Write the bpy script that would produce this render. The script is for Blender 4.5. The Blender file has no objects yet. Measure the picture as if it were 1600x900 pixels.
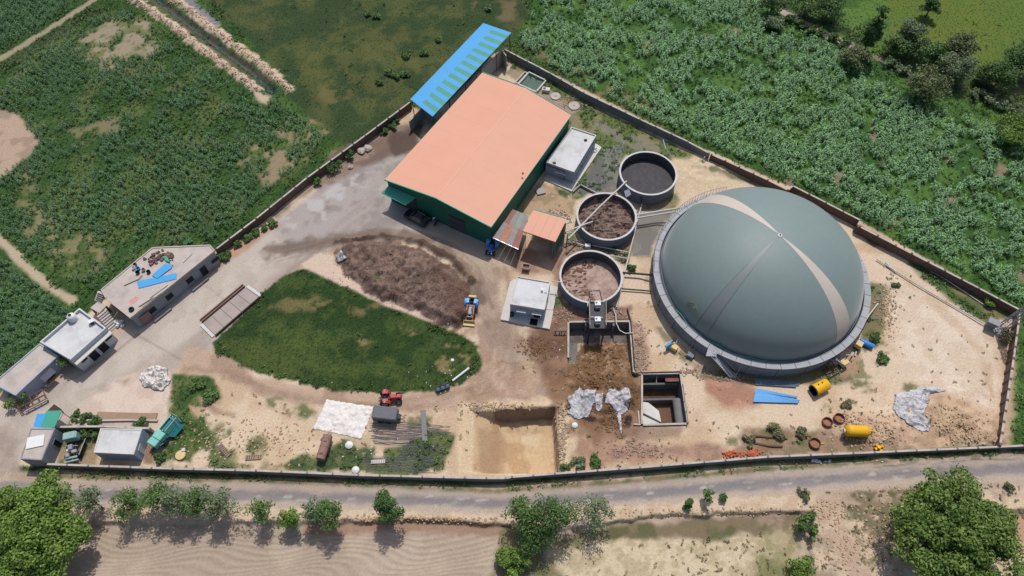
import bpy, math, random
import numpy as np
from mathutils import Vector, Matrix

random.seed(7)
RNG = np.random.default_rng(11)
SC = bpy.context.scene
COL = SC.collection
PI = math.pi

# ------------------------------------------------------------------ camera, world, sun, exposure
CAM_H, PITCH, FPX = 100.0, math.radians(58), 1130.0
cam_d = bpy.data.cameras.new('camera')
cam = bpy.data.objects.new('camera', cam_d)
COL.objects.link(cam)
cam.location = (0, 0, CAM_H)
cam.rotation_euler = (PI / 2 - PITCH, 0, 0)
cam_d.sensor_width = 36
cam_d.lens = 36 * FPX / 1600
cam_d.clip_start = 1
cam_d.clip_end = 9000
SC.camera = cam

SUN_EL, SUN_AZ = math.radians(63), math.radians(10)      # azimuth clockwise from +Y
world = bpy.data.worlds.new('World')
SC.world = world
world.use_nodes = True
wn = world.node_tree
sky = wn.nodes.new('ShaderNodeTexSky')
sky.sky_type = 'NISHITA'
sky.sun_disc = False
sky.sun_elevation = SUN_EL
sky.sun_rotation = SUN_AZ
sky.air_density = 1.0
sky.dust_density = 2.5
wn.links.new(sky.outputs[0], wn.nodes['Background'].inputs[0])
wn.nodes['Background'].inputs[1].default_value = 0.118
sun_d = bpy.data.lights.new('sun', 'SUN')
sun_d.energy = 3.4
sun_d.angle = math.radians(0.6)
sun_d.color = (1.0, 0.965, 0.92)
sun = bpy.data.objects.new('sun', sun_d)
COL.objects.link(sun)
sdir = Vector((math.sin(SUN_AZ) * math.cos(SUN_EL), math.cos(SUN_AZ) * math.cos(SUN_EL), math.sin(SUN_EL)))
sun.rotation_euler = sdir.to_track_quat('Z', 'Y').to_euler()
sun.location = (0, 60, 150)
SC.view_settings.view_transform = 'Standard'
SC.view_settings.look = 'None'
SC.view_settings.exposure = 0.0
SC.view_settings.gamma = 1.0

# ------------------------------------------------------------------ pixel of the photo -> point of the place
_U = Vector((0, math.sin(PITCH), math.cos(PITCH)))
_F = Vector((0, math.cos(PITCH), -math.sin(PITCH)))


def G(u, v, z=0.0):
    d = Vector((u - 800, 0, 0)) - _U * (v - 450) + _F * FPX
    t = (z - CAM_H) / d.z
    return Vector((0, 0, CAM_H)) + d * t


def XY(pts, z=0.0):
    return [(G(u, v, z).x, G(u, v, z).y) for u, v in pts]


K_ALB = 0.80


def lin(c):
    c = c / 255.0
    return c / 12.92 if c <= 0.04045 else ((c + 0.055) / 1.055) ** 2.4


def A(r, g, b, k=None):
    k = K_ALB if k is None else k
    return tuple(min(0.86, lin(v) * k) for v in (r, g, b))


# ------------------------------------------------------------------ materials
MATS = {}


def mat(name, rgb, rough=0.85, var=0.12, scale=0.8, fine=9.0, dirt=0.0, dirt_rgb=(0.16, 0.12, 0.09), dirt_scale=0.35,
        bump=0.0, bump_scale=6.0, metal=0.0, spec=0.3, island=0.0, brick=None):
    if name in MATS:
        return MATS[name]
    m = bpy.data.materials.new(name)
    m.use_nodes = True
    nt = m.node_tree
    N, L = nt.nodes, nt.links
    b = N['Principled BSDF']
    geo = N.new('ShaderNodeNewGeometry')
    n1 = N.new('ShaderNodeTexNoise'); n1.inputs['Scale'].default_value = scale; n1.inputs['Detail'].default_value = 5
    n2 = N.new('ShaderNodeTexNoise'); n2.inputs['Scale'].default_value = fine; n2.inputs['Detail'].default_value = 3
    L.new(geo.outputs['Position'], n1.inputs['Vector'])
    L.new(geo.outputs['Position'], n2.inputs['Vector'])
    add = N.new('ShaderNodeMath'); add.operation = 'ADD'
    L.new(n1.outputs[0], add.inputs[0]); L.new(n2.outputs[0], add.inputs[1])
    src = add.outputs[0]
    if island:
        ia = N.new('ShaderNodeMath'); ia.operation = 'MULTIPLY_ADD'
        L.new(geo.outputs['Random Per Island'], ia.inputs[0]); ia.inputs[1].default_value = island
        L.new(src, ia.inputs[2]); src = ia.outputs[0]
    mr = N.new('ShaderNodeMapRange')
    mr.inputs[1].default_value = 0.55; mr.inputs[2].default_value = 1.45 + island
    mr.inputs[3].default_value = 1 - 2.2 * var; mr.inputs[4].default_value = 1 + 2.2 * var
    L.new(src, mr.inputs[0])
    mul = N.new('ShaderNodeVectorMath'); mul.operation = 'SCALE'
    mul.inputs[0].default_value = rgb
    L.new(mr.outputs[0], mul.inputs['Scale'])
    out = mul.outputs[0]
    if brick:
        bt = N.new('ShaderNodeTexBrick')
        bt.inputs['Color1'].default_value = (*rgb, 1); bt.inputs['Color2'].default_value = (*[c * .7 for c in rgb], 1)
        bt.inputs['Mortar'].default_value = (*brick, 1); bt.inputs['Scale'].default_value = 3.0
        mp = N.new('ShaderNodeMapping'); mp.inputs['Rotation'].default_value = (PI / 2, 0, 0)
        L.new(geo.outputs['Position'], mp.inputs[0]); L.new(mp.outputs[0], bt.inputs['Vector'])
        mm = N.new('ShaderNodeVectorMath'); mm.operation = 'SCALE'
        L.new(bt.outputs[0], mm.inputs[0]); L.new(mr.outputs[0], mm.inputs['Scale'])
        out = mm.outputs[0]
    if dirt > 0:
        n3 = N.new('ShaderNodeTexNoise'); n3.inputs['Scale'].default_value = dirt_scale; n3.inputs['Detail'].default_value = 7
        n3.inputs['Roughness'].default_value = 0.65
        L.new(geo.outputs['Position'], n3.inputs['Vector'])
        r3 = N.new('ShaderNodeMapRange'); r3.inputs[1].default_value = 0.48; r3.inputs[2].default_value = 0.72
        r3.inputs[3].default_value = 0; r3.inputs[4].default_value = dirt
        L.new(n3.outputs[0], r3.inputs[0])
        mx = N.new('ShaderNodeMix'); mx.data_type = 'RGBA'
        L.new(r3.outputs[0], mx.inputs[0]); L.new(out, mx.inputs[6]); mx.inputs[7].default_value = (*dirt_rgb, 1)
        out = mx.outputs[2]
    L.new(out, b.inputs['Base Color'])
    b.inputs['Roughness'].default_value = rough
    b.inputs['Metallic'].default_value = metal
    b.inputs['Specular IOR Level'].default_value = spec
    if bump > 0:
        n4 = N.new('ShaderNodeTexNoise'); n4.inputs['Scale'].default_value = bump_scale; n4.inputs['Detail'].default_value = 4
        L.new(geo.outputs['Position'], n4.inputs['Vector'])
        bp = N.new('ShaderNodeBump'); bp.inputs['Strength'].default_value = bump; bp.inputs['Distance'].default_value = 0.15
        L.new(n4.outputs[0], bp.inputs['Height']); L.new(bp.outputs[0], b.inputs['Normal'])
    MATS[name] = m
    return m


def ground_mat(name, grain=0.20, bump=0.5, rough=0.95, spec=0.15):
    m = bpy.data.materials.new(name); m.use_nodes = True
    nt = m.node_tree; N, L = nt.nodes, nt.links
    b = N['Principled BSDF']
    at = N.new('ShaderNodeAttribute'); at.attribute_name = 'Col'
    geo = N.new('ShaderNodeNewGeometry')
    n1 = N.new('ShaderNodeTexNoise'); n1.inputs['Scale'].default_value = 3.2; n1.inputs['Detail'].default_value = 6; n1.inputs['Roughness'].default_value = 0.7
    L.new(geo.outputs['Position'], n1.inputs['Vector'])
    mr = N.new('ShaderNodeMapRange'); mr.inputs[1].default_value = 0.3; mr.inputs[2].default_value = 0.7
    mr.inputs[3].default_value = 1 - grain; mr.inputs[4].default_value = 1 + grain
    L.new(n1.outputs[0], mr.inputs[0])
    sc = N.new('ShaderNodeVectorMath'); sc.operation = 'SCALE'
    L.new(at.outputs['Color'], sc.inputs[0]); L.new(mr.outputs[0], sc.inputs['Scale'])
    L.new(sc.outputs[0], b.inputs['Base Color'])
    b.inputs['Roughness'].default_value = rough
    b.inputs['Specular IOR Level'].default_value = spec
    n2 = N.new('ShaderNodeTexNoise'); n2.inputs['Scale'].default_value = 4.5; n2.inputs['Detail'].default_value = 5
    L.new(geo.outputs['Position'], n2.inputs['Vector'])
    bp = N.new('ShaderNodeBump'); bp.inputs['Strength'].default_value = bump; bp.inputs['Distance'].default_value = 0.12
    L.new(n2.outputs[0], bp.inputs['Height']); L.new(bp.outputs[0], b.inputs['Normal'])
    return m


def tint_mat(name, spread=0.5):
    m = bpy.data.materials.new(name); m.use_nodes = True
    nt = m.node_tree; N, L = nt.nodes, nt.links
    b = N['Principled BSDF']
    at = N.new('ShaderNodeAttribute'); at.attribute_type = 'INSTANCER'; at.attribute_name = 'tint'
    oi = N.new('ShaderNodeObjectInfo')
    geo = N.new('ShaderNodeNewGeometry')
    ad = N.new('ShaderNodeMath'); ad.operation = 'ADD'
    L.new(oi.outputs['Random'], ad.inputs[0]); L.new(geo.outputs['Random Per Island'], ad.inputs[1])
    mr = N.new('ShaderNodeMapRange'); mr.inputs[2].default_value = 2.0
    mr.inputs[3].default_value = 1 - spread; mr.inputs[4].default_value = 1 + spread
    L.new(ad.outputs[0], mr.inputs[0])
    sc = N.new('ShaderNodeVectorMath'); sc.operation = 'SCALE'
    L.new(at.outputs['Color'], sc.inputs[0]); L.new(mr.outputs[0], sc.inputs['Scale'])
    L.new(sc.outputs[0], b.inputs['Base Color'])
    b.inputs['Roughness'].default_value = 0.6
    b.inputs['Specular IOR Level'].default_value = 0.35
    return m


# ------------------------------------------------------------------ object helpers
def tag(o, label=None, cat=None, group=None, kind=None):
    if label: o['label'] = label
    if cat: o['category'] = cat
    if group: o['group'] = group
    if kind: o['kind'] = kind
    return o


def thing(name, label, cat, loc=(0, 0, 0), rz=0.0, group=None):
    o = bpy.data.objects.new(name, None)
    COL.objects.link(o)
    o.location = loc
    o.rotation_euler = (0, 0, rz)
    o.empty_display_size = 0.5
    return tag(o, label, cat, group)


def link(name, me, parent=None):
    o = bpy.data.objects.new(name, me)
    COL.objects.link(o)
    if parent is not None: o.parent = parent
    return o


def copy_tree(o, loc=None, rz=None, label=None, parent=None):
    c = o.copy(); COL.objects.link(c)
    if parent is not None: c.parent = parent
    if loc is not None: c.location = loc
    if rz is not None: c.rotation_euler = (0, 0, rz)
    if label: c['label'] = label
    for ch in list(o.children): copy_tree(ch, parent=c)
    return c


class MB:
    """collects shapes and links them as one mesh object; org is subtracted from world coordinates"""
    def __init__(s, org=None):
        s.v, s.f, s.m = [], [], []
        s.o = Vector(org) if org is not None else Vector((0, 0, 0))

    def _add(s, vs, fs, mi=0):
        n = len(s.v)
        s.v += [tuple(Vector(p) - s.o) for p in vs]
        s.f += [tuple(i + n for i in f) for f in fs]
        s.m += [mi] * len(fs)
        return s

    def hexa(s, p, mi=0):
        return s._add(p, [(3, 2, 1, 0), (4, 5, 6, 7), (0, 1, 5, 4), (1, 2, 6, 5), (2, 3, 7, 6), (3, 0, 4, 7)], mi)

    def box(s, c, size, rz=0.0, mi=0, rx=0.0, ry=0.0):
        R = Matrix.Rotation(rz, 3, 'Z') @ Matrix.Rotation(ry, 3, 'Y') @ Matrix.Rotation(rx, 3, 'X')
        c = Vector(c); h = Vector(size) / 2
        p = [c + R @ Vector((sx * h.x, sy * h.y, sz * h.z)) for sz in (-1, 1) for sx, sy in ((-1, -1), (1, -1), (1, 1), (-1, 1))]
        return s.hexa(p, mi)

    def wall(s, a, b, z0, z1, t, mi=0):
        """upright box along a-b of thickness t"""
        a, b = Vector((a[0], a[1])), Vector((b[0], b[1]))
        d = (b - a).normalized(); n = Vector((-d.y, d.x)) * t / 2
        q = [a - n, b - n, b + n, a + n]
        return s.hexa([(x.x, x.y, z0) for x in q] + [(x.x, x.y, z1) for x in q], mi)

    def prism(s, poly, z0, z1, mi=0):
        """z1 may be a list of heights"""
        n = len(poly)
        area = sum(poly[i][0] * poly[(i + 1) % n][1] - poly[(i + 1) % n][0] * poly[i][1] for i in range(n))
        zt = list(z1) if isinstance(z1, (list, tuple)) else [z1] * n
        zb = list(z0) if isinstance(z0, (list, tuple)) else [z0] * n
        if area < 0: poly = poly[::-1]; zt = zt[::-1]; zb = zb[::-1]
        vs = [(p[0], p[1], zb[i]) for i, p in enumerate(poly)] + [(p[0], p[1], zt[i]) for i, p in enumerate(poly)]
        fs = [tuple(range(n - 1, -1, -1)), tuple(range(n, 2 * n))] + [(i, (i + 1) % n, n + (i + 1) % n, n + i) for i in range(n)]
        return s._add(vs, fs, mi)

    def tube(s, path, r, n=8, mi=0, caps=True):
        path = [Vector(p) for p in path]; k = len(path)
        rs = list(r) if isinstance(r, (list, tuple)) else [r] * k
        vs, fs = [], []
        for i, p in enumerate(path):
            d = (path[min(i + 1, k - 1)] - path[max(i - 1, 0)]).normalized()
            up = Vector((0, 0, 1)) if abs(d.z) < 0.95 else Vector((1, 0, 0))
            x = d.cross(up).normalized(); y = x.cross(d)
            vs += [p + (x * math.cos(2 * PI * j / n) + y * math.sin(2 * PI * j / n)) * rs[i] for j in range(n)]
        for i in range(k - 1):
            for j in range(n):
                a, b = i * n + j, i * n + (j + 1) % n
                fs.append((a, a + n, b + n, b))
        if caps:
            fs.append(tuple(range(n))); fs.append(tuple(range((k - 1) * n + n - 1, (k - 1) * n - 1, -1)))
        return s._add(vs, fs, mi)

    def lathe(s, prof, c, n=32, mi=0, axis='Z', closed=False, a0=0.0, a1=2 * PI):
        """prof: (radius, height) list; open chain unless closed"""
        c = Vector(c); k = len(prof); full = abs(a1 - a0 - 2 * PI) < 1e-6
        vs, fs = [], []
        m = n if full else n + 1
        for j in range(m):
            a = a0 + (a1 - a0) * j / n
            for r, z in prof:
                p = Vector((r * math.cos(a), r * math.sin(a), z))
                if axis == 'X': p = Vector((p.z, p.x, p.y))
                elif axis == 'Y': p = Vector((p.y, p.z, p.x))
                vs.append(c + p)
        kk = k if closed else k - 1
        for j in range(n):
            for i in range(kk):
                a, b = j * k + i, j * k + (i + 1) % k
                c2, d = ((j + 1) % m) * k + (i + 1) % k, ((j + 1) % m) * k + i
                fs.append((a, d, c2, b))
        return s._add(vs, fs, mi)

    def build(s, name, mats, parent=None, smooth=False, kind=None):
        me = bpy.data.meshes.new(name)
        me.from_pydata(s.v, [], s.f)
        for m in (mats if isinstance(mats, (list, tuple)) else [mats]): me.materials.append(m)
        if any(s.m): me.polygons.foreach_set('material_index', s.m)
        if smooth:
            me.polygons.foreach_set('use_smooth', [True] * len(me.polygons))
            try: me.set_sharp_from_angle(angle=math.radians(40))
            except Exception: pass
        me.validate(); me.update()
        o = link(name, me, parent)
        if kind: o['kind'] = kind
        return o


# ------------------------------------------------------------------ noise in numpy
_T = np.random.default_rng(3).random((256, 256)).astype(np.float32)


def vnoise(x, y, sc, seed=0):
    x = np.asarray(x) / sc + seed * 37.3; y = np.asarray(y) / sc + seed * 91.7
    xi = np.floor(x).astype(int); yi = np.floor(y).astype(int)
    fx = x - xi; fy = y - yi
    fx = fx * fx * (3 - 2 * fx); fy = fy * fy * (3 - 2 * fy)
    a = _T[xi & 255, yi & 255]; b = _T[(xi + 1) & 255, yi & 255]
    c = _T[xi & 255, (yi + 1) & 255]; d = _T[(xi + 1) & 255, (yi + 1) & 255]
    return (a * (1 - fx) + b * fx) * (1 - fy) + (c * (1 - fx) + d * fx) * fy


def fbm(x, y, sc, o=4, seed=0):
    t = 0; a = 0.5; n = 0
    for i in range(o):
        t = t + a * vnoise(x, y, sc / 2 ** i, seed + i * 5); n += a; a *= 0.55
    return t / n


def sdist(poly, x, y):
    """signed distance, positive inside"""
    n = len(poly); d = np.full(x.shape, 1e9); ins = np.zeros(x.shape, bool)
    for i in range(n):
        ax, ay = poly[i]; bx, by = poly[(i + 1) % n]
        ex, ey = bx - ax, by - ay
        t = np.clip(((x - ax) * ex + (y - ay) * ey) / (ex * ex + ey * ey + 1e-9), 0, 1)
        d = np.minimum(d, np.hypot(x - ax - t * ex, y - ay - t * ey))
        c = (ay > y) != (by > y)
        ins ^= c & (x < (bx - ax) * (y - ay) / (by - ay + 1e-12) + ax)
    return np.where(ins, d, -d)


def ldist(pts, x, y):
    d = np.full(x.shape, 1e9)
    for (ax, ay), (bx, by) in zip(pts[:-1], pts[1:]):
        ex, ey = bx - ax, by - ay
        t = np.clip(((x - ax) * ex + (y - ay) * ey) / (ex * ex + ey * ey + 1e-9), 0, 1)
        d = np.minimum(d, np.hypot(x - ax - t * ex, y - ay - t * ey))
    return d


def sstep(a, b, x):
    t = np.clip((x - a) / (b - a), 0, 1)
    return t * t * (3 - 2 * t)

# ================================================================== THE GROUND: one height field, cut along the edges of fields and yards
def axis(parts, lo, hi, n=14, grow=1.6):
    a = np.concatenate([np.arange(p, q, s) for p, q, s in parts])
    ext = np.cumsum(1.5 * grow ** np.arange(n))
    down = a[0] - ext[ext < a[0] - lo][::-1]; up = a[-1] + ext[ext < hi - a[-1]]
    return np.concatenate([down, a, up])


XS = axis([(-113, 113.1, 0.25)], -2600, 2600)
YS = axis([(13, 36, 0.16), (36, 92, 0.25), (92, 143, 0.34)], -1200, 3600)
GX, GY = np.meshgrid(XS, YS)
SH = GX.shape
base_n = fbm(GX, GY, 14, 4, 1); fine_n = fbm(GX, GY, 1.6, 3, 2); mid_n = fbm(GX, GY, 5, 4, 3)
GC = np.zeros(SH + (3,), np.float32)
GZ = (0.10 * (base_n - .5) + 0.06 * (fine_n - .5)).astype(np.float32)
GK = np.zeros(SH, np.int8)
CLS = ['sandy_ground', 'concrete_yard', 'road', 'ploughed_field', 'lawn', 'crop_field', 'meadow', 'pasture', 'stubble_field',
       'dirt_track', 'compost_heap', 'irrigation_ditch', 'excavated_pit', 'footpath', 'muddy_puddle', 'silage_heap', 'sand_heap']
CI = {n: i for i, n in enumerate(CLS)}


def mix(c1, c2, t):
    return c1 * (1 - t[..., None]) + np.array(c2, np.float32) * t[..., None]


def region(poly, pad):
    px = [p[0] for p in poly]; py = [p[1] for p in poly]
    i0, i1 = np.searchsorted(XS, [min(px) - pad, max(px) + pad]); j0, j1 = np.searchsorted(YS, [min(py) - pad, max(py) + pad])
    return slice(j0, j1), slice(i0, i1)


def noisy_mask(poly, soft, wob, wsc, seed):
    sl = region(poly, soft + wob + 1)
    x, y = GX[sl], GY[sl]
    sd = sdist(poly, x, y) + wob * 2.4 * (fbm(x, y, wsc, 4, seed) - .5)
    return sl, x, y, sstep(-soft, soft, sd), sd


_seed = [20]


def earth(c):
    r, g, b = c
    if r > 140 and r > b:
        b = b + .13 * (r - b); g = g + .05 * (r - g)
    return (r, g, b)


def P(px, rgb, soft=0.5, wob=0.6, wsc=3.0, amt=1.0, mott=None, msc=2.5, mlo=.44, mhi=.6, cls=None, patchy=None, world=False):
    """paint a patch of the ground with the colour of what lies there"""
    _seed[0] += 1; sd0 = _seed[0]
    poly = px if world else XY(px)
    sl, x, y, m, sd = noisy_mask(poly, soft, wob, wsc, sd0)
    rgb = earth(rgb)
    c = np.broadcast_to(np.array(A(*rgb), np.float32), x.shape + (3,))
    if mott is not None:
        c = mix(c, A(*earth(mott)), sstep(mlo, mhi, fbm(x, y, msc, 5, sd0 + 50)))
    w = m * amt
    if patchy is not None:
        w = w * sstep(patchy[0], patchy[1], fbm(x, y, patchy[2], 5, sd0 + 90))
    GC[sl] = GC[sl] * (1 - w[..., None]) + c * w[..., None]
    if cls is not None: GK[sl] = np.where(sd > 0, CI[cls], GK[sl])
    return sl, x, y, m, sd


def PL(px, width, rgb, soft=0.3, wob=0.3, wsc=2.0, amt=1.0, cls=None, patchy=None, dz=0.0):
    _seed[0] += 1; sd0 = _seed[0]
    pts = XY(px)
    sl = region(pts, width + soft + wob + 1)
    x, y = GX[sl], GY[sl]
    sd = width / 2 - ldist(pts, x, y) + wob * 2.4 * (fbm(x, y, wsc, 4, sd0) - .5)
    w = sstep(-soft, soft, sd) * amt
    if patchy is not None: w = w * sstep(patchy[0], patchy[1], fbm(x, y, patchy[2], 5, sd0 + 90))
    GC[sl] = GC[sl] * (1 - w[..., None]) + np.array(A(*earth(rgb)), np.float32) * w[..., None]
    if cls is not None: GK[sl] = np.where(sd > 0, CI[cls], GK[sl])
    if dz: GZ[sl] += (dz * sstep(-soft, max(soft, width / 2), sd)).astype(np.float32)
    return sl, x, y, sd


SAND, SAND2, DIRT = (210, 187, 156), (192, 164, 128), (166, 140, 114)
# everything far away: green farmland with bare patches
GC[:] = mix(mix(np.broadcast_to(np.array(A(66, 88, 48), np.float32), SH + (3,)), A(92, 104, 62), sstep(.45, .6, base_n)), A(150, 130, 100), sstep(.6, .75, mid_n) * .5)
GK[:] = CI['sandy_ground']

# --- fields north-west of the plant
P([(-260, 60), (-40, -60), (330, -60), (520, -40), (520, 210), (660, 160), (655, 175), (520, 245), (330, 396), (150, 470), (110, 520), (0, 600), (-300, 760), (-500, 500)],
  (54, 82, 40), .6, .5, cls='crop_field', mott=(72, 100, 46), msc=6)
P([(0, 110), (130, 30), (200, 10), (400, 150), (520, 215), (330, 392), (160, 462), (20, 380), (-40, 330)], (58, 86, 42), 1, 1.2, mott=(88, 104, 58), msc=5, mlo=.5, mhi=.66)
P([(135, 60), (165, 30), (225, 25), (250, 80), (190, 95), (178, 112), (140, 96)], (158, 142, 116), 1.2, 2.4, 3, .9, mott=(116, 118, 80), msc=1.4, patchy=(.26, .46, 2))
P([(190, 100), (225, 105), (215, 135), (180, 130)], (128, 124, 90), 1.0, 2.0, 5, .6, patchy=(.4, .6, 3))
P([(250, 110), (280, 105), (290, 135), (230, 145)], (126, 122, 88), 1.0, 2.0, 5, .5, patchy=(.4, .6, 3))
P([(100, 200), (180, 185), (190, 205), (120, 225)], (140, 128, 98), .8, 1.6, 5, .7, patchy=(.4, .6, 3))
P([(40, 260), (75, 320), (60, 330), (30, 300)], (140, 130, 98), .8, 1.6, 5, .6, patchy=(.4, .6, 3))
P([(30, 310), (70, 340), (160, 385), (165, 440), (105, 430), (60, 390)], (138, 128, 96), 1.2, 2.4, 3, .85, mott=(84, 100, 54), msc=1.8, patchy=(.3, .5, 2))
P([(380, 235), (430, 190), (500, 175), (525, 205), (450, 270), (430, 290), (395, 270)], (150, 130, 100), 1.2, 2.6, 3, .9, mott=(84, 106, 52), msc=1.8, patchy=(.3, .5, 2.2))
P([(205, 340), (235, 345), (225, 365), (205, 360)], (122, 112, 70), 1, 1.6, 2, .6, patchy=(.4, .6, 2))
P([(-60, -60), (140, -30), (60, 45), (-60, 105)], (52, 82, 48), .6, .6, mott=(68, 98, 58), msc=3)
P([(-60, 360), (15, 410), (90, 470), (110, 500), (60, 530), (0, 600), (-60, 640)], (58, 86, 48), .6, .8, mott=(74, 100, 56), msc=3)
# track along the top-left field and its weedy dark margin
PL([(-60, 118), (0, 92), (70, 50), (135, 8), (190, -30)], 1.5, (160, 146, 118), .4, .4, cls='footpath', amt=.9)
PL([(-60, 133), (0, 107), (75, 62), (150, 16)], 1.7, (62, 68, 46), .8, .6, amt=.85)
PL([(-30, 350), (5, 378), (40, 415), (80, 450), (112, 470)], 1.4, (182, 164, 134), .4, .4, cls='footpath')
P([(-60, 150), (0, 168), (35, 185), (62, 222), (48, 245), (15, 268), (-60, 300)], (178, 154, 128), .6, .8, cls='footpath', mott=(158, 136, 112))
# ditch with two banks
P([(285, -60), (520, -60), (800, -30), (830, 30), (790, 80), (650, 163), (540, 228), (450, 150), (420, 95)],
  (54, 72, 42), .8, .8, cls='meadow', mott=(80, 88, 50), msc=4, mlo=.42, mhi=.68)
P([(470, 60), (600, 30), (700, 100), (600, 170), (500, 150)], (100, 98, 56), 2, 4, 8, .5, patchy=(.44, .68, 3))
P([(490, 130), (545, 135), (535, 165), (500, 155)], (116, 104, 64), 1.2, 2.2, 4, .6, patchy=(.42, .62, 2))
P([(330, 0), (420, 0), (440, 60), (380, 60)], (92, 92, 58), 2, 3, 8, .5, patchy=(.46, .62, 4))
P([(735, 0), (810, 5), (800, 30), (760, 30)], (120, 104, 78), 1, 2, 4, .7, patchy=(.42, .6, 3))
PL([(190, -14), (232, 12), (290, 55), (345, 98), (402, 138)], 1.9, (198, 174, 146), .3, .9, 1.1, dz=.5)
PL([(236, -10), (285, 30), (340, 72), (395, 112), (425, 142)], 1.9, (58, 78, 62), .3, .35, 1.6, cls='irrigation_ditch', dz=-.8)
PL([(258, -14), (300, 18), (355, 62), (405, 98), (452, 138)], 2.0, (198, 174, 146), .3, .9, 1.1, dz=.5)
PL([(232, -4), (280, 33), (330, 75), (395, 124)], .8, (98, 84, 68), .25, .5, 1.2, amt=.8)
PL([(256, 2), (300, 38), (360, 82), (420, 125)], .7, (98, 84, 68), .25, .5, 1.2, amt=.8)
PL([(285, -8), (312, 14), (340, 38)], 1.5, (132, 128, 132), .4, .5, 1.6, amt=.9)
P([(395, 140), (425, 150), (420, 165), (400, 158)], (190, 168, 140), .4, .6)

# --- fields north-east of the plant
P([(800, -60), (1160, -60), (1330, 60), (1440, 130), (1640, 205), (1800, 260), (1900, 760), (1560, 700), (1600, 492), (1345, 346), (1236, 292), (1080, 222), (788, 76), (830, 20)],
  (58, 90, 42), .6, .8, cls='crop_field', mott=(80, 112, 52), msc=4)
P([(800, 78), (830, 40), (880, 90), (1000, 150), (1080, 205), (1075, 222), (900, 135)], (74, 98, 52), 1, 1.2, mott=(116, 108, 76), msc=2.2, mlo=.55, mhi=.68)
P([(1100, 190), (1200, 160), (1280, 230), (1260, 250), (1150, 240)], (78, 112, 48), 2, 4, 7, .7, patchy=(.45, .6, 5))
P([(1540, 330), (1620, 330), (1620, 440), (1500, 400)], (80, 116, 46), 2, 3, 7, .8, patchy=(.4, .6, 5))
for q in ((1365, 205), (1305, 280), (1230, 285), (1560, 270), (1402, 350), (1482, 245), (1595, 425), (1100, 60), (1145, 55), (1480, 320), (1345, 255), (1010, 70)):
    P([(q[0] - 9, q[1] + 9), (q[0] + 2, q[1] - 10), (q[0] + 10, q[1] - 8), (q[0] + 1, q[1] + 11)], (150, 128, 106), .8, 1.8, 2.0, .75, patchy=(.34, .56, 1.6))
P([(1225, -60), (1900, -60), (1900, 150), (1640, 120), (1530, 105), (1450, 70), (1390, 50), (1330, 30)],
  (98, 112, 48), .8, 1, cls='pasture', mott=(88, 110, 48), msc=8, mlo=.35, mhi=.7)
P([(1225, -60), (1390, -60), (1390, 50), (1440, 105), (1600, 170), (1640, 200), (1420, 130), (1330, 75)], (66, 96, 46), 1, 1.2, mott=(90, 118, 54), msc=4)
PL([(1160, -14), (1200, 4), (1245, 30), (1290, 52), (1335, 74)], 1.9, (176, 158, 148), .4, .5, cls='footpath')
PL([(1368, 88), (1400, 100), (1450, 128)], 1.8, (140, 122, 110), .5, .6, amt=.8)
PL([(1210, -4), (1260, 24), (1320, 50), (1350, 66)], 2.0, (56, 70, 44), .8, .7, amt=.9)
PL([(1390, 100), (1500, 140), (1640, 190)], 2.6, (62, 76, 46), 1.0, 1.0, amt=.9)
PL([(1500, 138), (1560, 162), (1640, 195)], 1.4, (128, 118, 104), .8, .8, amt=.6, patchy=(.4, .6, 2))

# --- inside the walls: sand is the base
WALLIN = [(790, 78), (1075, 222), (1232, 290), (1345, 346), (1594, 488), (1564, 697), (1200, 716), (800, 748), (760, 751), (560, 746), (75, 728), (-300, 728), (-300, 760), (0, 615), (160, 470), (330, 395), (641, 163), (664, 178), (700, 160), (772, 84)]
P(WALLIN, SAND, .25, .1, cls='sandy_ground', mott=(196, 168, 132), msc=5, mlo=.42, mhi=.64)
# yard of grey concrete and dusty track
P([(-300, 900), (-300, 700), (0, 640), (60, 590), (110, 560), (180, 500), (250, 476), (335, 404), (430, 350), (520, 278), (600, 236), (660, 215), (760, 300), (770, 400), (740, 405), (660, 375), (560, 372), (470, 408), (430, 446), (330, 545), (250, 590), (262, 690), (240, 690), (100, 668), (40, 690), (20, 760), (-60, 790)],
  (188, 175, 160), .4, .4, cls='concrete_yard', mott=(176, 163, 149), msc=4)
P([(430, 350), (520, 278), (600, 236), (640, 225), (640, 345), (600, 352), (560, 372), (470, 400), (440, 396)], (168, 158, 150), 1.2, 1.2, mott=(150, 140, 132), msc=3)
P([(440, 340), (520, 285), (600, 262), (590, 300), (500, 345), (470, 360)], (188, 182, 178), 1, 2, 4, .8, patchy=(.45, .6, 3))
for q, r in (((555, 318), 8), ((510, 325), 8), ((580, 300), 7), ((540, 330), 6), ((480, 372), 10), ((530, 300), 6), ((565, 275), 7)):
    P([(q[0] - r, q[1] + r * .5), (q[0], q[1] - r * .6), (q[0] + r, q[1] - r * .3), (q[0] + r * .4, q[1] + r * .6)], (128, 112, 102), .6, .9, 2, .6)
P([(520, 235), (640, 190), (660, 170), (650, 230), (600, 250), (560, 262), (530, 280), (470, 310), (430, 345), (425, 335), (480, 295)], (138, 118, 104), .8, 1, 3, .9, mott=(112, 94, 82), msc=2)
P([(600, 215), (660, 195), (650, 235), (615, 245)], (92, 76, 68), .8, 1.2, 3, .9)
P([(190, 545), (300, 470), (420, 380), (440, 396), (330, 500), (230, 580), (130, 640), (60, 690), (20, 680), (90, 620)], (196, 184, 168), .8, .8, 3, .7, mott=(186, 173, 156))
PL([(420, 452), (470, 410), (530, 380), (600, 372)], 2.0, (146, 128, 114), .7, .6, amt=.7)
PL([(170, 606), (260, 560), (330, 520), (400, 462), (460, 415)], 2.4, (172, 154, 136), .9, .7, amt=.6)
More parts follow.
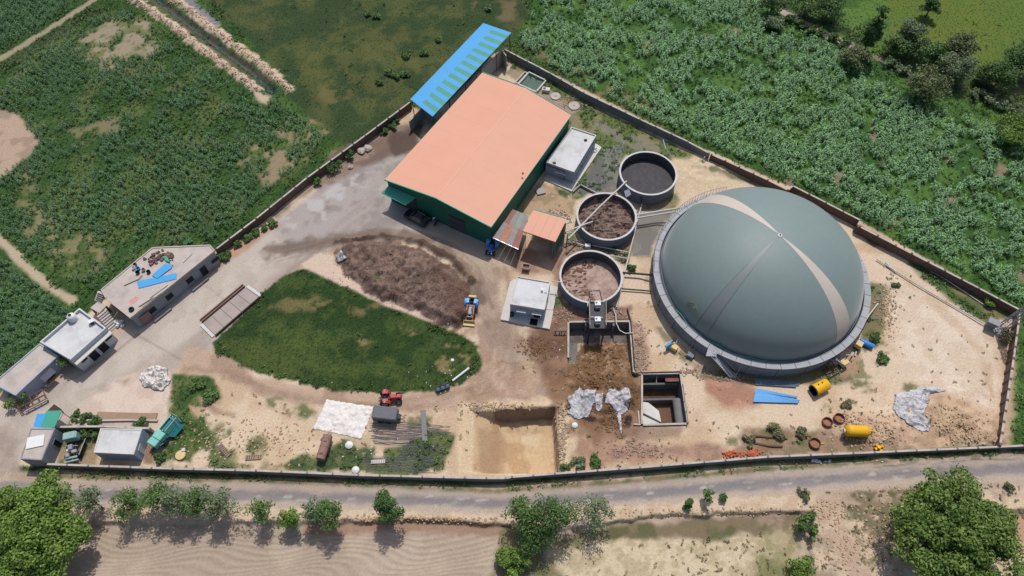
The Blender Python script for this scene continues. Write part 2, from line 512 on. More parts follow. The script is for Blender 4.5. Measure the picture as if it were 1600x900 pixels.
P([(318, 525), (345, 555), (325, 560), (290, 545)], (150, 138, 128), .8, .8, amt=.5)
P([(185, 592), (240, 575), (270, 585), (258, 690), (225, 655), (110, 652), (130, 630)], (214, 192, 172), .5, .5, 3, .9, mott=(202, 178, 158))
PL([(262, 580), (247, 690)], .35, (198, 184, 168), .1, .05)
P([(185, 595), (205, 590), (195, 603)], (152, 132, 104), .5, .5, 2, .8)
PL([(216, 524), (290, 566)], .16, (130, 118, 106), .1, .1, amt=.8)
PL([(322, 446), (352, 470)], .16, (140, 128, 116), .1, .1, amt=.7)
PL([(100, 600), (175, 555), (215, 522)], .3, (150, 128, 108), .3, .3, amt=.7)
# dirt apron at the houses
P([(335, 396), (430, 345), (440, 352), (335, 425), (300, 450), (255, 478), (215, 500)], (186, 146, 112), .6, .6, amt=.9, mott=(170, 134, 104))
P([(60, 590), (110, 565), (180, 505), (200, 515), (150, 560), (85, 600), (60, 615)], (184, 160, 138), .5, .5, amt=.9)
P([(70, 590), (90, 578), (92, 590), (74, 602)], (190, 142, 112), .3, .3)
P([(-300, 790), (-300, 690), (20, 660), (30, 720), (40, 745), (90, 760), (60, 800)], (172, 154, 138), .8, .8, mott=(158, 142, 126), cls='concrete_yard')
# track circling the lawn
P([(300, 545), (335, 545), (400, 588), (520, 612), (640, 614), (720, 596), (752, 570), (748, 520), (730, 500), (745, 440), (760, 410), (800, 420), (790, 490), (800, 560), (860, 610), (840, 640), (700, 640), (580, 645), (430, 622), (340, 590), (270, 580)],
  (186, 158, 130), .6, .8, cls='dirt_track', mott=(166, 138, 112), msc=3)
P([(740, 405), (790, 430), (800, 500), (830, 560), (800, 580), (760, 540), (745, 480)], (168, 148, 128), 1, 1, amt=.8, mott=(150, 130, 112))
P([(700, 350), (770, 395), (790, 430), (760, 440), (700, 395), (640, 362)], (176, 156, 132), 1, .8, amt=.7)
P([(780, 405), (795, 440), (790, 500), (780, 470)], (206, 184, 152), .6, .6, amt=.8)
for k in range(5):
    PL([(800, 570 + 7 * k), (830, 562 + 6 * k), (870, 572 + 6 * k), (890, 590 + 5 * k)], .4, (138, 110, 86), .3, .3, amt=.55)
P([(800, 575), (860, 580), (880, 620), (840, 625), (800, 605)], (168, 140, 112), .8, .8, amt=.6)
P([(835, 600), (862, 612), (880, 632), (868, 636)], (150, 134, 120), .5, .6, amt=.7)
for k_, (o_, w_) in enumerate(((0, .5), (9, .5), (22, .45), (31, .45), (-12, .4))):
    PL([(775 + o_ * .4, 420), (790 + o_ * .6, 470), (786 + o_, 520), (775 + o_, 565), (740 + o_, 600 + o_ * .4), (680, 622 + o_ * .4), (600, 634 + o_ * .3), (520, 632 + o_ * .3), (430, 612 + o_ * .3), (350, 582 + o_ * .4)], w_, (142, 116, 92), .4, .4, 2, amt=.45, patchy=(.3, .55, 3))
    PL([(300 + o_, 560), (340 + o_, 520), (400 + o_, 466 - o_ * .3), (470, 410 - o_ * .4), (540, 360 - o_ * .6), (590, 330 - o_)], w_, (150, 136, 124), .4, .4, 2, amt=.5, patchy=(.35, .6, 3))
for k_ in range(26):
    u_, v_ = RNG.uniform(730, 880), RNG.uniform(500, 640); r_ = RNG.uniform(5, 14)
    P([(u_ - r_, v_ + 2), (u_, v_ - r_ * .4), (u_ + r_, v_), (u_, v_ + r_ * .4)], (132, 106, 84) if k_ % 3 else (208, 184, 152), .5, 1.2, 1.6, .5, patchy=(.35, .55, 1.2))
for k_ in range(22):
    u_ = RNG.uniform(120, 600); v_ = 640 - (u_ - 100) * .66 + RNG.uniform(-26, 26); r_ = RNG.uniform(6, 18)
    P([(u_ - r_, v_ + r_ * .6), (u_, v_ - r_ * .3), (u_ + r_, v_ - r_ * .6), (u_, v_ + r_ * .3)], (158, 142, 128) if k_ % 2 else (204, 194, 184), .6, 1.2, 1.8, .5, patchy=(.35, .55, 1.4))
# lawn island
LAWN = [(440, 432), (465, 420), (485, 420), (530, 440), (600, 474), (660, 494), (705, 516), (742, 535), (754, 560), (748, 582), (722, 598), (690, 611), (620, 615), (520, 611), (430, 590), (380, 573), (338, 550), (332, 535), (400, 470)]
P(LAWN, (44, 66, 32), .25, .5, 1.2, cls='lawn', mott=(64, 82, 40), msc=2.6, mlo=.42, mhi=.62)
P([(350, 545), (440, 500), (560, 520), (640, 570), (600, 605), (430, 585)], (80, 92, 46), 1, 2, 4, .65, patchy=(.4, .62, 1.6))
P([(420, 480), (500, 462), (590, 478), (580, 490), (470, 488)], (126, 114, 76), .8, 1.4, 3, .7, patchy=(.42, .6, 2.5))
P([(350, 540), (450, 520), (560, 580), (430, 585)], (84, 96, 48), 1, 2, 5, .5)
for q in ((567, 532, 9), (633, 512, 10), (645, 522, 6), (710, 540, 10), (722, 555, 14), (705, 572, 13), (730, 568, 8), (690, 565, 8), (690, 575, 6)):
    P([(q[0] - q[2], q[1] + 2), (q[0], q[1] - q[2] * .7), (q[0] + q[2], q[1]), (q[0], q[1] + q[2] * .6)], (140, 122, 86), .4, 1.2, 1.2, .7, patchy=(.3, .5, 1.0))
# compost heap, its dark track and the pale kerb of sand below it
PL([(420, 392), (480, 385), (530, 375), (600, 366), (655, 374), (700, 398), (735, 430), (752, 470)], 2.4, (104, 86, 74), .8, 1.0, 1.5, amt=.8)
for k_ in (-5, 3, 9): PL([(430, 400 + k_), (480, 388 + k_), (530, 372 + k_ * .7), (600, 360 + k_ * .5), (660, 366 + k_ * .5), (710, 388 + k_), (748, 425 + k_), (770, 480)], .35, (140, 120, 106), .3, .4, 1.5, amt=.6)
PL([(525, 378), (600, 368), (660, 380), (705, 404), (738, 440)], .9, (70, 54, 46), .3, .6, 1.2, amt=.75, dz=.75)
P([(470, 412), (500, 395), (525, 400), (525, 430), (600, 465), (672, 492), (700, 510), (690, 510), (600, 476), (520, 438), (475, 420)], (206, 182, 158), .3, .3)
sl, x, y, m, sd = P([(522, 395), (548, 378), (600, 376), (656, 386), (705, 415), (734, 445), (744, 478), (738, 500), (722, 516), (700, 512), (640, 486), (580, 462), (536, 432)],
  (112, 91, 81), .2, .7, 1.5, cls='compost_heap', mott=(134, 112, 101), msc=1.0)
GZ[sl] += (sstep(0, 1.6, sd) * (1.1 + 2.6 * (fbm(x, y, 4, 4, 71) - .5) + 1.5 * (fbm(x, y, 1.1, 3, 72) - .5))).astype(np.float32)
P([(570, 395), (640, 395), (690, 420), (640, 430), (580, 425)], (142, 114, 98), .6, 1, 2, .5, patchy=(.4, .6, 1.2))
P([(690, 430), (735, 445), (742, 490), (715, 510), (700, 480)], (96, 72, 60), .6, .8, 2, .7)
P([(585, 435), (597, 432), (598, 444), (586, 446)], (84, 98, 58), .4, .6, 1.5, .6)
# bottom-left waste ground
P([(268, 585), (335, 592), (345, 622), (318, 645), (330, 690), (300, 726), (240, 726), (255, 690), (262, 640)], (64, 88, 46), .5, 1.2, 3, mott=(96, 108, 62), msc=2)
P([(305, 615), (330, 625), (345, 640), (370, 645), (368, 655), (335, 648), (312, 630)], (162, 136, 110), .3, .3)
P([(298, 635), (320, 640), (310, 650)], (186, 158, 122), .4, .6)
P([(410, 618), (500, 638), (500, 652), (440, 650), (415, 635)], (84, 100, 58), .6, 1.2, 3, .85, patchy=(.36, .5, 2))
P([(270, 690), (340, 660), (420, 680), (420, 735), (270, 732)], (80, 98, 54), .8, 1.8, 3, .9, patchy=(.38, .5, 2.5))
P([(340, 640), (500, 660), (490, 730), (380, 730), (340, 690)], (208, 186, 146), .8, 1.2, 3, .5, patchy=(.4, .6, 1))
P([(420, 725), (560, 690), (600, 700), (680, 670), (712, 680), (700, 712), (690, 740), (560, 742), (420, 736)], (60, 84, 46), .5, 1.2, 3, .95, mott=(92, 104, 60), msc=2, patchy=(.2, .36, 3))
P([(640, 650), (700, 650), (705, 668), (640, 672)], (88, 98, 62), .5, 1, 2, .8, patchy=(.42, .55, 2))
P([(70, 732), (400, 742), (560, 748), (560, 741), (400, 735), (70, 726)], (80, 92, 58), .4, .4, 2, .8, patchy=(.35, .5, 2))
P([(86, 670), (160, 672), (148, 726), (90, 726)], (150, 130, 98), .4, .4, amt=.9, mott=(98, 100, 64), msc=1.5)
P([(226, 690), (246, 692), (240, 726), (226, 724)], (132, 104, 84), .4, .4, amt=.9)
# muddy working area
P([(820, 515), (888, 500), (888, 560), (990, 570), (1003, 590), (1003, 672), (980, 680), (940, 690), (870, 640), (850, 600)], (128, 98, 76), .8, 1, 3, mott=(146, 114, 86), msc=2)
P([(820, 530), (880, 525), (885, 555), (830, 545)], (92, 70, 58), .6, 1, 2, .85, patchy=(.4, .55, 2))
P([(780, 380), (800, 385), (880, 390), (882, 430), (870, 480), (888, 500), (880, 520), (862, 510), (862, 430), (800, 425)], (150, 116, 92), .6, .8, 3, .9, mott=(176, 146, 116), msc=2)
P([(862, 480), (890, 470), (985, 480), (990, 505), (885, 503), (868, 515)], (150, 118, 98), .5, .6, 2, .95, mott=(124, 96, 80), msc=1)
P([(985, 500), (1010, 520), (1012, 575), (992, 580)], (176, 144, 118), .6, .8, 2, .9, mott=(148, 118, 96), msc=1)
P([(872, 660), (975, 690), (1000, 660), (1005, 720), (880, 735)], (182, 148, 116), .8, 1.2, 3, .9, mott=(160, 124, 96), msc=2.5)
P([(980, 665), (1075, 665), (1060, 685), (990, 690)], (140, 116, 98), .6, .8, 2, .75)
P([(930, 690), (1060, 690), (1160, 700), (1140, 722), (960, 726), (930, 715)], (168, 132, 106), .8, 1.2, 3, .85, mott=(146, 114, 94), msc=1.2)
P([(1100, 585), (1175, 590), (1190, 640), (1130, 640), (1105, 615)], (184, 136, 104), .6, 1, 2.5, .9, mott=(166, 118, 92), msc=2)
P([(1065, 555), (1110, 575), (1175, 595), (1160, 605), (1100, 592)], (150, 128, 108), .6, .6, amt=.8)
P([(1160, 670), (1250, 668), (1400, 690), (1410, 708), (1200, 716), (1150, 712)], (150, 122, 98), .6, .8, 2, .9, mott=(120, 106, 78), msc=1.6)
P([(1090, 590), (1180, 560), (1330, 575), (1345, 600), (1270, 600), (1180, 600)], (112, 104, 76), .5, .8, 2, .9, mott=(90, 100, 62), msc=2)
# north side between shed, tanks and wall: weeds, wet ground
P([(800, 90), (870, 130), (950, 175), (1060, 232), (1082, 240), (1060, 262), (980, 245), (940, 300), (895, 310), (900, 240), (870, 165), (790, 115)], (84, 104, 54), .6, 1, 3, .95, mott=(128, 122, 92), msc=2.5, mlo=.5, mhi=.64)
P([(800, 105), (870, 150), (905, 172), (890, 178), (800, 120)], (162, 142, 118), .5, .8, 2, .9)
P([(925, 190), (960, 200), (1030, 232), (1000, 240), (950, 215)], (134, 128, 116), .5, 1.2, 2, .7, patchy=(.4, .55, 1.5))
P([(905, 300), (940, 235), (975, 225), (968, 300), (930, 305)], (70, 72, 72), .5, .9, 2.5, .9, cls='muddy_puddle', mott=(96, 100, 88), msc=1.6)
P([(985, 335), (1055, 326), (1030, 360), (1016, 400), (985, 400)], (106, 104, 98), .5, .5, 2.5, .95, cls='muddy_puddle', mott=(92, 90, 84), msc=3)
P([(1050, 245), (1110, 262), (1170, 300), (1090, 300), (1045, 315), (1040, 290)], (206, 184, 148), .7, 1, 3, .95)
P([(1085, 245), (1200, 292), (1225, 300), (1150, 285), (1080, 258)], (92, 98, 62), .5, 1, 2, .8, patchy=(.4, .55, 2))
P([(1010, 305), (1060, 300), (1060, 330), (1000, 330)], (86, 100, 56), .5, .8, 2, .85, mott=(140, 122, 88), msc=1.5)
P([(810, 300), (850, 285), (900, 312), (900, 340), (850, 330), (800, 340)], (178, 150, 116), .5, .7, 2, .95, mott=(152, 132, 98), msc=2)
P([(868, 292), (895, 300), (885, 312), (870, 305)], (74, 94, 52), .4, .6, 2, .9)
P([(880, 375), (900, 350), (905, 380), (890, 390)], (82, 100, 56), .4, .6, 2, .9)
P([(878, 380), (990, 375), (985, 395), (880, 405), (872, 420)], (120, 96, 82), .4, .5, 2, .95, mott=(152, 128, 108), msc=.8)
P([(950, 385), (985, 390), (982, 415), (965, 410)], (66, 88, 46), .4, .5, 2, .9)
P([(862, 460), (878, 462), (882, 478), (866, 480)], (72, 92, 52), .4, .5, 2, .9)
P([(1010, 430), (1020, 470), (1050, 530), (1080, 560), (1070, 570), (1030, 530), (1008, 480)], (92, 96, 66), .5, .8, 2, .75, patchy=(.42, .56, 1.5))
# east side
P([(1362, 380), (1400, 395), (1540, 505), (1600, 490), (1560, 470), (1400, 385), (1345, 350), (1335, 360)], (94, 100, 60), .5, .8, 2.5, .95, mott=(132, 116, 82), msc=2)
P([(1410, 410), (1430, 405), (1540, 490), (1530, 500)], (70, 96, 48), .5, .7, 2, .9)
P([(1355, 440), (1390, 445), (1385, 490), (1370, 540), (1345, 545), (1350, 500)], (108, 100, 70), .5, 1, 2, .85, mott=(78, 98, 54), msc=1.8)
P([(1340, 545), (1380, 530), (1392, 545), (1360, 590), (1330, 605), (1325, 590)], (110, 112, 74), .5, 1, 2, .8, patchy=(.4, .52, 1.8))
P([(1320, 550), (1345, 545), (1340, 580), (1310, 590)], (170, 138, 108), .5, .7, amt=.9)
PL([(1575, 540), (1572, 600), (1560, 690)], 2.4, (192, 164, 130), .8, .8, amt=.9)
P([(1420, 640), (1540, 610), (1570, 690), (1480, 698), (1400, 698)], (192, 162, 126), .8, 1.4, 3, .9, mott=(172, 142, 108), msc=1.6)
P([(1330, 640), (1400, 650), (1450, 690), (1380, 700), (1340, 670)], (196, 166, 134), .8, 1, 3, .9, mott=(180, 150, 120), msc=1.4)
for q in ((1290, 640, 12), (1330, 630, 14), (1360, 610, 10), (1420, 605, 10), (1345, 600, 12), (1250, 690, 14), (1210, 672, 16), (1240, 680, 12), (1150, 690, 10), (1365, 520, 14), (1375, 565, 14), (1100, 540, 10), (1360, 450, 12), (1400, 445, 8), (1405, 470, 6)):
    P([(q[0] - q[2], q[1] + 3), (q[0], q[1] - q[2] * .5), (q[0] + q[2], q[1]), (q[0], q[1] + q[2] * .5)], (92, 100, 62), .4, .9, 1.6, .85, patchy=(.35, .5, 1.2))
P([(500, 640), (500, 655), (560, 700), (600, 690), (520, 660)], (190, 166, 128), .5, .6)
P([(1375, 415), (1420, 430), (1545, 515), (1560, 600), (1545, 640), (1440, 600), (1390, 560), (1400, 500)], (218, 200, 176), 1.2, 1.6, 3, .8, mott=(206, 186, 158), msc=2)
# long faint tracks in the sand
for k in range(4):
    PL([(1390 + 6 * k, 420), (1440 + 6 * k, 462), (1520 + 8 * k, 540 + 4 * k), (1550, 620)], .35, (188, 160, 124), .4, .3, amt=.6)
P([(1170, 640), (1290, 620), (1300, 650), (1180, 668)], (212, 190, 156), 1, 1, amt=.7)

# --- road, verge, fields on the near side
P([(-300, 800), (-300, 748), (70, 734), (400, 747), (760, 760), (800, 757), (1200, 726), (1600, 708), (2000, 690), (2000, 770), (1600, 790), (1200, 800), (1000, 815), (780, 835), (540, 825), (100, 820)],
  (190, 168, 142), .3, .3, cls='sandy_ground', mott=(174, 152, 128), msc=3)
P([(70, 737), (400, 747), (560, 752), (760, 765), (800, 762), (1000, 747), (1200, 729), (1600, 707), (1600, 712), (1200, 737), (1000, 756), (780, 775), (560, 764), (400, 756), (90, 748)], (86, 98, 58), .35, .6, 2, .9, mott=(128, 112, 82), msc=1.6)
P([(-300, 752), (80, 752), (400, 756), (600, 765), (780, 772), (1000, 756), (1200, 738), (1600, 716), (2000, 690), (2000, 722), (1600, 745), (1400, 754), (1200, 770), (1000, 786), (780, 800), (560, 793), (350, 785), (200, 786), (90, 790), (-300, 800)],
  (158, 147, 140), .35, .3, cls='road', mott=(146, 138, 134), msc=3)
for off, w, rgb in ((0, 1.5, (126, 121, 122)), (8, .8, (140, 133, 130))):
    PL([(90, 768 + off), (400, 770 + off), (600, 777 + off), (780, 786 + off), (1000, 771 + off), (1200, 752 + off), (1400, 738 + off), (1640, 724 + off)], w, rgb, .7, .4, amt=.8)
PL([(90, 758), (400, 760), (600, 768), (780, 776), (1000, 760), (1200, 742), (1600, 718)], 1.0, (180, 162, 142), .5, .5, amt=.8)
PL([(90, 789), (350, 787), (560, 793), (780, 800), (1000, 787), (1200, 771), (1400, 755), (1640, 744)], 1.0, (186, 168, 146), .4, .4, amt=.9)
for k in range(70):
    u = RNG.uniform(90, 1590); v = np.interp(u, [90, 400, 780, 1200, 1600], [770, 772, 788, 754, 728]) + RNG.uniform(-9, 9); w = RNG.uniform(3, 12)
    P([(u - w, v + 1), (u, v - 1.2), (u + w, v - .5), (u, v + 1.2)], (188, 180, 172), .15, .3, .8, RNG.uniform(.3, .8))
P([(180, 795), (230, 790), (540, 795), (780, 804), (1000, 790), (1200, 774), (1280, 768), (1270, 800), (1200, 806), (1000, 812), (900, 835), (780, 818), (540, 812), (180, 815)], (206, 184, 152), .3, .5, 2, mott=(194, 168, 134), msc=2)
# lower fields: ground drops off behind a crumbling edge
EDGE = [(-300, 818), (120, 818), (300, 816), (480, 818), (560, 816), (600, 812), (640, 811), (700, 814), (760, 820), (800, 822), (880, 826), (960, 814), (1050, 806), (1200, 800), (1270, 798)]
LOW = EDGE + [(1270, 900), (1270, 1100), (-300, 1100)]
sl, x, y, m, sd = noisy_mask(XY(LOW), .25, .5, 1.8, 501)
GZ[sl] -= (.75 * sstep(-.25, .3, sd)).astype(np.float32)
P(LOW, (172, 153, 130), .25, .4, 2, cls='ploughed_field', mott=(182, 163, 139), msc=5)
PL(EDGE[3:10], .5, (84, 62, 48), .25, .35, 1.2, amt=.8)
PL([(u, v + 8) for u, v in EDGE[3:10]], 1.6, (150, 116, 88), .5, .5, 1.5, amt=.75)
sl = (slice(0, int(np.searchsorted(YS, 36))), slice(0, len(XS)))
x, y = GX[sl], GY[sl]
ph = y + 5.0 * fbm(x, y, 26, 2, 77) + 1.1 * fbm(x, y, 9, 2, 78)
ph = ph + .9 * np.sin(x * 2 * PI / 21 + 1.5 * np.sin(y * .5)) * np.clip((27 - y) / 6, 0, 1)
ph = ph * 2 * PI / .66
pl = (GK[sl] == CI['ploughed_field']) * sstep(-.2, 1.5, sdist(XY([(130, 822), (780, 826), (770, 1100), (-300, 1100), (-100, 830)]), x, y))
GZ[sl] += (pl * (.062 * np.sin(ph) + .04 * (fbm(x, y, .5, 2, 79) - .5))).astype(np.float32)
GC[sl] *= (1 + .06 * pl * np.sin(ph + .6))[..., None].astype(np.float32)
# stubble field with weedy margin, then waste ground
P([(850, 848), (950, 838), (1060, 836), (1200, 832), (1240, 850), (1255, 900), (1250, 1100), (800, 1100), (850, 880)], (204, 186, 150), .5, .8, 3, cls='stubble_field', mott=(184, 166, 128), msc=.9)
P([(780, 830), (900, 830), (960, 838), (860, 860), (870, 900), (780, 900)], (120, 112, 78), .8, 1.2, 2.5, .85, mott=(92, 98, 62), msc=1.5)
P([(900, 832), (960, 820), (1060, 812), (1190, 802), (1260, 800), (1245, 830), (1200, 832), (1100, 840), (1050, 840), (960, 842)], (122, 108, 84), .5, .8, 2.5, .95, mott=(94, 94, 62), msc=2.2)
P([(1180, 800), (1260, 790), (1290, 800), (1260, 840), (1200, 838)], (168, 142, 118), .8, 1, 2.5, .7, patchy=(.42, .58, 2))
P([(1180, 840), (1250, 820), (1258, 860), (1190, 900)], (172, 156, 118), .8, .8, 2.5, .8, mott=(136, 130, 90), msc=1.2)
P([(1190, 870), (1260, 880), (1260, 910), (1180, 910)], (104, 112, 64), .8, 1, 2.5, .8)
P([(1262, 790), (1330, 785), (1450, 770), (1640, 760), (2000, 760), (2000, 1100), (1250, 1100), (1258, 860)], (202, 180, 148), .6, .8, 3, cls='sandy_ground', mott=(176, 152, 126), msc=2)
P([(1275, 780), (1310, 775), (1320, 830), (1345, 860), (1365, 910), (1330, 910), (1300, 860), (1280, 820)], (184, 158, 130), .7, .6, 2.5, .9, cls='dirt_track', mott=(198, 174, 144))
P([(1320, 790), (1430, 770), (1440, 800), (1400, 850), (1400, 910), (1370, 910), (1350, 860), (1330, 830)], (122, 108, 84), .8, 1.2, 2, .85, patchy=(.38, .52, 1.6), mott=(92, 92, 64))
P([(1325, 765), (1430, 762), (1430, 775), (1325, 782)], (94, 92, 62), .4, .8, 2, .85, patchy=(.36, .5, 1.5))
P([(1270, 820), (1300, 850), (1310, 910), (1260, 910)], (148, 134, 106), .7, 1, 2, .7, patchy=(.4, .55, 1.5))
P([(1575, 780), (1640, 775), (1640, 820), (1580, 820)], (206, 182, 148), .4, .6)
P([(1560, 805), (1650, 800), (1650, 850), (1560, 850)], (180, 142, 108), .6, .8)
PL([(1570, 800), (1610, 798), (1650, 796)], .6, (70, 54, 42), .3, .3, amt=.8)

# --- pits and heaps
def steep(poly, z, wall=.22, ramp=None):
    """lower the ground inside poly to z; ramp = (a, b): from 0 at a to full depth at b"""
    sl = region(poly, 1.5); x, y = GX[sl], GY[sl]
    sd = sdist(poly, x, y) + .12 * (fbm(x, y, .9, 2, 88) - .5)
    d = sstep(-wall, wall, sd)
    if ramp:
        (ax, ay), (bx, by) = ramp
        d = d * np.clip(((x - ax) * (bx - ax) + (y - ay) * (by - ay)) / ((bx - ax) ** 2 + (by - ay) ** 2), 0, 1)
    GZ[sl] += (z * d).astype(np.float32)
    return sl, x, y, sd


PIT = [(742, 645), (790, 644), (866, 641), (872, 734), (738, 736)]
P([(720, 630), (890, 625), (900, 700), (885, 738), (715, 738)], (214, 190, 152), .5, .6, 2, .95)
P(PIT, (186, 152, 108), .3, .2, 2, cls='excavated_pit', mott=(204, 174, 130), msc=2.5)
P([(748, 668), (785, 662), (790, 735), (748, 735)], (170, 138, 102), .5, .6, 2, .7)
P([(812, 668), (845, 668), (845, 686), (815, 680)], (212, 188, 148), .3, .4, 2, .9)
P([(720, 640), (800, 632), (866, 634), (866, 640), (740, 648), (735, 732), (722, 732)], (206, 178, 138), .3, .5, 1.5, .8)
PL([(775, 644.5), (820, 643), (868, 641)], .9, (148, 120, 92), .15, .15, 1, amt=.9)  # north cut wall: its shade is painted into the soil as a darker band
PL([(868.5, 642), (871, 690), (874, 736)], .7, (160, 132, 104), .15, .15, 1, amt=.8)  # east cut wall: shading likewise put into the ground colour
p1 = [(G(738, 645).x, G(738, 645).y), (G(866, 641).x, G(866, 641).y), (G(873, 738).x, G(873, 738).y), (G(736, 738).x, G(736, 738).y)]
steep(p1, -3.0, .2, ((G(738, 690).x, 0), (G(782, 690).x, 0)))
for c, r, h in (((790, 634), 3.2, .5), ((850, 630), 3.5, .55), ((882, 690), 2.2, .35), ((1490, 660), 5.5, .9), ((1530, 680), 4, .7), ((1380, 685), 4.5, .8), ((1350, 668), 3, .5), ((1095, 268), 5, .6), ((1160, 700), 3, .4)):
    q = G(*c); sl = region([(q.x, q.y)], r * 2)
    x, y = GX[sl], GY[sl]; d = np.hypot((x - q.x) / 1.5, y - q.y) / r
    GZ[sl] += (h * np.exp(-d * d * 1.6) * (1 + 1.6 * (fbm(x, y, 1.3, 4, 61) - .5))).astype(np.float32)
# concrete bunker with brown silage sloping out of it
BUNK = [(888, 503), (984, 502), (991, 583), (1003, 584), (1003, 600), (889, 600)]
bw = XY(BUNK)
BY0 = G(930, 503).y
steep(XY([(888, 503), (984, 502), (990, 575), (1002, 600), (889, 600)]), -2.0, .12, ((0, G(930, 606).y), (0, G(930, 545).y)))
P([(888, 503), (984, 502), (988, 527), (889, 527)], (98, 88, 84), .15, .1, 2, mott=(122, 112, 106), msc=1)
sl, x, y, m, sd = P([(905, 528), (985, 524), (991, 575), (1003, 590), (1000, 640), (960, 655), (890, 640), (885, 600), (893, 570)], (122, 94, 68), .4, .8, 1.5, cls='silage_heap', mott=(150, 120, 88), msc=1.1)
GZ[sl] += (sstep(0, 2.2, sd) * (1.0 + 2.2 * (fbm(x, y, 2.4, 4, 66) - .5) + 1.2 * (fbm(x, y, .8, 3, 67) - .5))).astype(np.float32)
P([(888, 527), (905, 526), (902, 555), (889, 560)], (112, 106, 104), .2, .3, 1.5, .9)
P([(900, 590), (990, 585), (995, 612), (900, 612)], (104, 76, 54), .7, .8, 2, .75)
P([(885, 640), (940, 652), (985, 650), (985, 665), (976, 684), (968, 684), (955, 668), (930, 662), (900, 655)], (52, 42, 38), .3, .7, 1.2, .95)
P([(850, 600), (895, 595), (905, 640), (890, 655), (862, 632)], (112, 86, 66), .8, 1.4, 2, .75, mott=(140, 110, 84), msc=1.4, patchy=(.25, .45, 2))
P([(890, 655), (960, 662), (1000, 662), (1002, 684), (930, 692), (885, 675)], (128, 98, 76), .8, 1.4, 2, .8, mott=(152, 120, 92), msc=1.4)
P([(820, 505), (888, 500), (890, 590), (850, 590), (815, 560)], (112, 86, 68), .9, 1.6, 2, .6, patchy=(.35, .55, 2))
# second pit
PIT2 = [(1004, 586), (1063, 584), (1075, 662), (1004, 664)]
p2 = XY(PIT2)
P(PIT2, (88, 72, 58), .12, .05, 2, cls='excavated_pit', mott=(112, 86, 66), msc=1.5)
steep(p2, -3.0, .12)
q = XY([(1004, 640), (1036, 640), (1036, 664), (1004, 664)], -2)
P([(889, 527), (902, 527), (902, 560), (889, 562)], (118, 114, 114), .2, .3, 1.5, .8)

GZ = GZ.astype(np.float32)
for k in ('road', 'concrete_yard'):
    mk = GK == CI[k]
    GZ[mk] = GZ[mk] * .35 + (.02 if k == 'road' else .0)


def hgt(x, y):
    i = np.clip(np.searchsorted(XS, x), 1, len(XS) - 1); j = np.clip(np.searchsorted(YS, y), 1, len(YS) - 1)
    i0, j0 = i - 1, j - 1
    fx = np.clip((x - XS[i0]) / (XS[i] - XS[i0]), 0, 1); fy = np.clip((y - YS[j0]) / (YS[j] - YS[j0]), 0, 1)
    return (GZ[j0, i0] * (1 - fx) + GZ[j0, i] * fx) * (1 - fy) + (GZ[j, i0] * (1 - fx) + GZ[j, i] * fx) * fy


def gcol(x, y):
    return GC[np.clip(np.searchsorted(YS, y), 0, len(YS) - 1), np.clip(np.searchsorted(XS, x), 0, len(XS) - 1)]


def zg(p):
    return float(hgt(np.array([p[0]]), np.array([p[1]]))[0])


def GG(u, v, dz=0.0):
    """point on the real ground surface below pixel (u, v)"""
    p = G(u, v)
    for _ in range(3): p = G(u, v, zg(p))
    p.z += dz
    return p


def build_ground():
    ny, nx = SH
    vid = np.arange(ny * nx).reshape(SH)
    q = np.stack([vid[:-1, :-1], vid[:-1, 1:], vid[1:, 1:], vid[1:, :-1]], -1).reshape(-1, 4)
    k = GK[:-1, :-1].reshape(-1)
    pos = np.stack([GX, GY, GZ], -1).reshape(-1, 3).astype(np.float32)
    col = np.concatenate([GC.reshape(-1, 3), np.ones((ny * nx, 1), np.float32)], 1)
    gm = ground_mat('bare_earth')
    mats = {'road': ground_mat('worn_asphalt', .14, .25), 'concrete_yard': ground_mat('dusty_concrete', .12, .2), 'lawn': ground_mat('grass_soil', .4, .6),
            'compost_heap': ground_mat('compost', .45, .9), 'muddy_puddle': ground_mat('wet_mud', .2, .04, .55, .25), 'irrigation_ditch': ground_mat('ditch_water', .15, .05, .45, .3),
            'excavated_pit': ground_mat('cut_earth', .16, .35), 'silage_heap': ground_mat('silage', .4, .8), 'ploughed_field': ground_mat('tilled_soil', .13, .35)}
    for c, name in enumerate(CLS):
        f = q[k == c]
        if not len(f): continue
        u, inv = np.unique(f, return_inverse=True)
        inv = inv.reshape(-1)
        me = bpy.data.meshes.new(name)
        me.vertices.add(len(u)); me.vertices.foreach_set('co', pos[u].ravel())
        me.loops.add(len(inv)); me.loops.foreach_set('vertex_index', inv.astype(np.int32))
        n = len(f)
        me.polygons.add(n); me.polygons.foreach_set('loop_start', np.arange(0, 4 * n, 4, dtype=np.int32))
        me.polygons.foreach_set('use_smooth', np.ones(n, bool))
        me.update(calc_edges=True)
        ca = me.color_attributes.new('Col', 'FLOAT_COLOR', 'POINT'); ca.data.foreach_set('color', col[u].ravel())
        me.materials.append(mats.get(name, gm))
        o = link(name, me)
        if name == 'compost_heap': tag(o, 'large brown compost heap with a lumpy top beside the green lawn', 'compost heap')
        elif name == 'silage_heap': tag(o, 'brown heap of silage sloping out of the concrete bunker', 'silage heap')
        else: o['kind'] = 'structure'


build_ground()

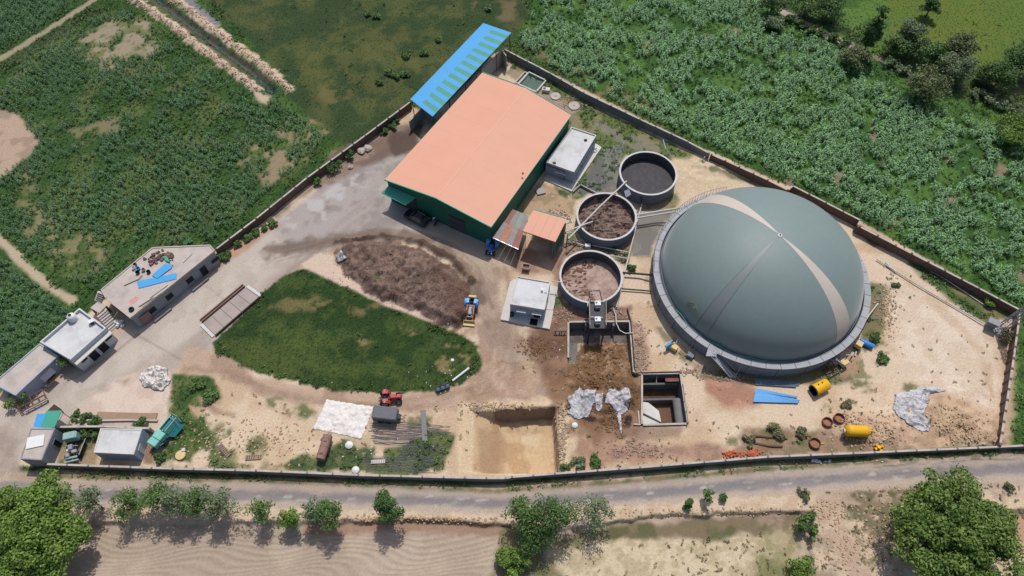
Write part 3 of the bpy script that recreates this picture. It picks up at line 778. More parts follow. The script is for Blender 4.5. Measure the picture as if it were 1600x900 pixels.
# ================================================================== MATERIALS OF THINGS
M_ORANGE = mat('orange_roof_sheet', A(221, 163, 136), .6, .02, .25, 12, .10, A(196, 146, 122), .12, spec=.25)
M_GREENW = mat('green_wall_sheet', A(28, 102, 84), .55, .06, .5, 8)
M_TEAL = mat('teal_sheet', A(72, 160, 136), .5, .05, .5, 8)
M_BLUE = mat('blue_roof_sheet', A(72, 160, 218), .5, .04, .4, 9)
M_GREENT = mat('green_skylight_sheet', A(72, 150, 134), .45, .06, .8, 9)
M_CONC = mat('concrete', A(168, 164, 162), .9, .10, .7, 10, .35, A(120, 114, 108), .6, bump=.25)
M_CONCD = mat('dark_concrete', A(128, 126, 128), .9, .12, .7, 9, .4, A(92, 88, 86), .5, bump=.25)
M_CONCW = mat('pale_concrete', A(208, 204, 198), .9, .06, .6, 9, .3, A(158, 150, 142), .5)
M_ROOFW = mat('whitewashed_roof', A(208, 208, 208), .85, .06, .5, 8, .6, A(164, 158, 154), .45, bump=.1)
M_ROOFT = mat('weathered_roof', A(192, 180, 172), .9, .07, .6, 8, .6, A(158, 146, 138), .4, bump=.15)
M_WALLB = mat('pale_blue_plaster', A(166, 176, 192), .8, .06, .7, 6, .35, A(128, 130, 138), .5)
M_WALLG = mat('grey_plaster', A(148, 150, 156), .85, .07, .7, 6, .4, A(112, 110, 112), .5)
M_WALLW = mat('white_plaster', A(204, 206, 210), .8, .05, .7, 6, .3, A(160, 158, 158), .5)
M_BRICKW = mat('brown_brick', A(114, 88, 80), .9, .14, .9, 10, .3, A(92, 74, 68), .6, brick=A(132, 116, 106))
M_COPE = mat('wall_coping', A(188, 178, 168), .9, .12, .8, 8, .4, A(120, 110, 102), .7)
M_DARK = mat('dark_opening', (.012, .012, .014), .7, .1)
M_GLASS = mat('window_glass', (.02, .025, .03), .15, .1, spec=.5)
M_STEEL = mat('galvanised_steel', A(150, 154, 160), .5, .08, 2, 9, metal=.3)
M_STEELD = mat('dark_steel', A(58, 58, 62), .6, .1, 2, 9, metal=.2)
M_RUST = mat('rusty_steel', A(134, 92, 74), .85, .2, 1.4, 8, .5, A(92, 62, 50), 1.0)
M_PIPE = mat('pale_pipe', A(200, 196, 190), .6, .08, 1, 8)
M_BLACK = mat('black_rubber', (.018, .018, .018), .8, .1)
M_CHROME = mat('bare_metal', A(190, 190, 190), .35, .05, metal=.6)
M_WHITE = mat('white_paint', A(228, 228, 226), .6, .04, 1, 6, .2, A(170, 164, 156), 1)
M_YELLOW = mat('yellow_paint', A(236, 180, 34), .5, .05, 1, 6, .25, A(190, 140, 40), 1.2)
M_WOOD = mat('weathered_wood', A(150, 130, 112), .9, .15, 2, 12)
M_BRKROW = mat('red_brick', A(196, 108, 78), .9, .2, 2, 9, island=.5)
M_STONE = mat('rubble_stone', A(160, 138, 120), .95, .2, 2, 9, island=.8)
M_PLAST = mat('white_plastic_sheet', A(226, 220, 214), .55, .06, 1, 6, .35, A(176, 158, 142), .9, bump=.5, bump_scale=2.5)
M_PLASTG = mat('grey_plastic_sheet', A(196, 194, 196), .5, .10, 1, 6, .75, A(112, 104, 100), .8, bump=.8, bump_scale=3.5)
M_TARPG = mat('grey_tarpaulin', A(104, 104, 110), .7, .06, 1, 6, bump=.3, bump_scale=3)
M_NET = mat('shade_net', A(128, 128, 136), .9, .1, 2, 14)
M_TYRE = mat('tyre', (.02, .02, .021), .9, .15)
M_MEMB = mat('green_grey_membrane', A(122, 138, 135), .55, .03, .12, 1.5, .25, A(128, 136, 136), .06, spec=.35)
M_MEMB.node_tree.nodes['Principled BSDF'].inputs['Sheen Weight'].default_value = .3
M_MEMB.node_tree.nodes['Principled BSDF'].inputs['Sheen Roughness'].default_value = .45
M_STRIPE = mat('beige_membrane', A(200, 188, 176), .5, .03, .2, 2)
M_SEAM = mat('grey_membrane_band', A(126, 134, 134), .5, .03, .2, 2, spec=.4)
M_RING = mat('tank_ring_panel', A(134, 138, 142), .75, .08, .5, 6, .45, A(96, 98, 102), .6)
M_WALK = mat('walkway_grating', A(166, 168, 172), .7, .08, .6, 8, .35, A(124, 126, 130), .5)
M_TANKO = mat('tank_plate', A(120, 128, 138), .65, .07, .5, 6, .4, A(84, 88, 94), .5)
M_TANKI = mat('tank_lining', A(86, 84, 84), .8, .1, .8, 6, .5, A(56, 50, 48), .7)
M_RIM = mat('tank_rim', A(198, 196, 194), .7, .08, 1, 8)


def win(th, a, b, t0, t1, z0, z1, name='window', m=M_GLASS, frame=M_WALLW, proud=.05, sill=False, out=1):
    """frame and pane on the wall that runs a -> b (outside on its right); t0..t1 along it in metres"""
    a, b = Vector((a[0], a[1])), Vector((b[0], b[1]))
    d = (b - a).normalized(); n = Vector((d.y, -d.x)) * out
    org = th.location
    f = MB(org)
    p0, p1 = a + d * t0 + n * proud / 2, a + d * t1 + n * proud / 2
    for (q0, q1, y0, y1) in ((p0 - d * .06, p0 + d * .02, z0 - .06, z1 + .06), (p1 - d * .02, p1 + d * .06, z0 - .06, z1 + .06)):
        f.wall(q0, q1, y0, y1, proud)
    f.wall(p0 + d * .021, p1 - d * .021, z1 - .02, z1 + .06, proud - .004); f.wall(p0 + d * .021, p1 - d * .021, z0 - .06, z0 + .02, proud - .004)
    fo = f.build(name, frame, th)
    g = MB(org); g.wall(a + d * (t0 + .021) + n * .012, a + d * (t1 - .021) + n * .012, z0 + .021, z1 - .021, .024)
    g.build('pane' if name == 'window' else 'leaf', m, fo)
    return fo


def house(name, label, cat, roof_px, h, wall_m, roof_m, parapet=.3, pt=.18, slab=.14, over=0.0, para_m=None):
    """flat-roofed block: one wall mesh per side, roof, parapet pieces"""
    q = XY(roof_px, h + parapet)
    n = len(q)
    area = sum(q[i][0] * q[(i + 1) % n][1] - q[(i + 1) % n][0] * q[i][1] for i in range(n))
    if area < 0: q = q[::-1]
    c = (sum(p[0] for p in q) / n, sum(p[1] for p in q) / n, 0)
    th = thing(name, label, cat, c)
    cen = Vector((c[0], c[1]))
    inner = [(cen + (Vector(p) - cen) * (1 - over / max(1, (Vector(p) - cen).length)))[:] for p in q]
    for i in range(n):
        a, b = Vector(inner[i]), Vector(inner[(i + 1) % n]); d = (b - a).normalized(); m = Vector((-d.y, d.x))
        MB(c).wall(a + m * .1, b + m * .1 - d * .2, -.3, h - slab, .2).build('wall', wall_m, th)
    MB(c).prism(q, h - slab + .002, h).build('roof', roof_m, th)
    if parapet > 0:
        for i in range(n):
            a, b = Vector(q[i]), Vector(q[(i + 1) % n]); d = (b - a).normalized(); m = Vector((-d.y, d.x))
            MB(c).wall(a + m * pt / 2, b + m * pt / 2 - d * pt, h + .002, h + parapet, pt).build('parapet', para_m or wall_m, th)
    th['h'] = h
    return th, [Vector(p) for p in inner], [Vector(p) for p in q]


# ------------------------------------------------------------------ BOUNDARY WALLS: every bay a panel, every post a pillar
def boundary(name, label, px, h, panel_m, bay=3.0, cope_m=M_COPE, t=.2, post=.34, cope=.12, group='boundary walls of the plant'):
    pts = [Vector((G(u, v, h).x, G(u, v, h).y)) for u, v in px]
    th = thing(name, label, 'wall', (pts[0].x, pts[0].y, 0), 0, group)
    o = th.location
    for a, b in zip(pts[:-1], pts[1:]):
        L = (b - a).length; k = max(1, round(L / bay)); d = (b - a) / L
        for i in range(k):
            p, r = a + d * (L * i / k), a + d * (L * (i + 1) / k)
            jz = random.uniform(-.02, .03)
            MB(o).wall(p + d * post / 2, r - d * post / 2, -.9, h - cope + jz, t).build('wall_panel', panel_m, th)
            MB(o).wall(p + d * post / 2, r - d * post / 2, h - cope + jz + .002, h + jz, t + .08).build('coping', cope_m, th)
            MB(o).wall(p - d * post / 2, p + d * post / 2, -.9, h + .05 + jz, post).build('pillar', panel_m, th)
    b = pts[-1]; MB(o).wall(b - d * post / 2, b + d * post / 2, -.9, h + .05, post).build('pillar', panel_m, th)
    return th


WH = 1.8
boundary('boundary_wall', 'dark grey wall with pale coping between the cornfield and the blue shed', [(789, 77), (860, 114), (912, 144), (1000, 186), (1075, 221), (1108, 239)], WH, M_CONCD)
boundary('boundary_wall', 'brown brick wall stepping round behind the dome beside the cornfield', [(1112, 241), (1200, 281), (1231, 297), (1239, 290), (1345, 344), (1340, 352)], WH, M_BRICKW, 2.8, post=.3)
boundary('boundary_wall', 'straight brown wall from the step behind the dome to the lattice mast', [(1344, 354), (1400, 383), (1530, 450), (1594, 484)], WH, M_BRICKW, 2.8, post=.36)
boundary('boundary_wall', 'brown wall with many pillars down the right end of the sandy yard', [(1594, 489), (1584, 560), (1574, 625), (1563, 694)], WH, M_BRICKW, 2.0, post=.4)
boundary('boundary_wall', 'low dark wall along the road kinked below the earth pit', [(72, 725), (270, 732), (400, 735), (560, 742), (760, 747), (790, 747), (800, 745), (1000, 730), (1200, 713.5), (1400, 705), (1560, 698), (1640, 694)], 1.5, M_CONCD, 3.2, post=.24)
boundary('boundary_wall', 'long brown wall between the left crop field and the concrete yard', [(337, 389), (400, 341.5), (480, 277), (552, 225), (641, 159)], WH, M_BRICKW, 2.8, post=.3)

# ------------------------------------------------------------------ BIG SHED
SA, SB, SC_, SD = (754, 113), (893, 179), (767, 355), (601, 281)
EAVE = 5.7
qa, qb, qc, qd = [Vector(p) for p in XY([SA, SB, SC_, SD], EAVE)]
scn = (qa + qb + qc + qd) / 4
shed = thing('warehouse', 'large green walled warehouse with a broad orange metal roof', 'warehouse', (scn.x, scn.y, 0))
o = shed.location
rA, rD = (qa + qb) / 2, (qc + qd) / 2; RZ = EAVE + 1.25
def slope(e0, e1, r0, r1, name):
    v = [(e0.x, e0.y, EAVE - .1), (e1.x, e1.y, EAVE - .1), (r1.x, r1.y, RZ - .1), (r0.x, r0.y, RZ - .1), (e0.x, e0.y, EAVE), (e1.x, e1.y, EAVE), (r1.x, r1.y, RZ), (r0.x, r0.y, RZ)]
    return MB(o).hexa(v).build(name, M_ORANGE, shed)
# each slope in sheets laid side by side
for (e0, e1, side) in ((qd, qa, 0), (qc, qb, 1)):
    nsh = 15
    for k in range(nsh):
        t0, t1 = k / nsh, (k + 1) / nsh
        dz = .006 * (k % 2)
        a, b = e0.lerp(e1, t0), e0.lerp(e1, t1); c2, d2 = rD.lerp(rA, t1), rD.lerp(rA, t0)
        v = [(a.x, a.y, EAVE - .1), (b.x, b.y, EAVE - .1), (c2.x, c2.y, RZ - .1), (d2.x, d2.y, RZ - .1), (a.x, a.y, EAVE + dz), (b.x, b.y, EAVE + dz), (c2.x, c2.y, RZ + dz), (d2.x, d2.y, RZ + dz)]
        if side: v = [v[1], v[0], v[3], v[2], v[5], v[4], v[7], v[6]]
        MB(o).hexa(v).build('roof_sheet', M_ORANGE, shed)
M_RIDGE = mat('pale_ridge_sheet', A(225, 168, 140), .6, .02)
for s_ in (-1, 1):
    w_ = (qb - qa).normalized() * .22 * s_
    v = [(rD.x, rD.y, RZ + .05), (rA.x, rA.y, RZ + .05), (rA.x + w_.x, rA.y + w_.y, RZ - .012), (rD.x + w_.x, rD.y + w_.y, RZ - .012)]
    if s_ < 0: v = v[::-1]
    MB(o).hexa([(a_, b_, c_ - .02) for a_, b_, c_ in v] + v).build('ridge_cap', M_RIDGE, shed)
ins = [p + (scn - p).normalized() * .45 for p in (qa, qb, qc, qd)]
ia, ib, ic, id_ = ins
for (p, r, gable) in ((id_, ic, True), (ic, ib, False), (ib, ia, True), (ia, id_, False)):
    m = MB(o)
    if gable:
        mid = (p + r) / 2; d = (r - p).normalized(); n = Vector((-d.y, d.x)) * .08
        pr = [(p, -.2), (r, -.2), (r, EAVE - .12), (mid, RZ - .13), (p, EAVE - .12)]
        vs = [(x.x - n.x, x.y - n.y, z) for x, z in pr] + [(x.x + n.x, x.y + n.y, z) for x, z in pr]
        k = len(pr)
        m._add(vs, [tuple(range(k)), tuple(range(2 * k - 1, k - 1, -1))] + [(i, i + k, (i + 1) % k + k, (i + 1) % k) for i in range(k)])
    else:
        d = (r - p).normalized(); m.wall(p + d * .1, r - d * .1, -.2, EAVE - .12, .16)
    m.build('wall', M_GREENW, shed)
for (p, r) in ((qd, rD), (rD, qc), (qa, rA), (rA, qb)):
    z = lambda w: RZ if w in (rA, rD) else EAVE
    d = (p - scn).normalized() * .0
    MB(o).tube([(p.x, p.y, z(p) - .03), (r.x, r.y, z(r) - .03)], .13, 6).build('gable_trim', M_TEAL, shed)
for (p, r) in ((qd, qa), (qc, qb)):
    MB(o).tube([(p.x, p.y, EAVE - .08), (r.x, r.y, EAVE - .08)], .09, 6).build('gutter', M_TEAL, shed)
d = (ic - id_).normalized(); n = Vector((d.y, -d.x)); n = n if n.y < 0 else -n
# roller doors and plinth on the front
for t0, w in ((1.0, 4.6), (12.0, 3.2)):
    a = id_ + d * t0 + n * .12
    dr = MB(o); dr.wall(a, a + d * w, 0, 3.6, .06); dro = dr.build('roller_door', M_STEELD, shed)
    for k in range(6):
        MB(o).wall(a + n * .05, a + d * w + n * .05, .3 + k * .55, .34 + k * .55, .04).build('slat', M_STEEL, dro)
# awning
aw = XY([(596, 302), (634, 321)], 3.4); ax0, ax1 = Vector(aw[0]), Vector(aw[1])
w0 = id_ + d * .1 + n * .1; w1 = id_ + d * 5.6 + n * .1
v = [(ax0.x, ax0.y, 3.35), (ax1.x, ax1.y, 3.35), (w1.x, w1.y, 4.05), (w0.x, w0.y, 4.05)]
MB(o).hexa(v + [(p[0], p[1], p[2] + .08) for p in v]).build('awning', M_TEAL, shed)
for p, r in ((ax0, w0), (ax1, w1), ((ax0 + ax1) / 2, (w0 + w1) / 2)):
    MB(o).tube([(p.x, p.y, 3.33), (r.x, r.y, 2.6)], .04, 6).build('awning_bracket', M_STEELD, shed)
q = G(817, 272, 6.4); MB(o).box((q.x, q.y, 6.55), (.3, .3, .2)).build('roof_vent', M_STEELD, shed)

# ------------------------------------------------------------------ BLUE ROOFED LEAN-TO AND ITS PUSH WALLS
LZ, HZ = 5.2, 5.6
blu = [(641, 155), (755, 36), (799, 51), (676, 182)]
b0, b1 = [Vector(p) for p in XY(blu[:2], LZ)]; b2, b3 = [Vector(p) for p in XY(blu[2:], HZ)]
bc = (b0 + b1 + b2 + b3) / 4
bs = thing('open_shed', 'long narrow open shed with a blue and green sheeted roof', 'shed', (bc.x, bc.y, 0))
o = bs.location
ns = 25
def bpt(s, t):      # s along the roof, t across from low edge to high edge
    p = b0.lerp(b1, s); r = b3.lerp(b2, s); w = p.lerp(r, t)
    return Vector((w.x, w.y, LZ + (HZ - LZ) * t))
def sheet(s0, s1, t0, t1, m, name, dz=0):
    q = [bpt(s0, t0), bpt(s1, t0), bpt(s1, t1), bpt(s0, t1)]
    a = Vector((0, 0, dz))
    MB(o).hexa([p + a - Vector((0, 0, .05)) for p in q][::-1] + [p + a for p in q][::-1]).build(name, m, bs)
for k in range(ns):
    e = 0.0
    if k % 2 == 1:
        sheet(k / ns + e, (k + 1) / ns - e, 0, .40, M_BLUE, 'roof_sheet')
        sheet(k / ns + e, (k + 1) / ns - e, .4, 1, M_GREENT, 'skylight_sheet', .008)
    else:
        sheet(k / ns + e, (k + 1) / ns - e, 0, 1, M_BLUE, 'roof_sheet', .004)
for s in (0.01, .2, .4, .6, .8, .99):
    for t in (.03, .97):
        p = bpt(s, t); MB(o).tube([(p.x, p.y, -.2), (p.x, p.y, p.z - .06)], .08, 8).build('post', M_STEELD, bs)
    p, r = bpt(s, .03), bpt(s, .97); MB(o).tube([p - Vector((0, 0, .12)), r - Vector((0, 0, .12))], .06, 6).build('rafter', M_STEELD, bs)
pw = thing('push_wall', 'tall grey concrete panel wall under the far end of the blue roof', 'wall', (*XY([(765, 105)])[0], 0))
a, b = [Vector(p) for p in XY([(745, 116), (783, 79)], 3.6)]
b += (b - a).normalized() * .2
for k in range(6):
    MB(pw.location).wall(a.lerp(b, k / 6) , a.lerp(b, (k + 1) / 6) - (b - a).normalized() * .05, -.2, 3.6 + .03 * (k % 2), .22).build('wall_panel', M_CONC, pw)
c = b + Vector((.9, -1.5)); MB(pw.location).wall(b + Vector((.15, -.1)), c, -.2, 3.5, .22).build('wall_panel', M_CONC, pw)
pw2 = thing('push_wall', 'grey concrete wall at the near end of the blue roof beside the dark soil', 'wall', (*XY([(660, 200)])[0], 0))
a, b, c = [Vector(p) for p in XY([(640, 193), (662, 171), (690, 180)], 2.0)]
for p, r, k in ((a, b, 3), (b, c, 3)):
    for i in range(k):
        MB(pw2.location).wall(p.lerp(r, i / k), p.lerp(r, (i + 1) / k) - (r - p).normalized() * .05, -.2, 2.6 + .02 * i, .24).build('wall_panel', M_CONC, pw2)

# ------------------------------------------------------------------ SMALL ORANGE ROOFED SHELTER
SZ = 4.9
q = [Vector(p) for p in XY([(834, 329), (886, 344), (868, 378), (817, 361)], SZ)]
sc_ = sum(q, Vector((0, 0))) / 4
ss = thing('shelter', 'small open shelter with an orange roof and green side wall', 'shelter', (sc_.x, sc_.y, 0)); o = ss.location
for k in range(4):
    a, b, c, d_ = q[3].lerp(q[2], k / 4), q[3].lerp(q[2], (k + 1) / 4 - .003), q[0].lerp(q[1], (k + 1) / 4 - .003), q[0].lerp(q[1], k / 4)
    z0, z1 = SZ, SZ + .35
    v = [(a.x, a.y, z0 - .08), (b.x, b.y, z0 - .08), (c.x, c.y, z1 - .08), (d_.x, d_.y, z1 - .08)]
    MB(o).hexa(v + [(p[0], p[1], p[2] + .08 + .01 * (k % 2)) for p in v]).build('roof_sheet', M_ORANGE, ss)
MB(o).tube([(q[0].x, q[0].y, SZ + .3), (q[1].x, q[1].y, SZ + .3)], .14, 6).build('gable_trim', M_TEAL, ss)
MB(o).tube([(q[3].x, q[3].y, SZ - .1), (q[2].x, q[2].y, SZ - .1)], .1, 6).build('eave_beam', M_RUST, ss)
for i in range(4):
    p = q[i] + (sc_ - q[i]).normalized() * .4
    m = MB(o)
    for dx, dy in ((-.13, -.13), (.13, -.13), (.13, .13), (-.13, .13)): m.tube([(p.x + dx, p.y + dy, -.1), (p.x + dx, p.y + dy, SZ - .1)], .025, 4)
    for k in range(9):
        z = .2 + k * .5
        m.tube([(p.x - .13, p.y - .13, z), (p.x + .13, p.y - .13, z + .4)], .018, 4); m.tube([(p.x + .13, p.y - .13, z), (p.x + .13, p.y + .13, z + .4)], .018, 4)
    m.build('post', M_STEEL, ss)
pi = [p + (sc_ - p).normalized() * .35 for p in q]
MB(o).wall(pi[2], pi[1], .8, SZ - .05, .08).build('side_wall', M_GREENW, ss)
MB(o).wall(pi[0], pi[1], 1.0, SZ + .1, .08).build('rear_wall', M_GREENW, ss)
MB(o).wall(pi[2] + Vector((0.1, 0)), pi[1] + Vector((0.1, 0)), -.2, .78, .2).build('plinth', M_CONCD, ss)

# ------------------------------------------------------------------ RUSTY SHEETED LEAN-TO BESIDE THE WAREHOUSE
q = [Vector(p) for p in XY([(801, 328), (826, 338), (810, 389), (769, 371)], 3.3)]
lc = sum(q, Vector((0, 0))) / 4
lt = thing('lean_to', 'low lean-to of rusty patched roofing sheets against the warehouse', 'lean-to', (lc.x, lc.y, 0)); o = lt.location
M_SG = mat('old_grey_sheet', A(146, 136, 136), .7, .12, 1.4, 9, .3, A(120, 100, 92), 1)
M_SR = mat('rust_red_sheet', A(150, 108, 98), .8, .14, 1.4, 9, .4, A(176, 118, 92), 1)
M_SO = mat('rust_orange_sheet', A(178, 128, 100), .8, .15, 1.6, 9, .4, A(140, 104, 96), 1)
M_SV = mat('faded_green_sheet', A(136, 154, 138), .7, .08, 1.2, 9)
rows = [[M_SG, M_SO, M_SG, M_SR], [M_SR, M_SG, M_SV, M_SG]]
for r in range(2):
    for k in range(4):
        e = .004
        def lp(s, t): return q[3].lerp(q[2], s).lerp(q[0].lerp(q[1], s), t)
        t0, t1 = (0, .54) if r == 0 else (.5, 1)
        c4 = [lp(k / 4 + e, t0), lp((k + 1) / 4 - e, t0), lp((k + 1) / 4 - e, t1), lp(k / 4 + e, t1)]
        zz = [3.1 + .1 * (k == 2), 3.0 + .1 * (k == 2)]
        v = [(c4[0].x, c4[0].y, 3.3 - .1 * k / 4 + .06 * r), (c4[1].x, c4[1].y, 3.28 - .1 * (k + 1) / 4 + .06 * r), (c4[2].x, c4[2].y, 3.42 - .1 * (k + 1) / 4 + .06 * r), (c4[3].x, c4[3].y, 3.44 - .1 * k / 4 + .06 * r)]
        MB(o).hexa(v + [(p[0], p[1], p[2] + .04) for p in v]).build('roof_sheet', rows[r][k], lt)
for p in q:
    p = p + (lc - p).normalized() * .3; MB(o).tube([(p.x, p.y, -.1), (p.x, p.y, 3.2)], .06, 6).build('post', M_STEELD, lt)
MB(o).tube([(q[3].x, q[3].y, 3.27), (q[2].x, q[2].y, 3.17)], .07, 6).build('eave_beam', M_CHROME, lt)

# ------------------------------------------------------------------ FLAT ROOFED BLOCKS
def plinth(px, z, name, label, m=M_CONCW, cat='slab'):
    q = XY(px, z); c = (sum(p[0] for p in q) / len(q), sum(p[1] for p in q) / len(q), 0)
    ob = MB(c).prism(q, -.3, z).build(name, m); ob.location = c
    return tag(ob, label, cat)


def edge(qs, i):
    n = len(qs); return qs[i], qs[(i + 1) % n]


def facing(qs, dirx, diry):
    """index of the side that looks towards (dirx, diry)"""
    best = max(range(len(qs)), key=lambda i: (lambda d: (d.y * dirx - d.x * diry) / d.length)(qs[(i + 1) % len(qs)] - qs[i]))
    return best


plinth([(849, 279), (893, 299), (940, 230), (934, 226), (900, 210)], .25, 'concrete_slab', 'pale concrete slab under the grey cabin with the parapet roof')
cab, ci_, co = house('cabin', 'grey blue cabin with a flat parapet roof beside the warehouse', 'cabin', [(893, 198), (932, 211), (897, 269), (853, 253)], 3.0, M_WALLB, M_ROOFW, .22, para_m=M_CONCW)
i = facing(ci_, .8, -.5); a, b = edge(ci_, i)
L = (b - a).length
for t in (1.2, 3.4, 5.6, 7.6):
    if t + .9 < L: win(cab, a, b, t, t + .9, .3 if t in (3.4,) else 1.1, 2.1)
i = facing(ci_, -.5, -.8); a, b = edge(ci_, i); win(cab, a, b, 2.2, 3.6, 1.2, 1.7)
dv = (b - a).normalized(); nv = Vector((dv.y, -dv.x))
p = a + dv * 2.0 + nv * .25; MB(cab.location).wall(p, p + dv * 2, 1.95, 2.03, .5).build('sunshade', M_CONCW, cab)
m = MB(cab.location)
p = a + nv * .06; m.tube([(p.x, p.y, 2.6), (*(p + dv * 3.6), 2.6), (*(p + dv * 3.7), .3)], .05, 6); m.build('cable_conduit', M_BLACK, cab)
q = G(866, 254, 3.3); MB(cab.location).box((q.x, q.y, 3.16), (.5, .4, .3), .5).build('roof_box', M_STEELD, cab)
q = G(915, 219, 3.1); MB(cab.location).box((q.x, q.y, 3.1), (.5, .4, .18), .3).build('roof_vent', M_BLACK, cab)

plinth([(782, 499), (859, 514), (872, 448), (804, 436), (797, 440)], .35, 'concrete_slab', 'pale concrete slab under the white control room by the third tank')
ctl, ci_, co = house('control_room', 'white roofed control room with two sunshaded windows beside the brown slurry tank', 'building', [(808, 431), (860, 440), (851, 484), (797, 475)], 3.1, M_WALLB, M_ROOFW, .2, para_m=M_CONCW)
i = facing(ci_, 0, -1); a, b = edge(ci_, i); dv = (b - a).normalized(); nv = Vector((dv.y, -dv.x)); L = (b - a).length
for t, z0 in ((1.3, 1.5), (L - 1.7, .35)):
    win(ctl, a, b, t, t + 1.1, z0, 2.0)
    p = a + dv * (t - .2) + nv * .3; MB(ctl.location).wall(p, p + dv * 1.5, 2.25, 2.34, .6).build('sunshade', M_CONCW, ctl)
p = a + dv * .35 + nv * .3; MB(ctl.location).box((p.x, p.y, .7), (.6, .5, .8), .1).build('condenser_unit', M_STEELD, ctl)
p = a + dv * (L - 1.5) + nv * .8; MB(ctl.location).box((p.x, p.y, .2), (1.2, 1.2, .3), math.atan2(dv.y, dv.x)).build('door_step', M_STEELD, ctl)
i = facing(ci_, 1, 0); a, b = edge(ci_, i); win(ctl, a, b, .8, 1.7, .4, 2.4, 'door', M_STEELD); win(ctl, a, b, 3, 3.9, 1.2, 2.2)
q = G(847, 453, 3.3); MB(ctl.location).box((q.x, q.y, 3.3), (.3, .5, .5)).build('roof_box', M_WHITE, ctl)
m = MB(ctl.location); q = G(856, 457, 3.2); m.tube([(q.x - .6, q.y, 3.2), (q.x + 1.2, q.y - .1, 3.2), (q.x + 1.3, q.y - .1, .4)], .05, 6); m.build('drain_pipe', M_PIPE, ctl)

# long house with rubbish on the roof
lh, ci_, co = house('long_house', 'long grey house by the left field with blue sheets and rubbish on its flat roof', 'house', [(157, 452), (238, 386), (328, 382), (336, 391), (203, 497), (165, 467)], 3.4, M_WALLG, M_ROOFT, .12, .2, .2, .25, M_ROOFT)
i = facing(ci_, .6, -.8); a, b = edge(ci_, i); L = (b - a).length
for t, w, z0, z1 in ((2.3, 1.3, .9, 2.2), (5.6, 1.3, 0.9, 2.2), (9.6, 1.3, .9, 2.2), (12.3, 1.2, .05, 2.3), (14.6, 1.5, 1.1, 2.0)):
    nm = 'door' if z0 < .2 else 'window'
    win(lh, a, b, t, t + w, z0, z1, nm, M_DARK, M_WALLG)
dv = (b - a).normalized(); nv = Vector((dv.y, -dv.x))
for t in (2.0, 9.4):
    p = a + dv * t + nv * .9; MB(lh.location).wall(p, p + dv * 3.2, .0, .35, .5).build('plinth_step', M_CONCD, lh)
p = a + dv * .8 + nv * .25; MB(lh.location).wall(p, p + dv * 1.6, .1, 2.3, .08).build('leaning_sheet', mat('faded_red_sheet', A(150, 116, 116), .8), lh)
i = facing(ci_, -.6, -.8); a2, b2 = edge(ci_, i); win(lh, a2, b2, 1.2, 2.2, .1, 2.2, 'door', M_DARK, M_WALLG)

st = thing('outside_stairs', 'outside concrete stairs at the left end of the long house', 'stairs', (*XY([(170, 480)])[0], 0)); o = st.location
lp = XY([(154, 470), (166, 478), (155, 489), (141, 481)], 1.7)
MB(o).prism(lp, 1.5, 1.7).build('landing', M_ROOFT, st)
for p in lp: MB(o).box((*(Vector(p) * .9 + (sum((Vector(x) for x in lp), Vector((0, 0))) / 4) * .1), .7), (.25, .25, 1.6)).build('pier', M_BRICKW, st)
for k in range(8):
    t = (k + .5) / 8
    u, v = 158 + 22 * t, 488 + 25 * t; z = 1.6 * (1 - t)
    p = G(u, v, z); e = (G(166, 480, z) - G(155, 489, z)).normalized()
    MB(o).box((p.x, p.y, z / 2 - .05), (1.7, .34, z + .12), math.atan2(e.y, e.x)).build('step', M_CONC if k % 2 else M_ROOFT, st)
for k in range(5):
    t = (k + .5) / 5
    u, v = 153 + 5 * t, 471 - 15 * t; z = 1.7 + 1.6 * t
    p = G(u, v, z); e = (G(150, 466, z) - G(158, 469, z)).normalized()
    MB(o).box((p.x, p.y, z - .1), (1.3, .34, .2), math.atan2(e.y, e.x)).build('step', M_CONC if k % 2 else M_ROOFT, st)

# white house with the water tank
wh, ci_, co = house('white_house', 'white house with a round water tank on its bright flat roof', 'house', [(62, 534), (124, 481), (166, 512), (110, 562)], 3.5, M_WALLW, M_ROOFW, .5, .22)
i = facing(ci_, .6, -.8); a, b = edge(ci_, i); L = (b - a).length; dv = (b - a).normalized(); nv = Vector((dv.y, -dv.x))
p = a + nv * .35; MB(wh.location).wall(p, p + dv * L, 2.95, 3.1, .8).build('canopy', M_CONCW, wh)
for f0, w, z0, z1 in ((.11, 1.0, 1.6, 2.1), (.30, 1.3, .05, 2.5), (.56, 1.3, .05, 2.5), (.78, 1.2, 1.6, 2.1)):
    win(wh, a, b, f0 * L, f0 * L + w, z0, z1, 'door' if z0 < .2 else 'window', M_DARK, M_WALLW)
wt = thing('water_tank', 'round white plastic water tank on the white house roof', 'water tank', tuple(G(115.5, 499, 3.5)))
t = MB(); t.lathe([(0, 0), (.62, 0), (.66, .1), (.66, .8), (.6, 1.05), (.35, 1.25), (.22, 1.3)], (0, 0, 0), 24); t.build('tank_body', M_WHITE, wt, True)
for z in (.25, .5, .75): MB().lathe([(.66, z - .03), (.69, z), (.66, z + .03)], (0, 0, 0), 24).build('rib', M_WHITE, wt, True)
MB().lathe([(.22, 1.28), (.24, 1.3), (.24, 1.36), (0, 1.38)], (0, 0, 0), 16).build('lid', M_BLACK, wt)
ac = thing('air_cooler', 'small white cooler box on the white house roof', 'cooler', tuple(G(145, 505, 3.5)), .6)
MB().box((0, 0, .35), (.8, .6, .7)).build('casing', M_WHITE, ac); MB().box((0, -.31, .35), (.6, .02, .5)).build('grille', M_STEELD, ac)
ant = MB().tube([(*G(106, 491, 3.5).xy, 3.5), (*G(106, 491, 3.5).xy, 5.2)], .03, 6).build('roof_pole', M_PIPE); tag(ant, 'thin pale pole standing at the back edge of the white house roof', 'pole')

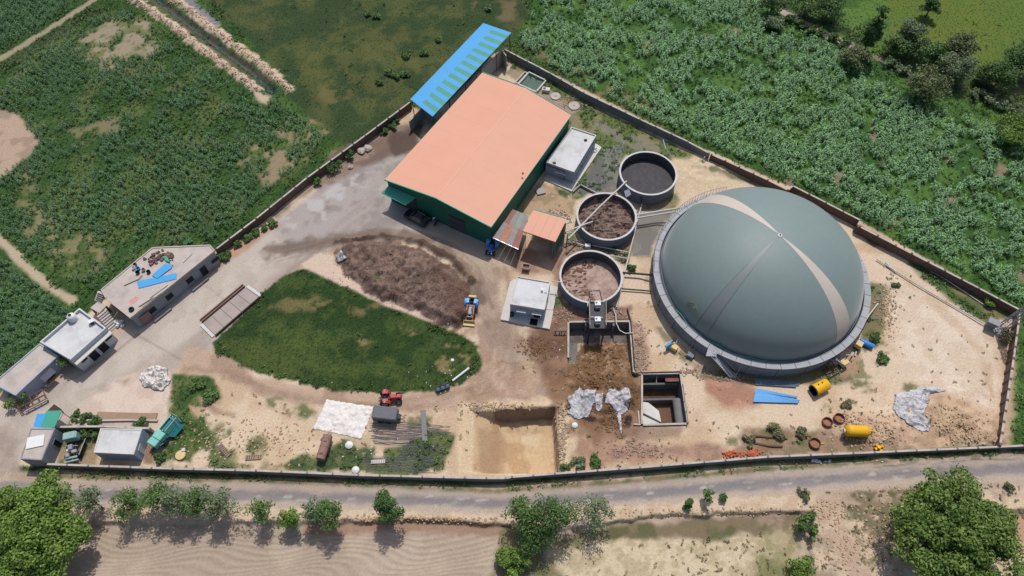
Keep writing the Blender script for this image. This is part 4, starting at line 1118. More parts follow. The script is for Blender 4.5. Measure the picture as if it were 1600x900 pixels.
# low grey house at the left edge
gh, ci_, co = house('grey_house', 'long low grey house with a bare roof at the left edge of the photo', 'house', [(62, 536), (91, 556), (24, 618), (-12, 599)], 2.6, M_WALLB, M_ROOFT, .12, .2)
i = facing(ci_, .6, -.8); a, b = edge(ci_, i); L = (b - a).length; dv = (b - a).normalized(); nv = Vector((dv.y, -dv.x))
win(gh, a, b, L - 3.6, L - 2.2, .1, 2.0, 'door', M_DARK, M_WALLG)
p = a + dv * (L - 3.9) + nv * .5
v = [(*(p - nv * .35), 2.2), (*(p - nv * .35 + dv * 2), 2.2), (*(p + nv * .7 + dv * 2), 1.9), (*(p + nv * .7), 1.9)]
MB(gh.location).hexa([(x[0], x[1], x[2] - .06) for x in v][::-1] + v[::-1]).build('awning', mat('slate_awning', A(92, 92, 108), .8), gh)

# gatehouse
gt, ci_, co = house('gatehouse', 'small gatehouse at the yard entrance with a white panel on its roof', 'gatehouse', [(48, 669), (86, 669), (65, 719), (31, 717)], 2.9, M_WALLG, M_ROOFT, .08, .18)
q = XY([(43, 684), (70, 679), (68, 696), (40, 702)], 3.0)
pn = MB((q[0][0], q[0][1], 0)).prism(q, 3.0, 3.05).build('roof_panel', M_WHITE); pn.location = (q[0][0], q[0][1], 0)
tag(pn, 'white sheet lying flat on the gatehouse roof', 'sheet')
i = facing(ci_, .9, -.4); a, b = edge(ci_, i); win(gt, a, b, 2.6, 3.4, .1, 2.1, 'door', M_DARK, M_WALLG)
cp = thing('carport', 'blue and green sheeted porch roof attached before the gatehouse', 'porch', (*XY([(72, 655)], 2.8)[0], 0)); o = cp.location
for px, m in (([(58, 647), (72, 646), (64, 668), (52, 667)], M_BLUE), ([(72.5, 642), (97, 641.5), (85, 668), (64.5, 668)], M_TEAL)):
    q = XY(px, 2.8); MB(o).prism(q, 2.76, [2.86, 2.86, 2.80, 2.80]).build('roof_sheet', m, cp)
q = XY([(74, 641), (84, 631), (97, 640), (96, 641)], 2.7); MB(o).prism(q, 2.55, 2.62).build('roof_sheet', mat('dark_sheet', A(70, 52, 50), .8), cp)
for px in ((60, 648), (96, 643), (84, 633)):
    p = G(*px, 2.7); MB(o).tube([(p.x, p.y, -.1), (p.x, p.y, 2.7)], .05, 6).build('post', M_STEELD, cp)

# block beside it
st2, ci_, co = house('store_block', 'pale flat roofed store block standing by the roadside wall', 'building', [(157, 669), (222, 670), (209, 710), (146, 707)], 2.7, M_WALLB, M_ROOFW, .08, .18, para_m=M_CONCW)
i = facing(ci_, 1, 0); a, b = edge(ci_, i); win(st2, a, b, .9, 1.8, .1, 2.0, 'door', M_WHITE, M_WALLW)
lw = [(250, 668), (233, 670), (160, 667), (88, 669)]
boundary('yard_wall', 'short low wall running behind the gatehouse store block', [(86, 667), (160, 666), (232, 669)], 1.6, M_CONC, 3.0, group='low walls in the yard')
kb = MB()
pts = XY([(110, 655), (150, 657), (200, 656), (246, 657)], .3)
for a, b in zip(pts[:-1], pts[1:]): kb.wall(a, b, -.2, .35, .25)
tag(kb.build('kerb_wall', M_COPE), 'low pale kerb between the pink sandy pad and the hedge', 'kerb')
kb = MB(); pts = XY([(150, 649), (185, 650), (220, 651), (244, 651)], .3)
for a, b in zip(pts[:-1], pts[1:]): kb.wall(a, b, -.2, .25, 1.2)
tag(kb.build('planting_bed', mat('bed_soil', A(160, 132, 112), .95, .1, 2, 9)), 'narrow brown planting bed beside the pink sandy pad', 'planting bed')

# ================================================================== TANKS AND THE DOME
def fit_ring(l, r, t, b, z):
    cx = (G(l, (t + b) / 2, z).x + G(r, (t + b) / 2, z).x) / 2
    R = (G(r, (t + b) / 2, z).x - G(l, (t + b) / 2, z).x) / 2
    cy = (G((l + r) / 2, t, z).y + G((l + r) / 2, b, z).y) / 2
    return cx, cy, R


def slurry(R, z, amp, sc, m, name, parent, seed, dome=0, patch=None):
    n = 72; g = np.linspace(-R, R, n); x, y = np.meshgrid(g, g)
    if callable(patch): patch = patch(x, y)
    rr = np.hypot(x, y); k = np.where(rr > R, R / np.maximum(rr, 1e-6), 1); x = x * k; y = y * k
    w = fbm(x + seed, (y + seed) * 1.6, sc, 4, seed)
    hh = z + amp * (np.abs(w - .5) * 2 - .3) + dome * (1 - (x * x + y * y) / R / R)
    vs = list(zip(x.ravel().tolist(), y.ravel().tolist(), hh.ravel().tolist()))
    fs = [(j * n + i, j * n + i + 1, (j + 1) * n + i + 1, (j + 1) * n + i) for j in range(n - 1) for i in range(n - 1)
          if min(rr[j, i], rr[j, i + 1], rr[j + 1, i], rr[j + 1, i + 1]) < R and (patch is None or patch[j, i] > 0)]
    b = MB(); b.v = vs; b.f = fs; b.m = [0] * len(fs)
    return b.build(name, m, parent, True)


M_LIQ = mat('black_slurry', A(58, 56, 62), .6, .18, .9, 5, .5, A(90, 86, 88), 1.6, spec=.2)
M_CRUST = mat('brown_crust', A(134, 112, 102), .9, .25, 1.2, 6, .5, A(78, 60, 52), 1.0, bump=.8, bump_scale=3)
M_CRUST2 = mat('pink_brown_slurry', A(172, 148, 136), .7, .16, .8, 3, .95, A(100, 68, 52), .3, bump=.5, bump_scale=2.5)


def round_tank(label, box, H, lvl, m, amp, sc, seed, dome=0):
    cx, cy, R = fit_ring(*box, H)
    th = thing('slurry_tank', label, 'tank', (cx, cy, 0), 0, 'round slurry tanks')
    ns = 12
    for k in range(ns):      # curved wall plates bolted edge to edge
        a0, a1 = 2 * PI * k / ns + .004, 2 * PI * (k + 1) / ns - .004
        MB().lathe([(R - .22, -.3), (R, -.3), (R, H - .06), (R - .22, H - .06)], (0, 0, 0), 6, 0, 'Z', True, a0, a1).build('wall_plate', M_TANKO, th, True)
    MB().lathe([(R - .24, .1), (R - .225, H - .07)], (0, 0, 0), 64).build('lining', M_TANKI, th, True)
    MB().lathe([(R - .26, H - .055), (R + .06, H - .055), (R + .06, H + .08), (R - .26, H + .08)], (0, 0, 0), 64, 0, 'Z', True).build('rim', M_RIM, th)
    for z in (.8, 1.6): MB().lathe([(R + .002, z - .05), (R + .05, z), (R + .002, z + .05)], (0, 0, 0), 64).build('hoop', M_TANKO, th)
    slurry(R - .25, H - lvl, amp, sc, m, 'slurry', th, seed, dome)
    return th, cx, cy, R


tk1, x1, y1, R1 = round_tank('round steel tank of dark liquid slurry nearest the cornfield wall', (968, 1057.5, 236.5, 305.5), 2.7, 1.7, M_LIQ, .015, 1.2, 5)
tk2, x2, y2, R2 = round_tank('middle round tank full of rippled brown crust with a pipe across it', (901, 994.5, 300, 377), 2.4, 1.2, M_CRUST, 1.5, 1.7, 9)
tk3, x3, y3, R3 = round_tank('round tank of pinkish brown slurry with the black steel platform', (874.5, 972.5, 392, 473), 2.5, 2.0, M_CRUST2, .12, 1.6, 14)

M_CRUST3 = mat('red_brown_crust', A(122, 90, 74), .9, .22, 1.4, 6, .5, A(84, 58, 46), 1.0, bump=.8, bump_scale=3)
slurry(R3 - .25, 2.5 - 2.0 + .05, .5, .9, M_CRUST3, 'floating_crust', tk3, 31, 0, lambda x, y: -x * .14 - y * .02 + 1.6 * (fbm(x + 50, y + 20, 2.2, 4, 6) - .5) - .05)
# dome digester
DX, DY, DR, DH = 39.83, 63.61, 17.16, 3.0
dg = thing('gas_dome', 'huge grey green membrane dome on a round tank with a beige stripe', 'biogas dome', (DX, DY, 0))
n = 48
for k in range(n):
    a0, a1 = 2 * PI * k / n + .0012, 2 * PI * (k + 1) / n - .0012
    MB().lathe([(DR - .55, -.3), (DR - .2, -.3), (DR - .2, DH - .2), (DR - .55, DH - .2)], (0, 0, 0), 3, 0, 'Z', True, a0, a1).build('wall_panel', M_RING, dg, True)
    MB().lathe([(DR - .95, DH - .15), (DR, DH - .15), (DR, DH), (DR - .95, DH)], (0, 0, 0), 3, 0, 'Z', True, a0 + .001, a1 - .001).build('walkway_plate', M_WALK, dg, True)
for k in range(n // 2):
    a = 2 * PI * k / (n // 2); MB().box(((DR - .12) * math.cos(a), (DR - .12) * math.sin(a), DH / 2 - .2), (.16, .2, DH - .1), a).build('buttress', M_RING, dg)
for z in (.7, 1.5, 2.3): MB().lathe([(DR - .2, z - .04), (DR - .13, z), (DR - .2, z + .04)], (0, 0, 0), 96).build('hoop', M_RING, dg)
MB().lathe([(15.3, DH - .9), (DR - .955, DH - .9)], (0, 0, 0), 96).build('channel', M_STEELD, dg)
MB().lathe([(DR - 1.05, DH - .95), (DR - .96, DH - .95), (DR - .96, DH + .1), (DR - 1.05, DH + .1)], (0, 0, 0), 96, 0, 'Z', True).build('kerb', M_RING, dg)
MB().lathe([(15.86, DH - .12), (15.94, DH - .05), (15.86, DH + .02), (15.78, DH - .05)], (0, 0, 0), 96, 0, 'Z', True).build('clamp_hose', M_STEEL, dg, True)
RB, HB = 15.72, 10.0
mp = [(RB * math.sin(t), DH - .3 + (HB + .3) * math.cos(t)) for t in np.linspace(0, PI / 2, 40)]
MB().lathe([(RB, DH - .9)] + [mp[i] for i in range(39, 0, -1)] + [(0.001, mp[0][1])], (0, 0, 0), 144).build('membrane', M_MEMB, dg, True)


def gore(name, az0, az1, m, p0=2, p1=89.0, lift=.02, n=40, fl=0.0):
    """strip of membrane lying on the dome between two meridians"""
    b = MB(); vs = []; fs = []
    for i in range(n + 1):
        t = math.radians(p0 + (p1 - p0) * i / n)
        w = math.radians(az1 - az0) / 2; mid = math.radians((az0 + az1) / 2)
        w *= 1 + fl * math.sin(2 * t)
        for j in range(5):
            a = mid - w + 2 * w * j / 4
            r = RB * math.sin(t); z = DH - .3 + (HB + .3) * math.cos(t)
            nv = Vector((math.cos(a) * math.sin(t) / RB, math.sin(a) * math.sin(t) / RB, math.cos(t) / HB)).normalized()
            vs.append(Vector((r * math.cos(a), r * math.sin(a), z)) + nv * (lift + (.01 if j in (1, 2, 3) else 0)))
    for i in range(n):
        for j in range(4):
            fs.append((i * 5 + j, (i + 1) * 5 + j, (i + 1) * 5 + j + 1, i * 5 + j + 1))
    b.v = [tuple(v) for v in vs]; b.f = fs; b.m = [0] * len(fs)
    return b.build(name, m, dg, True)


gore('stripe', 303.3, 314.5, M_STRIPE); gore('stripe', 118.5, 131.5, M_STRIPE)
gore('membrane_band', 220.5, 228.5, M_SEAM)
for a in (220.5, 228.5): gore('band_edge', a - .14, a + .14, mat('band_edge_tape', A(100, 106, 106), .6, .05), 26, 84, .03)
MB().lathe([(.35, DH + HB - .03), (.35, DH + HB + .05), (0, DH + HB + .09)], (0, 0, 0), 16).build('crown_cap', M_STRIPE, dg)
MB().lathe([(.1, DH + HB + .05), (.1, DH + HB + .2), (0, DH + HB + .22)], (0, 0, 0), 10).build('crown_valve', M_BLACK, dg)
# faint round emblem printed low on the membrane
em = MB()
ea, et = math.radians(213), math.radians(80)
def dpt(a, t, lift=.03):
    r = RB * math.sin(t); z = DH - .3 + (HB + .3) * math.cos(t)
    nv = Vector((math.cos(a) * math.sin(t) / RB, math.sin(a) * math.sin(t) / RB, math.cos(t) / HB)).normalized()
    return Vector((r * math.cos(a), r * math.sin(a), z)) + nv * lift
et = math.radians(74)
for rad in (.45, .75, 1.05):
    for s0, s1 in ((-.2, 1.0), (1.3, 2.7)):
        em.tube([dpt(ea + rad * math.cos(t) / RB, et - rad * math.sin(t) / 12) for t in np.linspace(s0 * PI / 2 - .3, s1 * PI / 2 - .3, 14)], .045, 4)
em.build('emblem', mat('faded_yellow_print', A(150, 150, 112), .6), dg)
# walkway stair, outlet and ropes on the near side
stp = thing('steel_stairs', 'steel stairs leading down from the dome walkway on the near side', 'stairs', (*G(1128, 570, 1.5).xy, 0)); o = stp.location
p0, p1 = G(1112, 552, 3.0), G(1143, 586, .2)
pl = XY([(1106, 545), (1122, 547), (1119, 557), (1103, 556)], 2.98); MB(o).prism(pl, 2.86, 2.97).build('landing', M_WALK, stp)
dd = (p1 - p0); side = Vector((-dd.y, dd.x, 0)).normalized() * .5
for s in (-1, 1):
    MB(o).tube([p0 + side * s, p1 + side * s], .08, 6).build('stringer', M_STEEL, stp)
    MB(o).tube([p0 + side * s + Vector((0, 0, 1)), p1 + side * s + Vector((0, 0, 1)), p1 + side * s], .035, 6).build('handrail', M_CHROME, stp)
for k in range(13):
    c = p0 + dd * (k + .5) / 13; MB(o).box(c, (.95, .28, .05), math.atan2(side.y, side.x)).build('step', M_WALK, stp)
pl = XY([(1140, 580), (1153, 583), (1150, 590), (1136, 588)], .3); MB(o).prism(pl, -.1, .25).build('foot_slab', M_CONC, stp)
MB(o).tube([(*G(1150, 586, .2).xy, .2), (*G(1157, 574, 1.8).xy, 2.8)], .04, 6).build('handrail', M_CHROME, stp)
vb = thing('vent_pipe', 'short pale pipe standing at the foot of the grey dome band', 'pipe', (*G(1095, 515, 3).xy, 2.6))
MB().tube([(0, 0, 0), (0, 0, .7), (.5, .75, 1.2)], .14, 8).build('elbow_pipe', M_COPE, vb, True); MB().box((0, 0, .1), (.6, .6, .3)).build('base', M_COPE, vb)
rp = MB()
for a0, a1, rr, zz in ((206, 226, 16.0, 3.15), (232, 262, 16.02, 3.12)):
    rp.tube([(DX + rr * math.cos(math.radians(a)), DY + rr * math.sin(math.radians(a)), zz + .25 * math.sin((a - a0) * .35)) for a in np.linspace(a0, a1, 16)], .06, 6)
tag(rp.build('rope', M_TEAL), 'pale green rope slung along the inner edge of the dome walkway', 'rope')
rl = MB()
for k in range(40):
    a = math.radians(100 + 2.0 * k); c = (DX + (DR - .08) * math.cos(a), DY + (DR - .08) * math.sin(a))
    rl.tube([(*c, DH), (*c, DH + 1.0)], .03, 4)
rl.tube([(DX + (DR - .08) * math.cos(math.radians(a)), DY + (DR - .08) * math.sin(math.radians(a)), DH + 1) for a in np.arange(100, 179, 2.0)], .035, 4)
ro = rl.build('railing', M_STEEL, None); ro.parent = dg; ro.location = (-DX, -DY, 0)
cbl = MB()
cbl.tube([(DX + (DR + .5) * math.cos(math.radians(a)), DY + (DR + .5) * math.sin(math.radians(a)), .6 + .5 * math.sin(a * .5)) for a in range(345, 381, 3)], .05, 5)
tag(cbl.build('cable', M_BLACK), 'thin dark cable looped round the far right side of the dome', 'cable')


def pipe(px, r, label, m=M_PIPE, name='pipe', n=8, group=None):
    pts = [G(u, v, z) for u, v, z in px]
    return tag(MB().tube(pts, r, n).build(name, m, None, True), label, 'pipe', group)


pipe([(979, 283, 3.0), (935, 325, 2.9), (888, 373, 2.7), (885, 380, .1)], .14, 'long pale pipe slanting right across the brown crusted middle tank', n=10)
pipe([(926, 346, 2.0), (915, 350, 2.8), (884, 362, 2.7), (881, 372, .1)], .12, 'short pale pipe dipping into the middle tank from its left')
pipe([(993, 336, 2.0), (1030, 330, 2.0), (1068, 324, 2.6)], .14, 'upper of two pale pipes running from the middle tank to the dome')
pipe([(993, 341, 1.8), (1030, 335, 1.8), (1062, 330, 2.6)], .14, 'lower of two pale pipes running from the middle tank to the dome')
pipe([(1003, 318, .5), (996, 345, .5), (985, 390, .5), (976, 425, .5), (972, 445, .5)], .12, 'pale ground pipe running between the tanks and the dome')
pipe([(973, 426, .8), (1000, 428, .8), (1022, 430, 1.2)], .17, 'dark upper pipe from the third tank across sand to the dome', M_STEELD)
pipe([(970, 451, .4), (995, 453, .4), (1018, 455, .4)], .12, 'thin dark lower pipe from the third tank across the sand', M_STEELD)
pipe([(886, 376, .5), (902, 380, .5), (918, 385, .5)], .1, 'pale pipe from the pipe elbows to the white pump box')
pipe([(925, 383, .6), (955, 389, .6), (982, 394, .6)], .1, 'upper pale pipe crossing the grass below the middle tank')
pipe([(945, 398, .6), (965, 401, .6), (980, 404, .6)], .1, 'lower pale pipe crossing the grass beside the third tank')
pipe([(862, 439, 2.6), (870, 440, 2.6), (877, 441, 2.7)], .09, 'short pipe bridging the control room roof and the third tank')
pipe([(1001, 305, 2.9), (1003, 318, .4)], .09, 'dark down pipe on the wall of the first tank', M_STEELD)
pipe([(1050, 246, .6), (1040, 232, 2.2), (1036, 218, 2.4)], .07, 'thin pale leaning pole by the cornfield wall above the first tank')
pipe([(1096, 254, .2), (1101, 245, 1.6)], .1, 'short white pipe sticking out below the cornfield wall')
pipe([(953, 483, .4), (958, 481, .6), (962, 492, .5), (963, 505, 1.0), (968, 516, .6), (977, 521, .5), (989, 520, .6)], .09, 'white hose looping into the bunker past the slurry separator')
pipe([(972, 445, .4), (966, 470, .4), (963, 480, .4)], .1, 'white pipe standing down the right side of the third tank')
pipe([(980, 482, .3), (985, 500, .3), (988, 530, .3), (991, 575, .3), (993, 583, .3), (1062, 581, .3)], .12, 'dark pipe following the bunker wall down to the second pit', M_STEELD)
pipe([(1370, 405, .3), (1400, 424, .3), (1440, 449, .3), (1500, 484, .3), (1540, 507, .4)], .1, 'long pale pipe along the grass strip below the right wall')
pipe([(1383, 410, .3), (1400, 425, .3)], .14, 'short white pipe lying on the grass near the dome')
pipe([(1430, 410, .2), (1480, 438, .2), (1540, 478, .2)], .08, 'thin pale upper line along the weeds below the right wall')
pipe([(1372, 474, .3), (1358, 492, 1.2), (1345, 512, 2.8)], .11, 'pale pipe leaning on the right side of the dome ring')
for k, (u, v) in enumerate(((884, 350), (887, 366))):
    pipe([(u, v, .1), (u, v, 1.6), (u + 8, v - 3, 2.0)], .1, ('pale elbow pipe standing left of the middle tank', 'lower pale elbow pipe standing left of the middle tank')[k])
br = MB(); p = XY([(975, 299), (983, 295), (986, 304), (978, 309)], 2.5); br.prism(p, 2.45, 2.55)
tag(br.build('bridge_plate', M_TANKO), 'grey steel plate bridging the dark tank and the middle tank', 'bridge plate')
pb = thing('pump_box', 'small white pump box between the middle and third tanks', 'pump', tuple(GG(918, 387)))
MB().box((0, 0, .4), (.9, .6, .8)).build('casing', M_WHITE, pb); MB().tube([(.5, 0, .3), (.9, 0, .3)], .15, 8).build('motor', M_STEELD, pb)
gw = MB()
pts = XY([(895, 299), (907, 288), (934, 302)], .5)
for a, b in zip(pts[:-1], pts[1:]): gw.wall(a, b, -.2, .5, .2)
tag(gw.build('low_wall', M_CONC), 'thin low wall between the cabin slab and the middle tank', 'wall')
gs = MB(); p = XY([(836, 295), (848, 293), (853, 301), (840, 304)], .3); gs.prism(p, -.1, .3)
tag(gs.build('concrete_block', M_CONC), 'flat square concrete block on bare earth beside the warehouse', 'block')

# concrete basin, round covers and block behind the warehouse
ba = thing('concrete_basin', 'open concrete basin of green water behind the warehouse', 'basin', (*G(830, 127).xy, 0)); o = ba.location
bq = XY([(826, 112), (853, 125), (838, 143), (810, 131)], .6)
for i in range(4): MB(o).wall(bq[i], Vector(bq[(i + 1) % 4]) - (Vector(bq[(i + 1) % 4]) - Vector(bq[i])).normalized() * .25, -.2, .6, .25).build('wall', M_CONCW, ba)
MB(o).prism(bq, -.1, .12).build('water', mat('green_water', A(62, 92, 78), .3, .2, .8, 4), ba)
bq2 = XY([(820, 112), (826, 114), (811, 131), (805, 128)], .5)
for i in range(4): MB(o).wall(bq2[i], bq2[(i + 1) % 4], -.2, .5, .15).build('side_channel', M_CONCW, ba)
for (u, v, r), lb in (((868, 151, .98), 'round white concrete cover nearer the basin behind the warehouse'), ((897, 166, 1.1), 'round white concrete cover at the far right corner of the warehouse')):
    c = GG(u, v); t = thing('well_cover', lb, 'cover', tuple(c), 0, 'round concrete covers')
    MB().lathe([(0, .2), (r, .2), (r, -.2)], (0, 0, 0), 28).build('cover_disc', M_COPE, t); MB().lathe([(0, .25), (.25, .25), (.25, .2)], (0, 0, 0), 12).build('hatch', M_CONC, t)
c = GG(853, 143); t = thing('manhole_box', 'white concrete box with a rusty hatch behind the warehouse', 'box', tuple(c), -.2)
MB().box((0, 0, .35), (1.5, .9, .8)).build('casing', M_CONCW, t); MB().box((-.3, 0, .77), (.5, .5, .05)).build('hatch', M_RUST, t)

# ------------------------------------------------------------------ BUNKER AND SECOND PIT
bk = thing('concrete_bunker', 'concrete bunker walls round the brown silage below the third tank', 'bunker', (*G(935, 540).xy, 0)); o = bk.location
rim = [(888, 600), (888, 503), (984, 502), (990.5, 582), (1003, 584)]
rp_ = XY(rim, .25)
for i in range(4):
    a, b = Vector(rp_[i]), Vector(rp_[i + 1]); d = (b - a).normalized(); L = (b - a).length
    if i == 0:
        a = Vector(XY([(888, 560)], .25)[0]); L = (b - a).length
    k = max(1, round(L / 2.4))
    for j in range(k):
        MB(o).wall(a + d * (L * j / k + (.1 if j == 0 else .0)), a + d * (L * (j + 1) / k - .04), -2.4, .25, .24).build('wall_panel', M_CONCD, bk)
        MB(o).wall(a + d * (L * j / k + (.14 if j == 0 else 0)), a + d * (L * (j + 1) / k - .04), .252, .33, .30).build('coping', M_COPE, bk)
for u in (915, 958):
    p = G(u, 509, -.5); MB(o).box((p.x, p.y - .1, -.95), (.3, .5, 2.2)).build('buttress', M_CONCD, bk)
pt = thing('concrete_pit', 'deep concrete pit with cross walls and a white slab inside', 'pit', (*G(1038, 625).xy, 0)); o = pt.location
pr_ = [Vector(p) for p in XY([(1003, 664), (1003, 584), (1063, 583), (1075, 662)], .2)]
M_PITW = mat('pit_concrete', A(110, 108, 108), .9, .12, .7, 8, .4, A(76, 72, 70), .6)
for i in range(4):
    a, b = pr_[i], pr_[(i + 1) % 4]; d = (b - a).normalized()
    MB(o).wall(a + d * .13, b - d * .13, -3.4, .2, .26).build('wall', M_PITW, pt)
    MB(o).wall(a + d * .16, b - d * .16, .202, .28, .3).build('coping', M_COPE, pt)
def inpit(s, t): return pr_[1].lerp(pr_[2], s).lerp(pr_[0].lerp(pr_[3], s), t)
for t, z in ((.14, -1.0), (.42, -1.6)):
    MB(o).wall(inpit(.03, t), inpit(.97, t), -3.4, z, .3).build('cross_wall', M_PITW, pt)
MB(o).prism([inpit(.62, .012), inpit(.97, .012), inpit(.97, .13), inpit(.62, .13)], -.55, -.45).build('cover_plate', M_RUST, pt)
MB(o).tube([(*inpit(.4, .01), -.3), (*inpit(.4, .13), -1.0)], .06, 6).build('brace', M_COPE, pt)
qs = [inpit(.03, .5), inpit(.18, .52), inpit(.42, .68), inpit(.46, .97), inpit(.03, .97)]
MB(o).prism(qs, -3.2, [-.9, -.9, -1.0, -.7, -.7]).build('slab', M_CONCW, pt)
e0, e1 = inpit(.04, .74), inpit(.45, .93); MB(o).wall(e0, e1, -.8, -.6, .2).build('drain_channel', M_STEELD, pt)
MB(o).tube([(*inpit(.9, .45), -1.6), (*inpit(.9, .97), -1.6)], .75, 16).build('drain_pipe', M_CONCD, pt, True)
c = MB(); c.wall(XY([(997, 642)], .2)[0], XY([(999, 662)], .2)[0], -.2, .3, .2); c.wall(XY([(1001, 663.5)], .2)[0], XY([(990, 663)], .2)[0], -.2, .3, .2)
tag(c.build('kerb_wall', M_COPE), 'short pale kerb at the left corner of the deep concrete pit', 'kerb')
rt = MB(); rt.tube([G(1067, 600, 1.0), G(1070, 625, 1.0), G(1075, 660, 1.0)], .04, 5)
for u, v in ((1067, 600), (1070, 625), (1072, 642), (1075, 660)): rt.tube([G(u, v, .2), G(u, v, 1.0)], .04, 5)
tag(rt.build('railing', M_STEELD), 'dark pipe railing along the right edge of the deep concrete pit', 'railing')

# ------------------------------------------------------------------ SEPARATOR ON ITS BLACK PLATFORM
sp = thing('slurry_separator', 'black steel platform with two white topped separators over the bunker', 'separator', (*G(933, 490).xy, 0)); o = sp.location
zc = 3.2
for px, z in (((921, 474), zc), ((945, 474), zc), ((922, 512), zc), ((945, 512), zc)):
    p = G(*px, z); MB(o).box((p.x, p.y, z / 2 - 1), (.2, .2, z + 2)).build('leg', M_STEELD, sp)
dk = XY([(920, 472), (946, 472), (946, 513), (921, 513)], zc)
MB(o).prism(dk, zc - .15, zc - .02).build('deck', M_STEELD, sp)
for a, b in ((0, 3), (1, 2)):
    MB(o).tube([(*dk[a], zc + 1), (*dk[b], zc + 1)], .05, 6).build('handrail', M_COPE, sp)
    for t in (0, .33, .66, 1):
        p = Vector(dk[a]).lerp(Vector(dk[b]), t); MB(o).tube([(p.x, p.y, zc), (p.x, p.y, zc + 1)], .035, 5).build('rail_post', M_COPE, sp)
for v in (474, 499):
    p = G(934, v, zc + .8)
    MB(o).box((p.x, p.y, zc + .5), (.9, .8, .95)).build('separator_housing', M_WHITE, sp)
    MB(o).box((p.x, p.y - .55, zc + .35), (.7, .25, .6)).build('chute', M_TANKO, sp)
    MB(o).tube([(p.x - .2, p.y + .1, zc + .98), (p.x - .2, p.y + .1, zc + 1.25)], .14, 8).build('motor', M_STEEL, sp)
    MB(o).tube([(p.x - 1.0, p.y + .7, zc + .3), (p.x + .9, p.y + .6, zc + .3)], .08, 6).build('screw_pipe', M_STEEL, sp)
fr = XY([(921, 455), (937, 454), (941, 471), (922, 472)], zc)
for i in range(4): MB(o).tube([(*fr[i], zc), (*fr[(i + 1) % 4], zc)], .09, 6).build('frame_beam', M_STEELD, sp)
MB(o).tube([(*G(926, 455, zc).xy, zc + .1), (*G(932, 465, zc + .5).xy, zc + .5)], .06, 6).build('lift_arm', M_CHROME, sp)
p = G(921, 477, 2.6); MB(o).box((p.x, p.y, 2.7), (.7, .6, .3)).build('control_box', M_COPE, sp)

# ------------------------------------------------------------------ GEAR ROUND THE DOME
def gear_box(u, v, label, m, size, rz, z0=.0, extra=None):
    t = thing('blower_unit', label, 'blower', tuple(GG(u, v)), rz, 'blower units round the dome')
    MB().box((0, 0, z0 + size[2] / 2), size).build('casing', m, t)
    for s in (-1, 1): MB().box((s * size[0] * .35, 0, z0 / 2), (.12, size[1] * .9, max(.1, z0))).build('skid', M_STEELD, t)
    MB().box((size[0] / 2 + .02, 0, z0 + size[2] * .5), (.05, size[1] * .5, size[2] * .4)).build('vent_grille', M_STEELD, t)
    MB().tube([(0, size[1] / 2, z0 + size[2] * .6), (0, size[1] / 2 + .7, z0 + size[2] * .7), (0, size[1] / 2 + .9, z0 + size[2])], .12, 8).build('duct', M_STEEL, t)
    return t


M_CREAM = mat('cream_paint', A(216, 190, 134), .6, .05, 1, 7, .2, A(170, 150, 110), 1)
gear_box(1051, 545, 'cream yellow blower box at the left foot of the dome', M_CREAM, (1.3, .8, .8), -.6, .15)
gear_box(1078, 557, 'small grey blue box at the foot of the dome left of the stairs', M_TANKO, (1.0, .8, .6), -.6, .1)
gear_box(1315, 571, 'cream yellow blower box beside the dark frame at the dome', M_CREAM, (1.1, .9, .9), .55, .5)
gear_box(1338, 543, 'cream yellow blower box next to the blue drum at the dome', M_CREAM, (.95, .95, .9), .9, .5)
t = thing('agitator', 'blue agitator motor clamped low on the left of the dome', 'motor', (*G(1047, 536, 1.6).xy, 1.2), .6)
MB().tube([(-.8, 0, 0), (.3, 0, .1)], .25, 10).build('motor', M_BLUE, t, True); MB().tube([(.3, 0, .1), (1.2, 0, .3)], .12, 8).build('shaft', M_STEELD, t, True); MB().box((-.2, 0, -.6), (.3, .3, 1.2)).build('stand', M_BLUE, t)
t = thing('agitator', 'blue grey agitator on the lower right rim of the dome', 'motor', (*G(1303, 556, 2.2).xy, 2.0), 2.0)
MB().tube([(-.9, 0, .1), (.4, 0, -.3)], .22, 10).build('motor', M_TANKO, t, True); MB().tube([(-1.8, 0, .7), (-.9, 0, .3)], .06, 6).build('shaft', M_PIPE, t); MB().box((.2, 0, -.9), (.4, .4, 1.0)).build('stand', M_STEEL, t)
c = GG(1352, 539); t = thing('blue_drum', 'bright blue drum lying on its side right of the dome', 'drum', (c.x, c.y, c.z + .45), -.55)
MB().lathe([(0, -1.05), (.42, -1.05), (.45, -1), (.45, 1), (.42, 1.05), (0, 1.05)], (0, 0, 0), 18, 0, 'X').build('drum_body', mat('blue_drum_paint', A(64, 140, 220), .45), t, True)
for x in (-.5, .0, .5): MB().lathe([(.45, x - .04), (.48, x), (.45, x + .04)], (0, 0, 0), 18, 0, 'X').build('hoop', mat('blue_drum_paint', A(64, 140, 220)), t)
for x in (-.7, .7): MB().box((x, 0, -.43), (.15, .8, .16)).build('cradle', M_RUST, t)
pipe([(1323, 554, 2.2), (1330, 556, 1.0), (1334, 551, .6)], .1, 'pale bent pipe between the two cream boxes at the dome')
pipe([(1338, 549, .3), (1336, 556, .2)], .12, 'short pale pipe below the right cream box')
pipe([(1316, 550, 1.6), (1311, 560, .6)], .09, 'thin chrome pipe left of the dome agitator')
c = GG(1296, 578); t = thing('scrap_rack', 'rusty grey steel frame lying under the dome rim', 'rack', tuple(c), .5)
for i in range(4): MB().box((0, -1 + .66 * i, .25), (2.2, .12, .12)).build('rail', M_RUST, t)
for x in (-1, -.3, .4, 1): MB().box((x, 0, .34), (.1, 2.2, .06)).build('slat', M_STEELD, t)
for x in (-1.0, 1.0): MB().tube([(x, -1, 0), (x, -1, 1.0)], .06, 6).build('post', M_PIPE, t)

